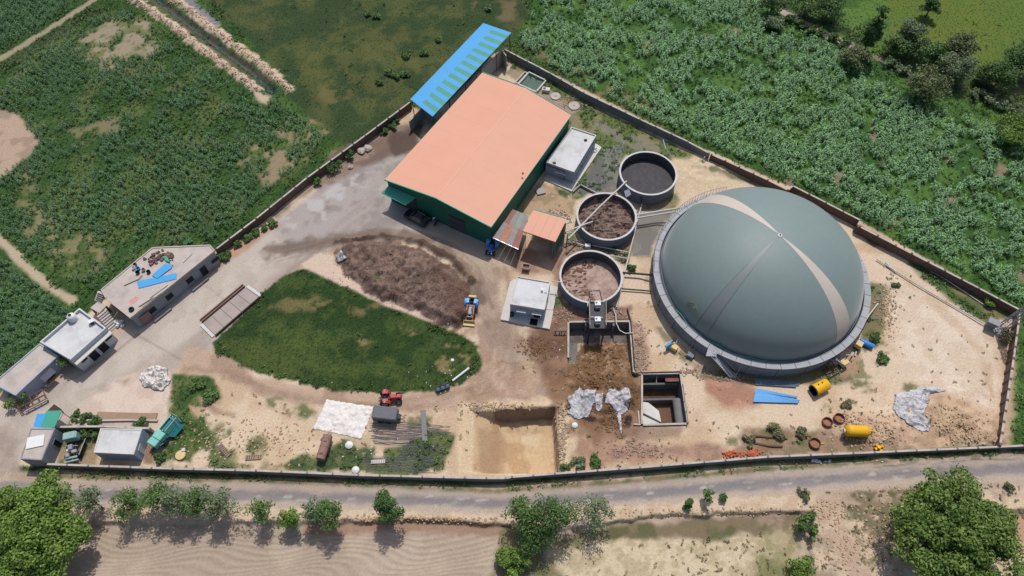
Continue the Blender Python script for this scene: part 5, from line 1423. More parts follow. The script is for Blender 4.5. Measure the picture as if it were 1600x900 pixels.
# ------------------------------------------------------------------ LATTICE MAST
c = GG(1561, 517); mh = 11.5
tw = thing('lattice_mast', 'grey steel lattice mast in the right corner of the yard', 'mast', tuple(c), .3)
def mc(z, i):
    w = .85 - .55 * z / mh; a = PI / 4 + i * PI / 2
    return Vector((w * math.cos(a), w * math.sin(a), z))
for i in range(4): MB().tube([mc(-.2, i), mc(mh, i)], .07, 5).build('leg', M_STEEL, tw)
nl = 11
for k in range(nl):
    z0, z1 = mh * k / nl, mh * (k + 1) / nl
    for i in range(4):
        j = (i + 1) % 4
        MB().tube([mc(z1, i), mc(z1, j)], .045, 4).build('cross_bar', M_STEEL, tw)
        MB().tube([mc(z0, i) if k % 2 else mc(z0, j), mc(z1, j) if k % 2 else mc(z1, i)], .045, 4).build('brace', M_STEEL, tw)
MB().box((0, 0, .1), (2.0, 2.0, .3)).build('footing', M_CONC, tw)
MB().tube([(0, 0, mh - .5), (0, 0, mh + 1.2)], .04, 6).build('lamp_pole', M_STEEL, tw)
c = G(1554.5, 502.5, 2.0); t = thing('panel_box', 'pale grey panel box standing left of the lattice mast', 'box', (c.x, c.y, zg(c)), -.55)
MB().box((0, 0, 1.95), (1.7, .9, .08), 0, 0, .25).build('roof_panel', M_STEEL, t); MB().box((0, 0, 1.1), (1.3, .6, 1.4)).build('casing', M_TANKO, t)
for x in (-.6, .6): MB().tube([(x, 0, -.1), (x, 0, 1.9)], .05, 6).build('leg', M_STEELD, t)

# ------------------------------------------------------------------ WEIGHBRIDGE
wb = thing('weighbridge', 'long weighbridge deck with brown side rails beside the lawn', 'weighbridge', (*G(360, 487).xy, 0)); o = wb.location
wq = [Vector(p) for p in XY([(317, 505), (336, 524), (405, 464), (384, 449)], .1)]
M_DECK = mat('worn_deck', A(172, 158, 150), .8, .06, .8, 8, .5, A(128, 116, 110), .4)
for k in range(5):
    e = .004
    MB(o).prism([wq[0].lerp(wq[3], k / 5 + e), wq[1].lerp(wq[2], k / 5 + e), wq[1].lerp(wq[2], (k + 1) / 5 - e), wq[0].lerp(wq[3], (k + 1) / 5 - e)], -.1, .12).build('deck_plate', M_DECK, wb)
n = (wq[1] - wq[0]).normalized()
M_RB = mat('brown_rail', A(130, 104, 94), .8, .1)
MB(o).wall(wq[0] - n * .25, wq[3] - n * .25, 0, .42, .18).build('side_rail', M_RB, wb)
MB(o).wall(wq[0] - n * .75, wq[3] - n * .75, 0, .3, .18).build('side_rail', M_RB, wb)
MB(o).wall(wq[1] + n * .2, wq[2] + n * .2, -.1, .38, .22).build('side_rail', mat('dark_rail', A(60, 46, 42), .8), wb)
for a, b in ((wq[0], wq[1]), (wq[3], wq[2])):
    s = (a - (wq[0] + wq[2]) / 2).normalized(); s = ((wq[0] - wq[3]).normalized() if a is wq[0] else (wq[3] - wq[0]).normalized())
    MB(o).wall(a + s * .3, b + s * .3, -.1, .17, .5).build('end_beam', M_CONCW, wb)

# ================================================================== VEHICLES AND MACHINES
def head(px0, px1, z=0):
    a, b = G(*px0, z), G(*px1, z); return math.atan2(b.y - a.y, b.x - a.x)


def wheel(parent, x, y, r, w, rim_m, name='wheel'):
    t = MB().lathe([(r * .62, -w / 2), (r * .94, -w / 2), (r, -w * .3), (r, w * .3), (r * .94, w / 2), (r * .62, w / 2)], (x, 0, 0), 20, 0, 'Y', True)
    t.v = [(vx, vy + y, vz + r) for vx, vy, vz in t.v]
    o = t.build(name, M_TYRE, parent, True)
    m = MB().lathe([(0, -w * .25), (r * .3, -w * .3), (r * .62, -w * .42), (r * .62, w * .42), (r * .3, w * .3), (0, w * .25)], (x, 0, 0), 16, 0, 'Y')
    m.v = [(vx, vy + y, vz + r) for vx, vy, vz in m.v]
    m.build('rim', rim_m, o, True)
    return o


def rbox(c, s, b=.12):
    """box with chamfered upright and top edges"""
    x, y, z = s[0] / 2, s[1] / 2, s[2]
    ring = lambda k, zz: [(sx * (x - (0 if q else k)), sy * (y - (k if q else 0)), zz) for sx, sy, q in ((-1, -1, 0), (1, -1, 0), (1, -1, 1), (1, 1, 1), (1, 1, 0), (-1, 1, 0), (-1, 1, 1), (-1, -1, 1))]
    r0 = ring(b, 0); r1 = ring(b, z - b)
    r2 = [(p[0] * (1 - b / x), p[1] * (1 - b / y), z) for p in r1]
    m = MB(); vs = [Vector(c) + Vector(p) for p in r0 + r1 + r2]
    fs = [tuple(range(7, -1, -1)), tuple(range(16, 24))] + [(k * 8 + i, k * 8 + (i + 1) % 8, k * 8 + 8 + (i + 1) % 8, k * 8 + 8 + i) for k in (0, 1) for i in range(8)]
    return m._add(vs, fs)


def tractor(label, loc, rz, body, fender, loader=None, group='tractors in the yard', rear_box=False):
    t = thing('tractor', label, 'tractor', loc, rz, group)
    rimm = mat('tractor_rim_white', A(212, 208, 196), .6)
    for s in (-1, 1):
        wheel(t, -.9, s * .82, .74, .42, rimm); wheel(t, 1.15, s * .66, .44, .26, rimm)
        f = MB().lathe([(.86, -.28), (.9, -.28), (.9, .28), (.86, .28)], (-.9, 0, 0), 8, 0, 'Y', True, -.15, PI * .62)
        f.v = [(x, y + s * .8, z + .74) for x, y, z in f.v]; f.build('fender', fender, t, True)
        rbox((-.75, s * .62, 1.42), (.9, .5, .2), .06).build('fender_top', fender, t)
        MB().lathe([(0, 0), (.1, 0), (.1, .08), (0, .1)], (1.62, s * .28, 1.0), 10, 0, 'X').build('headlight', M_WHITE, t)
    rbox((.75, 0, .78), (1.75, .66, .62), .12).build('bonnet', body, t)
    MB().box((1.63, 0, 1.05), (.06, .5, .42)).build('grille', M_BLACK, t)
    MB().box((0, 0, .62), (3.1, .46, .34)).build('chassis', M_STEELD, t)
    MB().box((1.15, 0, .44), (.14, 1.2, .14)).build('front_axle', M_STEELD, t)
    MB().box((-.9, 0, .74), (.24, 1.4, .24)).build('rear_axle', M_STEELD, t)
    MB().box((-.3, 0, .84), (.9, .8, .06)).build('floor_plate', M_STEELD, t)
    s = rbox((-.85, 0, 1.05), (.5, .5, .16), .05).build('seat', M_BLACK, t); MB().box((-1.1, 0, 1.42), (.1, .48, .42), 0, 0, 0, -.15).build('backrest', M_BLACK, s)
    sw = MB().lathe([(.17, -.02), (.2, 0), (.17, .02)], (-.28, 0, 1.55), 14).build('steering_wheel', M_BLACK, t); MB().tube([(.0, 0, 1.2), (-.27, 0, 1.54)], .03, 5).build('column', M_BLACK, sw)
    MB().tube([(.9, .22, 1.35), (.9, .22, 2.0)], .05, 6).build('exhaust', M_STEELD, t)
    for k in (-.2, .2): MB().box((-1.55, k, .6), (.6, .08, .1)).build('hitch_arm', M_STEELD, t)
    if rear_box: rbox((-1.75, 0, .9), (.45, 1.25, .45), .08).build('rear_weight', M_CREAM, t)
    if loader:
        for s in (-1, 1):
            MB().tube([(-.15, s * .52, 1.0), (.1, s * .55, 1.55), (1.5, s * .55, 1.3), (2.3, s * .55, .5)], .075, 6).build('loader_arm', loader, t)
            MB().tube([(.5, s * .55, .8), (1.5, s * .55, 1.2)], .05, 6).build('loader_ram', M_CHROME, t)
        MB().tube([(1.85, -.55, .95), (1.85, .55, .95)], .07, 6).build('cross_tube', M_CREAM, t)
        MB().tube([(.1, -.55, 1.55), (.1, .55, 1.55)], .06, 6).build('cross_tube', loader, t)
        bk_ = MB(); w = .9
        pr = [(2.3, .62), (2.25, .15), (2.45, .05), (3.0, .05), (3.0, .09), (2.48, .1), (2.32, .2), (2.38, .62)]
        k = len(pr); bk_._add([(x, -w, z) for x, z in pr] + [(x, w, z) for x, z in pr], [tuple(range(k)), tuple(range(2 * k - 1, k - 1, -1))] + [(i, i + k, (i + 1) % k + k, (i + 1) % k) for i in range(k)])
        bo = bk_.build('bucket', M_CREAM, t)
        for s in (-1, 1): MB().prism([(2.25, s * w - .03), (2.25, s * w + .03), (3.0, s * w + .03), (3.0, s * w - .03)], .04, [.62, .62, .12, .12]).build('side_plate', M_CREAM, bo)
    return t


M_TBLUE = mat('tractor_blue', A(92, 158, 226), .4, .04, 1, 6, .1)
M_TRED = mat('tractor_red', A(176, 62, 62), .45, .06, 1, 6, .2, A(140, 90, 80))
M_TGREY = mat('tractor_grey', A(150, 150, 158), .5, .05)
M_TORNG = mat('loader_orange', A(206, 142, 104), .5, .05)
tractor('blue tractor with orange loader arms and a bucket at the compost heap edge', tuple(GG(736.5, 484)), head((738, 466), (730, 516)), M_TGREY, M_TBLUE, M_TORNG, rear_box=True)
tractor('red tractor parked on the dirt track beside the grey covered trailer', tuple(GG(612, 625)), head((600, 624), (627, 622)), M_TRED, M_TRED)
tractor('blue tractor in the shade at the corner of the rusty lean-to', tuple(GG(769, 389)), head((772, 378), (766, 398)), mat('deep_blue', A(58, 106, 204), .4), M_TBLUE)


def loft(secs, closed_ends=True):
    """secs: list of (x, [(y,z)...]) half profiles mirrored"""
    m = MB(); n = None; vs = []
    for x, pr in secs:
        ring = [(x, y, z) for y, z in pr] + [(x, -y, z) for y, z in pr[::-1]]
        n = len(ring); vs += ring
    fs = [(i * n + j, (i + 1) * n + j, (i + 1) * n + (j + 1) % n, i * n + (j + 1) % n) for i in range(len(secs) - 1) for j in range(n)]
    if closed_ends: fs += [tuple(range(n)), tuple(range(len(vs) - 1, len(vs) - n - 1, -1))]
    return m._add(vs, fs)


def suv(label, loc, rz):
    t = thing('parked_car', label, 'car', loc, rz)
    paint = mat('black_car_paint', A(36, 38, 46), .25, .03, spec=.6)
    W = .92
    def low(w, z0, z1): return [(w * .9, z0), (w, z0 + .15), (w, z1 - .12), (w * .94, z1)]
    loft([(-2.28, low(W * .88, .42, .98)), (-2.15, low(W * .97, .32, 1.02)), (-1.2, low(W, .28, 1.04)), (.7, low(W, .28, 1.02)), (1.5, low(W * .98, .3, .98)), (2.1, low(W * .92, .36, .88)), (2.28, low(W * .78, .45, .76))]).build('body', paint, t, True)
    def top(w, z): return [(w, 1.0), (w * .95, z - .12), (w * .84, z)]
    loft([(-2.18, [(.80, 1.0), (.79, 1.01), (.78, 1.02)]), (-1.75, top(.83, 1.62)), (-1.2, top(.85, 1.70)), (-.1, top(.85, 1.70)), (.32, top(.83, 1.62)), (1.08, [(.82, 1.0), (.80, 1.01), (.79, 1.02)])]).build('cabin', paint, t, True)
    g = MB()
    g._add([(.36, -.66, 1.62), (.36, .66, 1.62), (1.05, .74, 1.06), (1.05, -.74, 1.06)], [(0, 1, 2, 3)]); g.v = [(x + .015, y, z + .02) for x, y, z in g.v]
    g.build('windscreen', mat('car_glass', A(70, 76, 84), .08, .02, spec=.8), t)
    g = MB(); g._add([(-1.80, -.64, 1.62), (-1.80, .64, 1.62), (-2.16, .72, 1.08), (-2.16, -.72, 1.08)], [(3, 2, 1, 0)]); g.v = [(x - .02, y, z + .02) for x, y, z in g.v]
    g.build('rear_window', MATS['car_glass'], t)
    for s in (-1, 1):
        for x0, x1 in ((-1.62, -.75), (-.68, .22)):
            g = MB(); g._add([(x0, s * .872, 1.08), (x1 + .2 * (x1 > 0), s * .872, 1.08), (x1, s * .83, 1.54), (x0 + .1 * (x0 < -1), s * .83, 1.54)], [(0, 1, 2, 3) if s < 0 else (3, 2, 1, 0)])
            g.build('side_window', MATS['car_glass'], t)
        MB().tube([(-1.5, s * .68, 1.74), (.1, s * .68, 1.74)], .025, 5).build('roof_rail', M_CHROME, t)
        for x in (-1.42, 1.4): wheel(t, x, s * .8, .36, .24, M_STEEL)
        rbox((.75, s * 1.0, 1.05), (.14, .2, .14), .04).build('mirror', paint, t)
        rbox((2.14, s * .62, .72), (.2, .34, .12), .03).build('headlight', M_CHROME, t)
        rbox((-2.2, s * .68, .85), (.1, .22, .22), .03).build('tail_light', mat('tail_red', A(140, 30, 30), .3), t)
        MB().box((2.2, 0, .5), (.12, 1.5, .12)).build('bumper', M_BLACK, t) if s > 0 else None
    for x in (-.9, -.3): MB().box((x, 0, 1.705), (.5, .9, .02)).build('roof_panel', MATS['car_glass'], t)
    return t


suv('black car parked in the shade before the warehouse doors', tuple(GG(651, 344)), head((668, 354), (634, 336)))


def motorbike(label, loc, rz, m):
    t = thing('motorbike', label, 'motorbike', loc, rz, 'motorbikes before the warehouse')
    wheel(t, -.62, 0, .31, .12, M_CHROME); wheel(t, .62, 0, .31, .1, M_CHROME)
    MB().tube([(-.6, 0, .34), (-.1, 0, .5), (.2, 0, .75), (.45, 0, .85), (.62, 0, .33)], .05, 6).build('frame', M_STEELD, t)
    rbox((.18, 0, .75), (.5, .28, .24), .08).build('fuel_tank', m, t)
    rbox((-.4, 0, .76), (.7, .26, .12), .05).build('seat', M_BLACK, t)
    MB().tube([(.38, -.36, 1.02), (.46, 0, .95), (.38, .36, 1.02)], .025, 5).build('handlebar', M_CHROME, t)
    rbox((.0, 0, .3), (.4, .28, .3), .06).build('engine', M_STEEL, t)
    MB().tube([(0, .16, .28), (-.75, .18, .36)], .045, 6).build('exhaust', M_CHROME, t)
    rbox((.58, 0, .82), (.16, .2, .18), .05).build('headlight', M_WHITE, t)
    return t


motorbike('chrome and white motorbike parked beside the black car', tuple(GG(677, 346)), head((671, 343), (684, 338)), M_WHITE)
motorbike('dark motorbike standing just behind the chrome motorbike', tuple(GG(685, 350)), head((680, 350), (690, 344)), M_STEELD)
motorbike('pale motorbike further along the green warehouse front', tuple(GG(712, 357)), head((708, 355), (722, 360)), M_CHROME)

# rotary implement on the track
t = thing('disc_harrow', 'small blue grey farm implement with three drums on the track by the lawn', 'farm implement', tuple(GG(692, 608)), head((683, 611), (702, 604)))
for k in (-.75, 0, .75): MB().lathe([(0, -.3), (.3, -.3), (.38, -.1), (.38, .1), (.3, .3), (0, .3)], (k, 0, .4), 14, 0, 'Y').build('drum', mat('implement_blue', A(84, 98, 118), .6), t, True)
MB().box((0, .35, .8), (2.0, .12, .12)).build('frame_bar', M_STEELD, t); MB().box((0, -.35, .8), (2.0, .12, .12)).build('frame_bar', M_STEELD, t)
MB().tube([(0, .35, .85), (0, .9, .7)], .06, 6).build('hitch_arm', M_STEELD, t)
pp = pipe([(707, 595, .2), (733, 575, .2)], .18, 'long white pole lying at the right tip of the lawn', M_WHITE)

# grey covered trailer
c = GG(604, 652); t = thing('covered_trailer', 'farm trailer under a grey tarpaulin beside the white ground sheet', 'trailer', tuple(c), head((586, 650), (624, 654)))
m = rbox((0, 0, .75), (3.6, 2.0, 1.1), .14); m.build('cargo_box', M_TARPG, t)
MB().box((0, 0, .68), (3.5, 1.7, .16)).build('chassis', M_STEELD, t)
for s in (-1, 1):
    for x in (-.7, .5): wheel(t, x, s * .85, .42, .26, M_STEELD)
MB().tube([(1.75, .5, .65), (2.9, 0, .5), (1.75, -.5, .65)], .07, 6).build('drawbar', M_STEELD, t); MB().box((2.0, 0, .75), (.4, .7, .35)).build('tool_box', M_STEELD, t)

# teal harvester-like machine
c = GG(263, 679); t = thing('farm_machine', 'long teal farm machine with lidded hoppers beside the store block', 'farm machine', tuple(c), head((246, 694), (274, 660)))
M_TL1 = mat('pale_teal_paint', A(128, 196, 184), .5, .05, 1, 6, .15); M_TL2 = mat('deep_teal_paint', A(36, 118, 124), .5, .06, 1, 6, .2)
MB().box((0, 0, .75), (4.9, 1.5, .3)).build('chassis', M_TL2, t)
rbox((-2.0, .1, .9), (1.0, 1.5, .95), .08).build('hopper_lid', M_TL1, t); rbox((-.85, .1, .9), (1.2, 1.5, .95), .08).build('hopper_lid', M_TL1, t)
m = MB(); m.box((1.1, .75, 1.4), (2.4, .12, .9), 0, 0, .25); m.box((1.1, .1, 1.25), (2.4, 1.1, .1)); m.box((1.1, -.5, 1.5), (2.4, .12, 1.0), 0, 0, -.2); m.build('open_trough', M_TL1, t)
MB().tube([(.0, .1, 1.45), (2.3, .1, 1.45)], .22, 10).build('auger', M_TL2, t, True)
v = [(-.3, -.7, .9), (1.9, -.7, 1.2), (2.1, -1.6, .8), (.1, -1.4, .5)]; MB().hexa([(a, b, z - .15) for a, b, z in v][::-1] + v[::-1]).build('side_chute', M_TL2, t)
for x in (1.6, 2.2): MB().tube([(x, .75, 1.4), (x + .3, .4, 2.0), (x + .3, -.4, 2.0), (x, -1.2, 1.3)], .035, 5).build('hoop', M_CHROME, t)
for s, x in ((-.85, -1.2), (.85, -1.2), (-.85, .7), (.85, .7)): wheel(t, x, s, .45, .28, M_TL2)
MB().tube([(-2.45, 0, .6), (-3.3, 0, .5)], .08, 6).build('drawbar', M_STEELD, t); MB().tube([(-1.9, -.75, 1.1), (-1.0, -.85, .6)], .05, 6).build('handrail', M_CHROME, t)

# stripped old lorry
c = GG(118, 701); t = thing('old_lorry', 'stripped old lorry with a pale green cab beside the gatehouse', 'lorry', tuple(c), head((118, 712), (120, 684)))
M_CABG = mat('faded_cab_green', A(146, 176, 172), .6, .08, 1, 6, .3, A(110, 120, 118))
rbox((1.3, 0, .8), (1.1, 1.9, 1.2), .15).build('cab', M_CABG, t)
MB().box((1.3, 0, 2.02), (1.0, 1.5, .06)).build('cab_roof', M_CABG, t)
for s in (-.45, .45): MB().box((-.6, s, .8), (3.0, .14, .22)).build('frame_rail', M_STEELD, t)
for x, y, z, sz, mm in ((-.2, .1, 1.1, (.8, .6, .5), M_STEEL), (-.9, -.4, 1.05, (.5, .7, .4), M_CHROME), (-1.3, .45, 1.1, (.6, .5, .4), M_TGREY), (-.5, .6, 1.0, (.4, .3, .3), M_WHITE), (-1.7, 0, 1.0, (.3, 1.6, .25), M_CABG)): rbox((x, y, z - .2), sz, .06).build('engine_piece', mm, t)
for k in (-.9, -.1): MB().tube([(k, -.8, 1.0), (k + .3, .8, 1.1)], .06, 6).build('cross_pipe', M_CHROME, t)
MB().box((-2.15, 0, .75), (.2, 1.9, .3)).build('bumper', M_CABG, t)
for s in (-.85, .85):
    wheel(t, 1.2, s, .45, .28, M_STEELD); wheel(t, -1.3, s, .45, .3, M_STEELD)
t2 = thing('scrap_sheet', 'grey scrap panel leaning on the right of the stripped lorry', 'scrap sheet', tuple(GG(132, 702)), 1.5)
MB().box((0, 0, .7), (2.4, .1, 1.3), 0, 0, .5).build('panel', M_TGREY, t2); MB().tube([(-1.1, .2, .1), (1.1, .2, .1)], .06, 6).build('frame', M_STEELD, t2)

# rusty tanker
c = GG(509, 703); t = thing('tanker_trailer', 'rusty brown tanker trailer below the white ground sheet', 'tanker', tuple(c), head((503, 718), (514, 684)))
M_TANKR = mat('rusty_tanker', A(148, 118, 106), .8, .08, .8, 6, .4, A(116, 88, 78), .8)
b = MB().lathe([(0, -1.9), (.5, -1.88), (.66, -1.75), (.68, 1.75), (.5, 1.88), (0, 1.9)], (0, 0, 1.0), 22, 0, 'X').build('barrel', M_TANKR, t, True)
for x in (-.9, .9): MB().lathe([(.22, 0), (.24, .12), (0, .16)], (x, 0, 1.66), 14).build('manhole', M_TANKR, b)
for x in (-1.2, 0, 1.2): MB().lathe([(.68, x - .03), (.7, x), (.68, x + .03)], (0, 0, 1.0), 22, 0, 'X').build('band', M_RUST, b)
for s in (-.6, .6): wheel(t, -.5, s, .42, .24, M_RUST)
MB().tube([(1.7, .35, .6), (2.9, 0, .5), (1.7, -.35, .6)], .06, 6).build('drawbar', M_RUST, t); MB().box((0, 0, .45), (3.2, .8, .14)).build('chassis', M_RUST, t)

# ------------------------------------------------------------------ YELLOW VESSELS AND RUSTY DRUMS
c = GG(1278, 609); t = thing('yellow_drum', 'yellow open ended drum tilted on the sand below the dome', 'drum', (c.x, c.y, c.z + .62), head((1266, 614), (1291, 601)))
MB().lathe([(.82, -1.25), (.88, -1.25), (.88, 1.25), (.84, 1.3), (0, 1.32)], (0, 0, .2), 28, 0, 'X').build('shell', M_YELLOW, t, True)
MB().lathe([(.82, -1.25), (.82, 1.0), (0, 1.0)], (0, 0, .2), 28, 0, 'X').build('lining', M_DARK, t)
MB().lathe([(.93, -1.27), (.93, -1.15), (.88, -1.15), (.86, -1.27)], (0, 0, .2), 28, 0, 'X', True).build('flange', M_STEELD, t)
for x in (-.4, .3): MB().lathe([(.1, 0), (.1, .15), (0, .16)], (x, .3, 1.03), 8).build('nozzle', M_STEELD, t)
c = GG(1335, 677); t = thing('yellow_vessel', 'closed yellow pressure vessel lying near the road wall', 'vessel', (c.x, c.y, c.z + .15), head((1318, 675), (1354, 676)))
MB().lathe([(0, -1.75), (.3, -1.72), (.62, -1.6), (.8, -1.4), (.82, 1.4), (.66, 1.6), (.3, 1.72), (0, 1.75)], (0, 0, .75), 28, 0, 'X').build('shell', M_YELLOW, t, True)
for x in (-1.3, 1.3): MB().lathe([(.82, x - .06), (.87, x), (.82, x + .06)], (0, 0, .75), 28, 0, 'X').build('band', M_YELLOW, t)
MB().tube([(1.7, .1, .7), (2.3, .1, .7)], .12, 10).build('outlet_pipe', M_YELLOW, t); MB().lathe([(.25, 0), (.25, .12)], (2.3, .1, .7), 12, 0, 'X').build('flange', M_YELLOW, t); MB().lathe([(.3, -.15), (.3, 0), (0, 0)], (-1.75, 0, .75), 12, 0, 'X').build('flange', M_WHITE, t)
for x in (-.9, .9): MB().box((x, 0, .0), (.2, 1.2, .3)).build('saddle', M_RUST, t)
for (u, v, r), lb in (((1291.5, 661, .74), 'left one of two rusty open drums beside each other near the yellow vessel'), ((1310, 655, .76), 'right one of two rusty open drums beside each other near the yellow vessel'), ((1272, 694, .80), 'single rusty ring drum close to the road wall')):
    c = GG(u, v); t = thing('rusty_drum', lb, 'drum', tuple(c), 0, 'rusty drums on the sand')
    MB().lathe([(r, 0), (r, .55), (r - .06, .58), (r - .09, .5), (r - .1, .1)], (0, 0, 0), 26).build('shell', M_RUST, t, True)
    MB().lathe([(r - .1, .1), (r * .5, .14), (0, .2)], (0, 0, 0), 26).build('bottom', mat('rust_floor', A(160, 112, 88), .9, .15, 1.5, 6, .4, A(110, 76, 62), 1), t)
c = GG(1371, 701); t = thing('valve_assembly', 'small bright yellow valve assembly next to the road wall', 'valve', tuple(c), .1)
for a in range(4): MB().tube([(0, 0, .35), (.55 * math.cos(a * PI / 2 + .3), .45 * math.sin(a * PI / 2 + .3), .35)], .16, 8).build('branch_pipe', M_YELLOW, t)
for a in range(4):
    p = Vector((.58 * math.cos(a * PI / 2 + .3), .48 * math.sin(a * PI / 2 + .3), .35)); MB().box(p, (.14, .42, .42), a * PI / 2 + .3).build('flange', M_YELLOW, t)
MB().lathe([(.25, 0), (.25, .3), (0, .35)], (0, 0, .4), 12).build('valve_body', M_YELLOW, t)
c = GG(1282, 694); tag(MB().tube([c + Vector((-.35, 0, .1)), c + Vector((.5, .05, .12))], .09, 8).build('pipe_stub', M_YELLOW), 'tiny yellow pipe stub right of the single rusty ring drum', 'pipe')
hp = MB(); pts = [(1206, 684), (1190, 682), (1176, 681), (1170, 684), (1172, 689), (1180, 693), (1200, 697), (1222, 698)]
hp.tube([GG(u, v, .12) for u, v in pts], .19, 8); tag(hp.build('bent_duct', mat('brown_duct', A(116, 88, 72), .8, .15), None, True), 'long brown duct bent like a hairpin by the road wall', 'duct')
hp = MB(); hp.tube([GG(u, v, .15) for u, v in ((1172, 682), (1200, 682), (1230, 686))], .12, 8); tag(hp.build('brown_pipe', MATS['brown_duct'], None, True), 'straight brown pipe above the hairpin duct', 'pipe')

# ------------------------------------------------------------------ SHEETS ON THE GROUND, TARPAULINS, HEAPS
def drape(name, px, m, label, cat, amp=.12, sc=1.2, lift=.06, step=.16, wob=.3, seed=1, ridge=True, group=None, rag=0.0, ani=1.0):
    poly = XY(px); xs = [p[0] for p in poly]; ys = [p[1] for p in poly]
    gx = np.arange(min(xs) - .5, max(xs) + .5, step); gy = np.arange(min(ys) - .5, max(ys) + .5, step)
    x, y = np.meshgrid(gx, gy)
    sd = sdist(poly, x, y) + wob * 2 * (fbm(x, y, 1.2, 3, seed) - .5)
    if rag: sd = np.where(fbm(x, y, .9, 3, seed + 8) < rag, -1, sd)
    f = fbm(x, y * ani, sc, 4, seed + 3)
    rdg = (1 - np.abs(2 * f - 1) * 2.2) if ridge else f
    z = hgt(x.ravel(), y.ravel()).reshape(x.shape) + lift + amp * np.clip(rdg, -.2, 1) * np.clip(sd / .5, .15, 1)
    ins = sd > 0
    n = len(gx); b = MB()
    vs = np.stack([x, y, z], -1).reshape(-1, 3)
    fs = [(j * n + i, j * n + i + 1, (j + 1) * n + i + 1, (j + 1) * n + i) for j in range(len(gy) - 1) for i in range(n - 1) if ins[j, i] and ins[j + 1, i] and ins[j, i + 1] and ins[j + 1, i + 1]]
    used = sorted({k for q in fs for k in q}); mp_ = {k: i for i, k in enumerate(used)}
    c = (float(np.mean(xs)), float(np.mean(ys)), 0)
    b.v = [tuple(vs[k] - np.array(c)) for k in used]; b.f = [tuple(mp_[k] for k in q) for q in fs]; b.m = [0] * len(fs)
    o = b.build(name, m, None, True); o.location = c
    sm = o.modifiers.new('thickness', 'SOLIDIFY'); sm.thickness = .02; sm.offset = -1
    return tag(o, label, cat, group)


drape('ground_sheet', [(510, 624), (586, 635), (565, 687), (487, 671)], M_PLAST, 'big white plastic sheet spread flat beside the grey trailer', 'plastic sheet', .2, 1.6, .05, .14, .1, 3)
drape('plastic_heap', [(222, 580), (245, 571), (264, 576), (267, 596), (258, 610), (240, 611), (224, 603), (218, 594)], M_PLAST, 'crumpled heap of white plastic on the pale concrete pad', 'plastic heap', .75, .8, .1, .12, .5, 7)
drape('torn_sheet', [(1396, 615), (1425, 608), (1455, 602), (1481, 610), (1478, 615), (1450, 618), (1448, 640), (1440, 652), (1455, 672), (1450, 677), (1430, 675), (1402, 655), (1393, 640)], M_PLASTG, 'torn grey white sheet crumpled over the sand at the right', 'plastic sheet', .5, 1.1, .1, .13, .5, 13)
for k_, (px_, lb_) in enumerate((([(887, 624), (900, 610), (918, 610), (928, 617), (927, 640), (918, 651), (905, 657), (888, 645)], 'left ragged piece of silver plastic over the lower edge of the brown silage'),
                  ([(943, 620), (953, 612), (979, 611), (984, 625), (982, 643), (965, 651), (955, 642), (942, 634)], 'right ragged piece of silver plastic over the lower edge of the brown silage'),
                  ([(929, 617), (942, 618), (941, 636), (934, 642), (929, 636)], 'small middle piece of silver plastic between the two ragged pieces'))):
    drape('silver_sheet', px_, M_PLASTG, lb_, 'plastic sheet', (.3, .3, .15)[k_], .75, .12, .1, .7, 19 + k_, ani=.35, group='silver plastic over the silage')
drape('silver_strip', [(961, 645), (970, 646), (974, 682), (969, 684), (966, 664)], M_PLASTG, 'thin silver plastic strip trailing down from the ragged sheeting', 'plastic sheet', .2, .6, .12, .12, .3, 23, rag=.3)
drape('plastic_scrap', [(524, 400), (534, 398), (545, 409), (540, 413), (527, 410)], M_PLASTG, 'small crumpled white plastic scrap at the left end of the compost heap', 'plastic sheet', .4, .7, .25, .12, .4, 29)
drape('plastic_scrap', [(1266, 720), (1298, 719), (1299, 724), (1267, 725)], M_WHITE, 'tiny row of white scraps at the foot of the road wall', 'plastic sheet', .3, .5, .1, .12, .5, 31, rag=.4)
# corrugated sheets below the dome
def sheets(base_px, n, m, label, name, dz=.05, jit=1.5, rz=0, group=None):
    q = [Vector(p) for p in XY(base_px)]
    c = sum(q, Vector((0, 0))) / 4
    t = thing(name, label, 'roofing sheets', (c.x, c.y, zg(c)), 0, group)
    for k in range(n):
        a = q[0].lerp(q[3], k / n); b = q[1].lerp(q[2], k / n); d = q[0].lerp(q[3], (k + 1) / n); e = q[1].lerp(q[2], (k + 1) / n)
        b = b + Vector((random.uniform(-jit, jit), 0)); e = e + Vector((b.x - (q[1].lerp(q[2], k / n)).x, 0))
        bb = MB((c.x, c.y, 0)); w = 7; vs = []; fs = []
        for i in range(2):
            p0, p1 = (a, d) if i == 0 else (b, e)
            for j in range(w): r = p0.lerp(p1, j / (w - 1)); vs.append((r.x, r.y, .14 + dz * k + .05 * (j % 2)))
        fs = [(j, j + w, j + 1 + w, j + 1) for j in range(w - 1)]
        bb._add(vs, fs); o = bb.build('sheet', m, t); s = o.modifiers.new('thickness', 'SOLIDIFY'); s.thickness = .02
    return t


sheets([(1181, 607), (1242, 620), (1242, 631), (1176, 629)], 4, mat('sky_blue_sheet', A(120, 184, 238), .5, .05), 'pale blue roofing sheets lying on the sand below the dome', 'roofing_sheets', .04, .8)
sheets([(1178, 592), (1244, 597), (1245, 606), (1180, 602)], 3, mat('slate_sheet', A(122, 134, 152), .6, .08), 'slate grey roofing sheets at the foot of the dome', 'roofing_sheets', .05, .6)

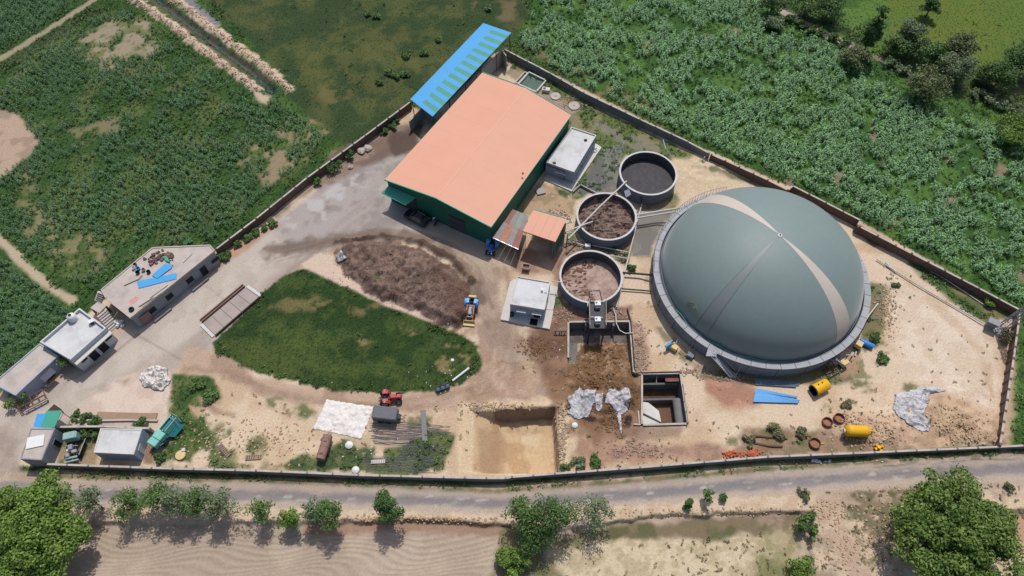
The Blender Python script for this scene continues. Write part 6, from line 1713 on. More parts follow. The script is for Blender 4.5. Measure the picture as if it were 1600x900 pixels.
# shade-net strips and drip lines near the tanker
for k, (a, b, w, lb) in enumerate((((576, 666), (708, 672), 1.0, 'topmost dark net strip running right from under the grey trailer'), ((580, 675), (668, 677), .6, 'second dark net strip below the grey trailer'), ((580, 681), (664, 683), .6, 'third dark net strip below the grey trailer'),
                                ((578, 687), (660, 690), .8, 'lowest dark net strip below the grey trailer'), ((622, 701), (700, 706), .9, 'dark net strip on the grass left of the earth pit'), ((620, 709), (690, 722), .5, 'slanting dark net strip on the grass left of the earth pit'), ((560, 724), (690, 728), 1.2, 'grey net strip in the grass above the road wall'))):
    pa, pb_ = G(*a), G(*b); d = (pb_ - pa).normalized(); n = Vector((-d.y, d.x, 0)); m = MB(); K = 24
    for j in range(max(6, int(w * 13))):
        off = ((j + random.random() * .7) / max(6, int(w * 13)) - .5) * w * 1.7; t0, t1 = random.uniform(0, .12), random.uniform(.8, 1); ph0 = random.uniform(0, 6); path = []
        for i in range(K + 1):
            q = pa.lerp(pb_, t0 + (t1 - t0) * i / K) + n * (off + .03 * math.sin(i * .7 + ph0) + .1 * math.sin(i * .21 + k)); path.append((q.x, q.y, zg(q) + .04 + .03 * random.random()))
        m.tube(path, random.uniform(.014, .03), 4)
    o = m.build('net_strip', M_NET)
    tag(o, lb, 'net', 'dark net strips on the ground')
m = MB(); vs = []
pa, pb_ = G(661, 641), G(664, 689); K = 40
for i in range(K + 1):
    p = pa.lerp(pb_, i / K)
    for j in range(4): q = p + Vector(((j / 3 - .5) * .75 + random.uniform(-.04, .04), 0, 0)); vs.append((q.x, q.y, zg(q) + .1 + .03 * random.random()))
m.v = vs; m.f = [(i * 4 + j, (i + 1) * 4 + j, (i + 1) * 4 + j + 1, i * 4 + j + 1) for i in range(K) for j in range(3)]; m.m = [0] * len(m.f)
o = m.build('net_strip', mat('grey_net', A(128, 126, 130), .9, .1)); s = o.modifiers.new('thickness', 'SOLIDIFY'); s.thickness = .02
tag(o, 'grey net strip laid upright across the other strips left of the earth pit', 'net', 'dark net strips on the ground')


# pallets and frames
def pallet(u, v, label, m, rz, L=1.6, W=1.1, nsl=6, z=0, name='pallet'):
    t = thing(name, label, name.replace('_', ' '), tuple(GG(u, v, z)), rz)
    for k in range(nsl): MB().box((-L / 2 + L * (k + .5) / nsl, 0, .2), (L / nsl * .62, W, .05)).build('slat', m, t)
    for s in (-1, 0, 1): MB().box((0, s * W * .42, .1), (L, .1, .14)).build('bearer', m, t)
    return t


pallet(351, 704, 'weathered wooden rack lying slanted in the weeds left of the tanker', M_WOOD, -.75, 2.4, .7, 8, name='rack')
pallet(396, 715, 'pale wooden pallet lying in the weeds by the road wall', M_WOOD, .05, 2.2, .7, 7)
pallet(591, 722, 'rusty metal grid lying on the grass near the road wall', M_PIPE, .05, 2.0, .5, 8, name='metal_grid')
c = GG(54, 630); t = thing('steel_gate', 'brown steel gate lying in a grid of squares beside the grey house', 'gate', tuple(c), head((26, 630), (62, 611)))
for k in range(5): MB().box((-1.9 + .95 * k, 0, .75), (.1, 1.7, .1), 0, 0, .3).build('bar', M_RUST, t)
for s in (-.8, 0, .8): MB().box((0, s, .75 + s * .3), (3.9, .1, .12), 0, 0, .3).build('rail', M_RUST, t)
MB().box((.3, -.95, .5), (3.3, .12, .3)).build('plank', M_COPE, t)
for x in (-1.8, 1.8): MB().box((x, -.8, .2), (.12, .12, .9)).build('leg', M_RUST, t)
c = GG(70, 603); tag(rbox((c.x, c.y, 0), (.9, .5, .4), .05).build('bench', M_COPE), 'small pale bench block beside the grey house', 'bench')
c = GG(283, 712); t = thing('stone_slab', 'round cream slab tilted in the weeds near the road wall', 'slab', tuple(c), .3)
MB().lathe([(0, 0), (.75, 0), (.7, .25), (0, .3)], (0, 0, .1), 14).build('slab', M_CREAM, t); rbox((.5, .6, .1), (.5, .5, .4), .05).build('bracket', M_PLASTG, t)
for (u, v, sz), lb in (((556, 735, .55), 'small white sack at the foot of the road wall'), ((707, 563, .28), 'white stone on the bare patch of the lawn'), ((898, 665, .45), 'white lump on the brown earth right of the earth pit'), ((546, 696, .6), 'pale stone in the weeds right of the tanker'), ((665, 237, 0), '')):
    if not sz: continue
    c = GG(u, v); m = MB(); m.lathe([(0, 0), (sz * .8, .0), (sz, sz * .4), (sz * .6, sz * .8), (0, sz * .9)], (c.x, c.y, c.z), 9); o = m.build('white_sack' if 'sack' in lb else 'white_stone', M_WHITE, None, True); tag(o, lb, 'stone' if 'sack' not in lb else 'sack')
for (u, v), lb in (((565, 237), 'left one of two pale boulders at the left wall by the blue shed'), ((575, 233), 'right one of two pale boulders at the left wall by the blue shed'), ((548, 262), 'pale boulder lower down along the left wall')):
    c = GG(u, v); m = MB(); r = .75 if 'lower' not in lb else .45
    n = 9; pr = [(0, 0), (r, .05), (r * 1.1, r * .5), (r * .6, r * .9), (0, r)]
    m.lathe(pr, (c.x, c.y, c.z), n); m.v = [(x + random.uniform(-.12, .12), y + random.uniform(-.12, .12), z + random.uniform(-.06, .06)) for x, y, z in m.v]
    tag(m.build('boulder', M_COPE), lb, 'boulder', 'pale boulders by the left wall')
# hopper trolley by the shelter
c = GG(822, 421); t = thing('hopper', 'small rusty open hopper on legs above the white control room', 'hopper', tuple(c), -.2)
for s in (-1, 1): MB().box((0, s * .45, .8), (1.2, .08, .5)).build('side_plate', M_COPE, t); MB().box((s * .6, 0, .8), (.08, .9, .5)).build('end_plate', M_COPE, t)
MB().box((0, 0, .6), (1.1, .85, .06)).build('floor', M_RUST, t)
for x in (-.5, .5):
    for y in (-.4, .4): MB().box((x, y, .3), (.08, .08, .6)).build('leg', M_STEELD, t)
c = GG(875, 521); t = thing('steel_trestle', 'dark steel trestle standing left of the concrete bunker', 'trestle', tuple(c), 0)
MB().box((0, 0, .7), (2.0, .12, .12)).build('beam', M_STEELD, t)
for x in (-.9, -.1, .3, .9): MB().tube([(x, 0, .7), (x * .6, -.5, 0)], .05, 5).build('leg', M_STEELD, t); MB().tube([(x, 0, .7), (x * .6, .5, 0)], .05, 5).build('strut', M_STEELD, t)
# red bricks
bme = MB().box((0, 0, .06), (.34, .17, .12)).build('brick_shape', M_BRKROW); brick_me = bme.data; bpy.data.objects.remove(bme)
t = thing('brick_heap', 'orange red heap of loose bricks against the road wall', 'brick heap', (*G(1145, 709).xy, 0)); nb = 0
for k in range(150):
    u = random.choice((random.gauss(1143, 6), random.gauss(1178, 4), random.uniform(1136, 1186))); v = random.gauss(709, 2.4) - (.04 * (u - 1143))
    p = GG(u, v); d = math.exp(-((u - 1143) / 9) ** 2) * .35
    b = link('brick', brick_me, t); b.location = (p.x - t.location.x, p.y - t.location.y, p.z + random.uniform(0, .15) + d * random.random()); b.rotation_euler = (random.uniform(-.4, .4), random.uniform(-.4, .4), random.uniform(0, 6.3))


def rubble(name, spots, n, smin, smax, m, kind='stuff'):
    b = MB()
    for k in range(n):
        u, v, su, sv = random.choice(spots); p = GG(random.gauss(u, su), random.gauss(v, sv)); s = random.uniform(smin, smax)
        b.box((p.x, p.y, p.z + s * .2), (s, s * random.uniform(.5, .9), s * random.uniform(.3, .7)), random.uniform(0, 3), 0, random.uniform(-.4, .4), random.uniform(-.4, .4))
    return b.build(name, m, None, False, kind)


rubble('rubble', [(905, 385, 12, 4), (865, 335, 9, 5), (880, 340, 7, 5), (1000, 540, 5, 18), (1000, 560, 6, 10), (880, 490, 8, 6), (960, 490, 10, 6), (985, 700, 25, 7), (1010, 706, 25, 7), (910, 165, 10, 6), (890, 160, 10, 5), (1380, 480, 8, 20), (1080, 580, 12, 4), (790, 645, 20, 2), (745, 640, 6, 5), (880, 690, 4, 25), (1320, 655, 14, 8), (960, 395, 15, 3), (1140, 590, 20, 4)], 1700, .1, .32, M_STONE)
line_ = lambda pts, n: [(pts[k][0] + (pts[k + 1][0] - pts[k][0]) * t, pts[k][1] + (pts[k + 1][1] - pts[k][1]) * t, 4, 3) for k in range(len(pts) - 1) for t in np.linspace(0, 1, n)]
rubble('bank_clods', line_([(195, -8), (232, 12), (290, 55), (345, 98), (402, 138)], 8) + line_([(260, -8), (300, 18), (355, 62), (405, 98), (452, 138)], 8), 1100, .1, .32, mat('bank_clod', A(188, 164, 138), .95, .15, 2, 9, island=.8))
rubble('compost_lumps', [(600, 405, 30, 10), (660, 430, 25, 12), (700, 465, 14, 16), (570, 420, 18, 10), (640, 455, 22, 8)], 1600, .07, .2, mat('compost_lump', A(118, 96, 86), .95, .15, 2, 9, island=.5))
rubble('silage_lumps', [(945, 560, 18, 12), (930, 590, 22, 10), (965, 620, 14, 12), (960, 660, 10, 8), (905, 640, 12, 6), (840, 545, 14, 8)], 1300, .08, .3, mat('silage_lump', A(124, 94, 68), .95, .2, 2, 9, island=1.0))
rubble('litter', [(760, 520, 30, 30), (700, 590, 40, 10), (600, 700, 60, 15), (900, 300, 30, 20), (960, 240, 30, 12), (930, 200, 20, 10), (620, 620, 60, 10), (400, 680, 60, 25), (900, 560, 30, 30), (1300, 720, 120, 3), (1500, 650, 30, 20)], 150, .08, .2, M_WHITE)
rubble('clods', [(1470, 655, 30, 14), (1510, 675, 20, 10), (1380, 670, 25, 12), (1350, 685, 25, 8), (760, 634, 30, 3), (880, 680, 5, 25), (1300, 800, 25, 12), (1400, 820, 30, 30), (1330, 860, 25, 20), (330, 690, 40, 20), (420, 690, 40, 18), (700, 812, 60, 3), (600, 810, 30, 3), (1100, 800, 90, 4), (1390, 480, 8, 25)], 2200, .1, .32, mat('earth_clod', A(186, 160, 128), .95, .15, 2, 9, island=.6))

# rubbish on the roof of the long house (its roof stands 3.4 m up)
RZ_ = 3.405
rb = MB()
for k in range(70):
    u = random.gauss(252, 11); v = random.gauss(403, 4.5) - (u - 252) * .15; p = G(u, v, RZ_); s = random.uniform(.25, .6)
    rb.box((p.x, p.y, RZ_ + s * .25), (s, s * .7, s * .5), random.uniform(0, 3), 0, random.uniform(-.5, .5), random.uniform(-.5, .5))
tag(rb.build('debris_heap', mat('burnt_debris', A(112, 88, 82), .9, .3, 2, 9, island=1.2)), 'brown heap of broken debris on the long house roof', 'debris heap')
for k, (px, lb) in enumerate((([(214, 440), (276, 427), (276, 436), (217, 451)], 'lower bright blue sheet lying on the long house roof'), ([(238, 431), (258, 413), (271, 414), (268, 420), (246, 436)], 'upper bright blue sheet lying on the long house roof'))):
    q = XY(px, RZ_); c = q[0]; o = MB((c[0], c[1], 0)).prism(q, RZ_ + .03 + .09 * k, RZ_ + .1 + .09 * k).build('blue_sheet', M_BLUE); o.location = (c[0], c[1], 0); tag(o, lb, 'sheet', 'blue sheets on the long house roof')
q = XY([(255, 402), (262, 401), (266, 411), (260, 409)], RZ_); tag(MB().prism(q, RZ_ + .02, RZ_ + .3).build('teal_cloth', M_TEAL), 'small teal cloth beside the debris on the long house roof', 'cloth')
for k, (u, v, c_, lb) in enumerate(((210, 420, 0, 'white bucket at the left end of the bucket cluster on the long house roof'), (217, 421, 3, 'blue bucket in the middle of the bucket cluster on the long house roof'), (216, 427, 1, 'black bucket at the near edge of the bucket cluster on the long house roof'),
                            (225, 423, 4, 'cream bucket at the right end of the bucket cluster on the long house roof'), (233, 426, 1, 'black bucket apart from the cluster toward the blue sheets'), (212, 415, 2, 'grey bucket at the far edge of the bucket cluster on the long house roof'))):
    p = G(u, v, RZ_)
    b = MB(); b.lathe([(0, 0), (.26, 0), (.32, .45), (.27, .45), (.24, .05)], (p.x, p.y, RZ_), 12)
    tag(b.build('bucket', [M_WHITE, M_BLACK, M_TANKO, M_BLUE, M_COPE][c_]), lb, 'bucket', 'buckets on the long house roof')
for (u0, v0, u1, v1), lb in (((194, 446, 217, 436), 'thin dark pole on the bare left part of the long house roof'), ((216, 437, 222, 430), 'short pole beside the buckets on the long house roof'), ((286, 410, 300, 396), 'pale pole at the right end of the long house roof'), ((217, 479, 241, 464), 'brown plank near the front edge of the long house roof'), ((222, 480, 252, 458), 'second plank near the front edge of the long house roof'), ((234, 465, 262, 445), 'pale plank below the blue sheets on the long house roof')):
    a, b = G(u0, v0, RZ_ + .1), G(u1, v1, RZ_ + .1); tag(MB().tube([a, b], .07, 6).build('roof_plank' if 'plank' in lb else 'roof_pole', M_WOOD if 'pale' not in lb else M_PIPE), lb, 'plank' if 'plank' in lb else 'pole')
q = [(p[0], p[1]) for p in XY([(201, 470), (212, 463), (217, 465), (211, 473), (203, 476)], RZ_)]; tag(MB().prism(q, RZ_ + .004, RZ_ + .012).build('pink_powder', mat('pink_powder', A(206, 150, 146), .95, .15, 2, 6)), 'spilled pink powder on the left of the long house roof', 'powder')
p = G(206, 484, RZ_); b = MB(); b.lathe([(0, 0), (.4, 0), (.42, .3), (.2, .32), (.18, .1)], (p.x, p.y, RZ_), 14); tag(b.build('tyre', M_TYRE), 'dark tyre lying at the front corner of the long house roof', 'tyre')
c = GG(186, 508); m = MB()
for k in range(14): m.box((c.x + random.gauss(0, .4), c.y + random.gauss(0, .4), .25 + random.uniform(0, .2)), (.5, .4, .3), random.uniform(0, 3), 0, random.uniform(-.4, .4), .3)
tag(m.build('sack_heap', M_WHITE), 'small heap of white sacks at the foot of the outside stairs', 'sacks')
pipe([(184, 487, 2.8), (177, 497, .5)], .06, 'thin white pole leaning beside the outside stairs')

# ================================================================== VEGETATION
def leaf_mat(name, rgb, rgb2, spread=.35):
    m = bpy.data.materials.new(name); m.use_nodes = True
    nt = m.node_tree; N, L = nt.nodes, nt.links; b = N['Principled BSDF']
    geo = N.new('ShaderNodeNewGeometry')
    n = N.new('ShaderNodeTexNoise'); n.inputs['Scale'].default_value = .9; n.inputs['Detail'].default_value = 4
    L.new(geo.outputs['Position'], n.inputs['Vector'])
    ad = N.new('ShaderNodeMath'); ad.operation = 'MULTIPLY_ADD'; ad.inputs[1].default_value = .55
    L.new(geo.outputs['Random Per Island'], ad.inputs[0]); L.new(n.outputs[0], ad.inputs[2])
    r = N.new('ShaderNodeMapRange'); r.inputs[1].default_value = .45; r.inputs[2].default_value = 1.0
    L.new(ad.outputs[0], r.inputs[0])
    mx = N.new('ShaderNodeMix'); mx.data_type = 'RGBA'
    L.new(r.outputs[0], mx.inputs[0]); mx.inputs[6].default_value = (*rgb, 1); mx.inputs[7].default_value = (*rgb2, 1)
    L.new(mx.outputs[2], b.inputs['Base Color']); b.inputs['Roughness'].default_value = .6; b.inputs['Specular IOR Level'].default_value = .3
    tr = N.new('ShaderNodeBsdfTranslucent'); L.new(mx.outputs[2], tr.inputs[0])
    ms = N.new('ShaderNodeMixShader'); ms.inputs[0].default_value = .22
    L.new(b.outputs[0], ms.inputs[1]); L.new(tr.outputs[0], ms.inputs[2]); L.new(ms.outputs[0], N['Material Output'].inputs[0])
    return m


LEAF = {
    'bright': leaf_mat('bright_leaf', A(70, 100, 42, 1), A(124, 150, 66, 1)),
    'deep': leaf_mat('deep_leaf', A(66, 94, 42, 1), A(118, 140, 66, 1)),
    'mid': leaf_mat('mid_leaf', A(62, 92, 48, 1), A(108, 134, 72, 1)),
    'dark': leaf_mat('dark_leaf', A(48, 78, 42, 1), A(90, 120, 62, 1)),
    'grey': leaf_mat('grey_leaf', A(76, 98, 66, 1), A(128, 142, 104, 1)),
    'olive': leaf_mat('olive_leaf', A(70, 84, 50, 1), A(126, 134, 90, 1)),
    'dry': leaf_mat('dry_leaf', A(84, 88, 60, 1), A(138, 132, 96, 1)),
}
M_BARK = mat('bark', A(112, 94, 80), .95, .15, 3, 14)


def leaves_mesh(name, cents, rads, per, size, rng, m, inner=.45):
    P_, N_, S_ = [], [], []
    for c, r, n in zip(cents, rads, per):
        d = rng.normal(size=(n, 3)); d /= np.linalg.norm(d, axis=1)[:, None]
        d[:, 2] = np.where(d[:, 2] < -.3, -d[:, 2] * .6, d[:, 2])
        k = inner + (1 - inner) * rng.random(n) ** .5
        k = k * (1 + .18 * rng.normal(size=n) * (rng.random(n) < .3))
        P_.append(np.array(c) + d * (r * k)[:, None] * np.array([1, 1, .8]))
        nn = d * .8 + rng.normal(size=(n, 3)) * .55 + np.array([0, 0, .45]); N_.append(nn / np.linalg.norm(nn, axis=1)[:, None])
        S_.append(size * rng.uniform(.6, 1.35, n))
    P_, N_, S_ = np.concatenate(P_), np.concatenate(N_), np.concatenate(S_)
    n = len(P_)
    a = rng.normal(size=(n, 3)); t = np.cross(N_, a); t /= np.linalg.norm(t, axis=1)[:, None]; b = np.cross(N_, t)
    s = S_[:, None]
    q = np.stack([P_ - t * s * .75, P_ - b * s * .4 + N_ * s * .08, P_ + t * s * .75, P_ + b * s * .4 + N_ * s * .08], 1).reshape(-1, 3)
    me = bpy.data.meshes.new(name)
    me.vertices.add(4 * n); me.vertices.foreach_set('co', q.astype(np.float32).ravel())
    me.loops.add(4 * n); me.loops.foreach_set('vertex_index', np.arange(4 * n, dtype=np.int32))
    me.polygons.add(n); me.polygons.foreach_set('loop_start', np.arange(0, 4 * n, 4, dtype=np.int32))
    me.update(calc_edges=True); me.materials.append(m)
    return me


def tree(u, v, R, h, label, leaf='mid', clumps=None, per=None, size=.3, name='tree', cat='tree', squash=1.0, group=None, seed=None, trunk=True, sparse=1.0, lean=0.0, crown_lo=.3):
    """(u, v): pixel of the crown's centre; R crown radius, h height in metres"""
    zc = h * (crown_lo + 1) / 2 if trunk else h * .5
    c = G(u, v, zc); z0 = zg(c)
    rng = np.random.default_rng(int(u * 7 + v * 13) if seed is None else seed)
    t = thing(name, label, cat, (c.x, c.y, z0), 0, group)
    n = clumps or int(10 + R * R * 1.1)
    hz = h * (1 - crown_lo) / 2 if trunk else h * .5
    cr = max(.3, min(1.35, R * .33))
    ce, ra = [], []
    for k in range(n):
        d = rng.normal(size=3); d /= np.linalg.norm(d); rr = rng.random() ** .4
        px, py, pz = d * rr
        lob = 1 + .12 * math.sin(3 * math.atan2(py, px) + u) + .09 * math.sin(5 * math.atan2(py, px) + v)
        ce.append((px * (R - cr * .6) * lob, py * (R - cr * .6) * lob * squash, zc + pz * (hz - cr * .4) * (1 if pz > 0 else .8))); ra.append(cr * rng.uniform(.65, 1.25))
    k = per or int(130 * sparse * (cr / .3 * .3 / size) ** 2 * .16 + 40)
    me = leaves_mesh('crown', ce, ra, [max(12, int(k * (r / cr) ** 2)) for r in ra], size, rng, LEAF[leaf], .35)
    link('crown', me, t)
    if trunk:
        tr = MB(); tw = max(.08, R * .055)
        tr.tube([(0, 0, -.3), (.06 * R, .03 * R, zc * .5), (0, 0, zc), (0, 0, zc + hz * .4)], [tw * 1.3, tw, tw * .6, tw * .2], 8)
        for k in range(0, n, max(1, n // 7)):
            x, y, z = ce[k]; tr.tube([(.04 * R, .02 * R, zc * .45 + .1 * (k % 3)), (x * .5, y * .5, (zc * .5 + z) / 2 + .2), (x, y, z)], [tw * .6, tw * .4, tw * .15], 6)
        tr.build('trunk', M_BARK, t, True)
    else:
        tr = MB()
        for k in range(0, n, max(1, n // 5)):
            x, y, z = ce[k]; tr.tube([(x * .2, y * .2, -.1), (x * .6, y * .6, z * .6), (x, y, z)], [.05, .035, .015], 5)
        tr.build('stem', M_BARK, t)
    return t


# near side of the road
tree(34, 843, 7.9, 9.0, 'very large bright green tree filling the lower left corner', 'bright', 170, 250, .29, crown_lo=.2)
tree(1499, 836, 8.2, 10.0, 'very large dense green tree at the lower right beside the road', 'deep', 190, 250, .29, crown_lo=.2)
RG = 'trees in the row along the road'
for u, v, R, h, leaf, sp, lb in (
        (139, 782, 2.0, 5.0, 'grey', .45, 'thin grey green tree right beside the big lower left tree'),
        (197, 790, 2.3, 4.2, 'mid', .6, 'bushy tree standing alone left of the long roadside cluster'),
        (243, 780, 2.2, 4.8, 'mid', .6, 'leftmost tree of the long roadside cluster'),
        (274, 782, 2.3, 5.0, 'grey', .6, 'second tree from the left in the long roadside cluster'),
        (306, 784, 2.2, 4.8, 'mid', .6, 'third tree from the left in the long roadside cluster'),
        (340, 788, 2.3, 5.0, 'grey', .65, 'rightmost tree of the long roadside cluster'),
        (402, 798, 2.0, 4.0, 'mid', .5, 'sparse roadside tree right of the long cluster'),
        (450, 810, 1.7, 3.2, 'bright', .6, 'short bright roadside tree on the field edge'),
        (487, 798, 1.8, 4.0, 'grey', .5, 'paler left half of a pair of roadside trees'),
        (515, 802, 2.1, 4.8, 'mid', .7, 'darker right half of a pair of roadside trees'),
        (606, 794, 2.1, 5.0, 'dark', .9, 'compact dark roadside tree standing alone on the verge'),
        (815, 805, 2.6, 5.5, 'mid', .6, 'left tree of the dense dark clump beside the road bend'),
        (862, 808, 3.1, 5.6, 'dark', .95, 'right tree of the dense dark clump beside the road bend'),
        (832, 836, 2.4, 4.0, 'dark', .8, 'lower tree of the dense dark clump beside the road bend'),
        (930, 800, 2.6, 4.2, 'grey', .4, 'thin spreading tree right of the dense dark clump')):
    tree(u, v, R * 1.08, h * 1.25, lb, leaf, int(16 + R * R * 3.2), int(110 * sp), .2, group=RG, crown_lo=.22)
tree(799, 876, 2.3, 3.2, 'bright bush at the bottom edge below the dense dark clump', 'bright', None, None, .26, name='bush', cat='bush', trunk=False)
tree(1074, 788, .95, 1.5, 'small round dark bush on the verge by the stubble field', 'dark', 14, 60, .2, name='bush', cat='bush', trunk=False)
tree(1106, 774, 1.1, 3.0, 'slender young tree between two small bushes on the verge', 'mid', 9, 40, .24, name='sapling')
tree(1130, 778, .8, 1.1, 'small dark bush right of the slender young tree', 'dark', 12, 50, .18, name='bush', cat='bush', trunk=False)
tree(1264, 822, 1.5, 3.4, 'upright green bush on the bank below the dirt ramp', 'mid', 18, 70, .24, name='bush', cat='bush', squash=1.9, trunk=False)
tree(1257, 886, 1.9, 2.2, 'low bright bush at the bottom edge below the upright bush', 'bright', 20, 80, .24, name='bush', cat='bush', trunk=False)
tree(1256, 771, 1.1, 1.0, 'small dry bush at the verge left of the dirt ramp', 'olive', 12, 40, .2, name='bush', cat='bush', trunk=False)
tree(1578, 762, .8, 1.0, 'small dark bush on the pale bank at the right edge', 'olive', 12, 40, .2, name='bush', cat='bush', trunk=False)
# far side: by the pasture
FG = 'trees along the far path by the pasture'
for u, v, R, h, leaf, lb, sq, lo in (
        (1367, 46, 2.0, 11.5, 'dark', 'tall narrow dark tree rising at the bend of the far path', 1.0, .05),
        (1456, 8, 2.3, 5.0, 'dark', 'dark tree alone in the bright pasture at the top', 1.0, .15),
        (1336, 90, 3.3, 4.2, 'olive', 'round olive bush tree in the cornfield below the far path', 1.0, .15),
        (1424, 52, 2.9, 6.0, 'grey', 'pale topped tree at the near edge of the bright pasture', 1.0, .2),
        (1400, 70, 2.5, 4.6, 'mid', 'leafy tree between the tall narrow tree and the pale topped tree', 1.0, .15),
        (1432, 76, 3.4, 4.4, 'dark', 'dark spreading tree in shade below the pale topped tree', 1.0, .15),
        (1466, 84, 3.0, 4.4, 'dark', 'dark tree left of the tall olive tree by the pasture', 1.0, .15),
        (1508, 74, 3.4, 7.0, 'olive', 'upper olive crowned tree standing against the bright pasture', 1.0, .2),
        (1500, 104, 4.0, 6.4, 'grey', 'broad grey green tree just below the upper olive tree', 1.0, .15),
        (1449, 132, 4.4, 6.0, 'olive', 'large yellowish tree at the far edge of the cornfield', 1.0, .15),
        (1566, 118, 4.0, 6.0, 'dark', 'dark round tree near the right edge above the corn', 1.0, .15),
        (1600, 92, 4.4, 7.0, 'dark', 'dark tree cut by the right edge beside the pasture', 1.0, .15),
        (1592, 204, 3.8, 4.6, 'bright', 'bright yellowish tree cut by the right edge in the corn', 1.0, .15),
        (1540, 118, 2.4, 3.4, 'mid', 'small leafy tree left of the dark round right tree', 1.0, .15),
        (1296, 12, 3.6, 5.5, 'dark', 'dark leafy tree at the top edge right of the far path', 1.0, .15),
        (1262, 8, 3.2, 5.0, 'mid', 'leafy tree at the top edge above the far path', 1.0, .15),
        (1207, 8, 3.0, 4.4, 'dark', 'dark tree at the top edge where the far path leaves', 1.0, .15),
        (1212, 36, 2.4, 2.6, 'grey', 'low bush below the far path near the top edge', 1.0, .1)):
    tree(u, v, R, h, lb, leaf, 60 if h > 9 else int(14 + R * R * 2), 110, .27, group=FG, squash=sq, crown_lo=lo)
HB = 'hedge bushes along the far path'
for u, v, R, lb in ((1236, 27, 1.4, 'first hedge bush on the far path counted from the top'), (1252, 36, 1.5, 'second hedge bush on the far path counted from the top'), (1268, 44, 1.4, 'third hedge bush on the far path counted from the top'), (1285, 50, 1.3, 'fourth hedge bush on the far path counted from the top'), (1305, 58, 1.5, 'fifth hedge bush on the far path counted from the top'), (1325, 62, 1.6, 'hedge bush beside the foot of the tall narrow tree'), (1318, 72, 1.0, 'small bush standing on the far path itself')):
    tree(u, v, R, 1.6, lb, 'mid', None, 60, .3, name='bush', cat='bush', trunk=False, group=HB)
DB = 'dry bushes between the trees and the corn'
for u, v, lb in ((1392, 98, 'dry bush right of the round olive bush tree'), (1412, 108, 'dry bush just above the large yellowish tree'), (1530, 148, 'dry bush right of the large yellowish tree'), (1548, 156, 'second dry bush right of the large yellowish tree'), (1568, 162, 'third dry bush right of the large yellowish tree'), (1588, 172, 'dry bush above the bright yellowish right tree')):
    tree(u, v, 1.7, 1.7, lb, 'grey', None, 50, .3, name='bush', cat='bush', trunk=False, group=DB)
MBG = 'dark bushes in the left meadow'
for u, v, R, lb in ((606, 113, 1.0, 'left bush of three dark bushes in the meadow'), (621, 117, 1.1, 'middle bush of three dark bushes in the meadow'), (634, 113, 1.2, 'right bush of three dark bushes in the meadow'), (634, 83, 1.3, 'dark meadow bush left of the blue roof'), (662, 82, 1.0, 'small meadow bush nearest the middle of the blue roof'), (684, 62, 1.1, 'meadow bush nearest the upper part of the blue roof'), (592, 128, .8, 'small low bush below the three meadow bushes'), (574, 20, 1.0, 'meadow bush near the top edge of the photo'), (588, 24, 1.0, 'second meadow bush near the top edge of the photo'), (762, 12, 1.2, 'pale bush at the top edge above the blue roof')):
    tree(u, v, R, 1.0, lb, 'mid' if 'pale' not in lb else 'grey', None, 50, .26, name='bush', cat='bush', trunk=False, group=MBG)
# inside the walls
for u, v, R, h, leaf, lb in ((521, 259, 1.7, 2.0, 'dark', 'round dark bush at the left wall below the pale boulders'), (545, 240, 1.4, 1.6, 'dark', 'dark bush at the left wall between boulders and round bush'), (493, 281, 1.2, 1.3, 'dark', 'small dark bush low on the left wall'), (101, 563, 1.5, 3.4, 'mid', 'young tree between the grey house and the white house'),
                             (24, 626, 2.1, 2.4, 'bright', 'bright bush at the corner of the grey house by the gate'), (219, 662, 1.2, 1.1, 'dark', 'dark bush behind the corner of the store block'), (986, 418, .9, 1.2, 'dark', 'round bush beside the dark pipe right of the third tank'),
                             (250, 716, 1.0, .9, 'dark', 'small bush below the teal farm machine'), (1068, 615, .7, .8, 'dark', 'tiny bush at the right edge of the deep concrete pit'), (1546, 470, 1.2, 1.2, 'bright', 'yellow green bush under the wall near the mast'), (1570, 525, 1.5, 1.3, 'dry', 'dry bush at the right side of the mast foot'),
                             (1325, 632, 1.0, .7, 'dry', 'dry bush behind the right rusty drum'), (905, 722, 1.2, .9, 'grey', 'grey bush at the road wall right of the earth pit'), (930, 720, 1.3, 1.0, 'mid', 'green bush at the road wall further right of the earth pit'), (884, 728, .9, .8, 'mid', 'small bush at the lower right corner of the earth pit'),
                             (1212, 672, 1.5, .9, 'dry', 'dry bush above the brown hairpin duct'), (1255, 676, 1.2, .8, 'dry', 'dry bush left of the single rusty ring drum'), (1170, 690, 1.1, .8, 'dry', 'dry bush by the loose red bricks'), (305, 604, 1.6, .9, 'mid', 'low bush in the weeds right of the white heap'), (328, 618, 1.5, .9, 'mid', 'low bush at the right end of the weeds near the white heap'),
                             (1365, 525, 1.2, .8, 'mid', 'low bush on the sand right of the blue drum'), (1378, 560, 1.2, .7, 'mid', 'low bush on the sand below the blue drum'), (1400, 445, .8, .5, 'mid', 'tiny bush on the sand right of the dome')):
    tree(u, v, R, h, lb, leaf, None, 60, .22, name='tree' if 'tree' in lb else 'bush', cat='tree' if 'tree' in lb else 'bush', trunk='tree' in lb)
CB = 'bushes of the clump between gatehouse and store block'
for u, v, lb in ((108, 677, 'left bush of the dark clump behind the old lorry'), (126, 676, 'middle bush of the dark clump behind the old lorry'), (144, 677, 'right bush of the dark clump behind the old lorry')):
    tree(u, v, 1.3, 1.3, lb, 'dark', None, 60, .22, name='bush', cat='bush', trunk=False, group=CB)
HG = 'bushes at the planting bed'
for u, v, lb in ((118, 648, 'left bush at the end of the planting bed'), (133, 651, 'middle bush at the end of the planting bed'), (148, 655, 'right bush at the end of the planting bed')):
    tree(u, v, 1.0, 1.0, lb, 'mid', None, 60, .22, name='bush', cat='bush', trunk=False, group=HG)
WG = 'bushes in the strip under the left wall'
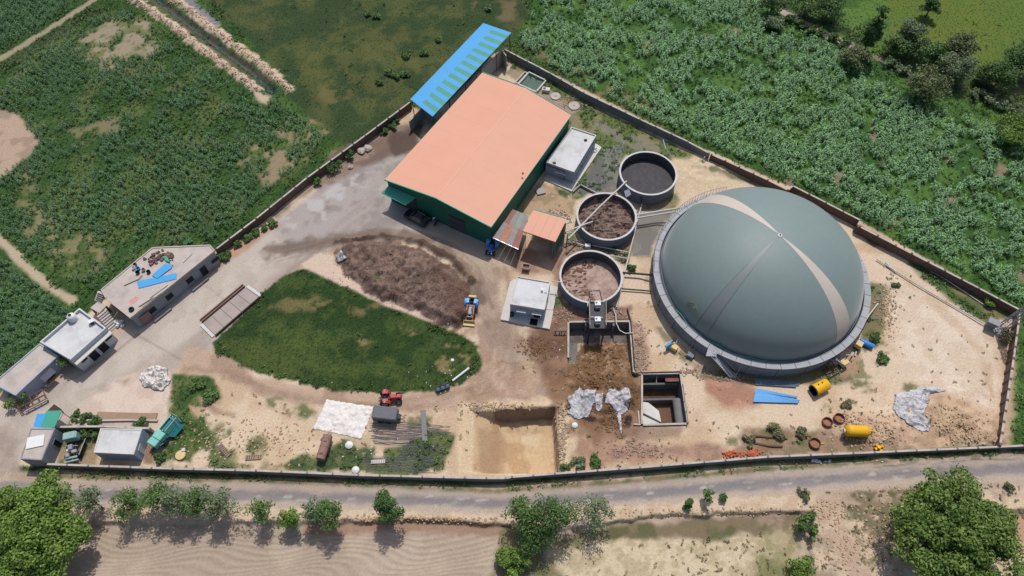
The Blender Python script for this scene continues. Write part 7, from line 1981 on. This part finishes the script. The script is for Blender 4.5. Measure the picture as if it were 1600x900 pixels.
for u, v, lb in ((372, 382, 'lowest bush under the left wall by the long house'), (384, 372, 'second bush under the left wall by the long house'), (398, 364, 'third bush under the left wall'), (412, 356, 'fourth bush under the left wall'), (424, 349, 'fifth bush under the left wall'), (352, 400, 'tiny bush at the right corner of the long house'), (345, 402, 'dark sapling at the right corner of the long house'), (600, 205, 'bush under the left wall near the blue shed'), (620, 190, 'bush under the left wall next to the blue shed'), (612, 198, 'bush between two others near the blue shed')):
    tree(u, v, 1.0, .9, lb, 'dark' if v < 300 else 'mid', None, 60, .22, name='bush', cat='bush', trunk=False, group=WG)


# ------------------------------------------------------------------ crops, grass and weeds: scattered, nobody could count them
SRC = bpy.data.collections.new('plant_shapes')


def src_col(name, meshes):
    c = bpy.data.collections.new(name)
    for i, me in enumerate(meshes):
        c.objects.link(bpy.data.objects.new('%s_%02d' % (name, i), me))
    return c


M_TINT = tint_mat('tinted_leaves', .42)


def blades(name, n, L, W, rng, up=.8, seg=3, arch=.9, base=.08):
    vs, fs = [], []
    for k in range(n):
        a = rng.uniform(0, 2 * PI); l = L * rng.uniform(.65, 1.2); w = W * rng.uniform(.7, 1.2); u = up * rng.uniform(.6, 1.2)
        d = np.array([math.cos(a), math.sin(a), 0]); s = np.array([-math.sin(a), math.cos(a), 0])
        p = d * base * rng.random(); e = u; i0 = len(vs)
        for j in range(seg + 1):
            ww = w * (1 - (j / seg) ** 1.6) * (.55 if j == 0 else 1) + .004
            vs += [tuple(p - s * ww / 2), tuple(p + s * ww / 2)]
            p = p + (d * math.cos(e) + np.array([0, 0, 1]) * math.sin(e)) * l / seg; e -= arch * 2 / seg
        fs += [(i0 + 2 * j, i0 + 2 * j + 1, i0 + 2 * j + 3, i0 + 2 * j + 2) for j in range(seg)]
    me = bpy.data.meshes.new(name); me.from_pydata(vs, [], fs); me.materials.append(M_TINT); me.update()
    return me


def herb(name, n, R, size, rng):
    c = [(rng.normal() * R * .4, rng.normal() * R * .4, R * rng.uniform(.2, .7)) for _ in range(4)]
    return leaves_mesh(name, c, [R * .55] * 4, [n // 4] * 4, size, rng, M_TINT, .3)


R0 = np.random.default_rng(5)
def corn(name, n, rng):
    vs, fs = [], []
    hgt_ = rng.uniform(1.2, 1.6)
    for k in range(n):
        a = k * PI + rng.normal() * .7 + (k // 2) * .5; z0 = hgt_ * (.12 + .82 * k / n); l = rng.uniform(.6, .95) * (1.05 - .4 * k / n); w = rng.uniform(.10, .15); e = rng.uniform(.75, 1.15) + .25 * k / n
        d = np.array([math.cos(a), math.sin(a), 0]); s = np.array([-math.sin(a), math.cos(a), 0]); p = np.array([0, 0, z0]); i0 = len(vs)
        for j in range(4):
            ww = w * (.6, 1, .85, .08)[j]; vs += [tuple(p - s * ww / 2), tuple(p + s * ww / 2)]
            p = p + (d * math.cos(e) + np.array([0, 0, 1]) * math.sin(e)) * l / 3; e -= .75
        fs += [(i0 + 2 * j, i0 + 2 * j + 1, i0 + 2 * j + 3, i0 + 2 * j + 2) for j in range(3)]
    i0 = len(vs); vs += [(-.03, 0, 0), (.03, 0, 0), (0, .03, hgt_)]; fs.append((i0, i0 + 1, i0 + 2))
    me = bpy.data.meshes.new(name); me.from_pydata(vs, [], fs); me.materials.append(M_TINT); me.update()
    return me


C_CORN = src_col('corn_shape', [corn('corn_shape', 14, R0) for _ in range(6)])
C_GRASS = src_col('grass_shape', [blades('grass_shape', 9, .38, .07, R0, 1.1, 2, .7, .15) for _ in range(4)])
C_HERB = src_col('herb_shape', [herb('herb_shape', 28, .38, .17, R0) for _ in range(4)])


def scatter(name, pts, tint, scl, col, label=None, cat=None):
    n = len(pts)
    me = bpy.data.meshes.new(name); me.vertices.add(n); me.vertices.foreach_set('co', pts.astype(np.float32).ravel())
    def attr(nm, ty, data, key):
        a = me.attributes.new(nm, ty, 'POINT'); a.data.foreach_set(key, data.astype(np.float32).ravel())
    attr('rot', 'FLOAT', RNG.uniform(0, 6.28, n), 'value'); attr('scl', 'FLOAT', scl, 'value')
    attr('tint', 'FLOAT_COLOR', np.concatenate([tint, np.ones((n, 1))], 1), 'color')
    me.update()
    o = link(name, me)
    ng = bpy.data.node_groups.new(name, 'GeometryNodeTree')
    ng.interface.new_socket('Geometry', in_out='INPUT', socket_type='NodeSocketGeometry'); ng.interface.new_socket('Geometry', in_out='OUTPUT', socket_type='NodeSocketGeometry')
    N, L = ng.nodes, ng.links
    gi, go = N.new('NodeGroupInput'), N.new('NodeGroupOutput')
    ip = N.new('GeometryNodeInstanceOnPoints'); ci = N.new('GeometryNodeCollectionInfo')
    ci.inputs['Collection'].default_value = col; ci.inputs['Separate Children'].default_value = True; ci.inputs['Reset Children'].default_value = True
    ip.inputs['Pick Instance'].default_value = True
    rn = N.new('FunctionNodeRandomValue'); rn.data_type = 'INT'
    for s in rn.inputs:
        if s.type == 'INT' and s.name == 'Max' and s.enabled: s.default_value = len(col.objects) - 1
    na = N.new('GeometryNodeInputNamedAttribute'); na.data_type = 'FLOAT'; na.inputs[0].default_value = 'rot'
    nb_ = N.new('GeometryNodeInputNamedAttribute'); nb_.data_type = 'FLOAT'; nb_.inputs[0].default_value = 'scl'
    cx = N.new('ShaderNodeCombineXYZ')
    L.new(na.outputs[0], cx.inputs[2]); L.new(cx.outputs[0], ip.inputs['Rotation']); L.new(nb_.outputs[0], ip.inputs['Scale'])
    L.new(gi.outputs[0], ip.inputs['Points']); L.new(ci.outputs[0], ip.inputs['Instance'])
    io = [s for s in rn.outputs if s.enabled and s.type == 'INT']
    L.new(io[0], ip.inputs['Instance Index']); L.new(ip.outputs[0], go.inputs[0])
    md = o.modifiers.new('scatter', 'NODES'); md.node_group = ng
    o['kind'] = 'stuff'
    if label: o['label'] = label
    return o


def sample(poly, dens, seed=0, jitter=True):
    """roughly even points inside poly, dens per square metre"""
    xs = [p[0] for p in poly]; ys = [p[1] for p in poly]
    st = 1 / math.sqrt(dens); rng = np.random.default_rng(seed)
    gx, gy = np.meshgrid(np.arange(min(xs), max(xs), st), np.arange(min(ys), max(ys), st))
    x = gx.ravel() + rng.uniform(-.5, .5, gx.size) * st * 1.3; y = gy.ravel() + rng.uniform(-.5, .5, gy.size) * st * 1.3
    k = sdist(poly, x, y) > 0
    x, y = x[k], y[k]
    # keep to what the photograph shows, with a margin
    d = np.stack([x, y, -CAM_H + 0 * x], -1); Z = d @ np.array(_F); U_ = d @ np.array(_U)
    uu = 800 + FPX * x / Z; vv = 450 - FPX * U_ / Z
    k = (uu > -120) & (uu < 1720) & (vv > -90) & (vv < 960)
    return x[k], y[k]


def lush(x, y):
    c = gcol(x, y); return c[:, 1] / np.maximum(c[:, 0], 1e-4)


def tints(x, y, base, amt, var, rng):
    g = gcol(x, y) * (1 - amt) + np.array(base) * amt
    return np.clip(g * rng.uniform(1 - var, 1 + var, (len(x), 1)), 0.004, .6)


rng = np.random.default_rng(8)
# corn right of the plant
CORN_R = XY([(830, 30), (845, -60), (1160, -60), (1195, 15), (1250, 50), (1320, 88), (1420, 160), (1560, 205), (1660, 235), (1800, 300), (1800, 760), (1625, 700), (1602, 500), (1598, 478), (1352, 340), (1240, 284), (1120, 232), (1000, 178), (870, 110), (810, 70)])
x, y = sample(CORN_R, 2.1, 1)
k = (lush(x, y) > .98) & (.55 * fbm(x, y, 5, 3, 41) + .45 * fbm(x, y, 1.7, 2, 42) + .12 * (rng.random(len(x)) - .5) > .46)
x, y = x[k], y[k]
scatter('corn_crop', np.stack([x, y, hgt(x, y)], -1), tints(x, y, A(116, 154, 106, 1), .85, .28, rng), rng.uniform(.7, 1.15, len(x)), C_CORN, 'tufted bluish green corn crop filling the field right of the plant')
# corn left: patchy
CORN_L = XY([(-120, 150), (0, 112), (130, 32), (200, 20), (300, 90), (395, 150), (440, 160), (510, 215), (420, 300), (330, 385), (235, 380), (152, 455), (100, 440), (15, 375), (-60, 330), (-10, 280), (60, 232), (35, 185), (0, 168)])
x, y = sample(CORN_L, 2.0, 2)
w = .6 * fbm(x, y, 11, 4, 44) + .4 * fbm(x, y, 2.2, 2, 45)
k = (lush(x, y) > 1.0) & (w + .12 * (rng.random(len(x)) - .5) > .505)
x1, y1 = x[k], y[k]
xb, yb = sample(XY([(-100, -60), (170, -60), (120, 0), (60, 45), (-60, 105)]), 1.6, 3); xc, yc = sample(XY([(-60, 385), (15, 412), (100, 478), (115, 500), (60, 535), (0, 600), (-60, 640)]), 1.6, 4)
x = np.concatenate([x1, xb, xc]); y = np.concatenate([y1, yb, yc])
scatter('corn_crop', np.stack([x, y, hgt(x, y)], -1), tints(x, y, A(84, 118, 78, 1), .8, .28, rng), rng.uniform(.5, .85, len(x)), C_CORN, 'patchy dark green corn crop in the fields left of the plant')
# weeds and grass wherever the ground is green
ALL = XY([(-80, -60), (1680, -60), (1640, 930), (-40, 930)])
x, y = sample(ALL, 3.2, 5)
g = lush(x, y)
pr = np.clip((g - .98) / .25, 0, 1)
corn = sdist(CORN_R, x, y) > -.2
k = (rng.random(len(x)) < pr * np.where(corn, .45, .85))
x, y, corn = x[k], y[k], corn[k]
kk = GK[np.clip(np.searchsorted(YS, y), 0, len(YS) - 1), np.clip(np.searchsorted(XS, x), 0, len(XS) - 1)]
mown = np.isin(kk, [CI['lawn'], CI['meadow'], CI['pasture']])
h_ = (fbm(x, y, 3, 4, 47) + .25 * (rng.random(len(x)) - .5) > .55) & (~mown | (rng.random(len(x)) < .04) | (np.abs(sdist(XY(LAWN), x, y)) < 1.3))
sz_ = np.where(kk == CI['lawn'], .8, np.where(mown, .62, 1.0))
scatter('weeds', np.stack([x[h_], y[h_], hgt(x[h_], y[h_])], -1), tints(x[h_], y[h_], A(84, 118, 50, 1), .4, .3, rng), rng.uniform(.5, 1.15, h_.sum()), C_HERB, 'leafy weeds growing over the fields and waste ground')
g_ = ~h_
scatter('grass', np.stack([x[g_], y[g_], hgt(x[g_], y[g_])], -1), tints(x[g_], y[g_], A(78, 98, 46, 1), .3, .4, rng), rng.uniform(.6, 1.3, g_.sum()) * sz_[g_], C_GRASS, 'short grass over the lawn, meadow and field margins')
VERGE = XY([(60, 731), (400, 741), (780, 756), (1000, 739), (1620, 699), (1620, 705), (1000, 748), (780, 766), (400, 751), (60, 744)])
x, y = sample(VERGE, 4.0, 9)
k = fbm(x, y, 2.5, 4, 49) + .2 * (rng.random(len(x)) - .5) > np.where(x < -40, .40, .5)
x, y = x[k], y[k]
scatter('verge_weeds', np.stack([x, y, hgt(x, y)], -1), tints(x, y, A(92, 116, 60, 1), .6, .35, rng), rng.uniform(.4, 1.0, len(x)), C_HERB, 'ragged weeds along the foot of the road wall')
# thin scrub on the dry ground
x, y = sample(XY([(700, 590), (1600, 380), (1580, 700), (800, 740), (480, 735), (280, 735), (280, 600)]), .25, 6)
x2, y2 = sample(XY([(1260, 770), (1640, 750), (1640, 930), (860, 930), (900, 840), (1240, 820)]), 1.2, 7)
x = np.concatenate([x, x2]); y = np.concatenate([y, y2])
c = gcol(x, y); keep = (GK[np.clip(np.searchsorted(YS, y), 0, len(YS) - 1), np.clip(np.searchsorted(XS, x), 0, len(XS) - 1)] == CI['sandy_ground'])
keep |= (GK[np.clip(np.searchsorted(YS, y), 0, len(YS) - 1), np.clip(np.searchsorted(XS, x), 0, len(XS) - 1)] == CI['stubble_field'])
k = keep & (np.hypot(x - DX, y - DY) > DR + .5) & (fbm(x, y, 4, 3, 48) + .5 * (rng.random(len(x)) - .5) > .5)
x, y = x[k], y[k]
scatter('dry_scrub', np.stack([x, y, hgt(x, y)], -1), tints(x, y, A(112, 112, 72, 1), .8, .3, rng), rng.uniform(.3, .8, len(x)), C_HERB, 'dry scrub scattered over the bare sandy ground')
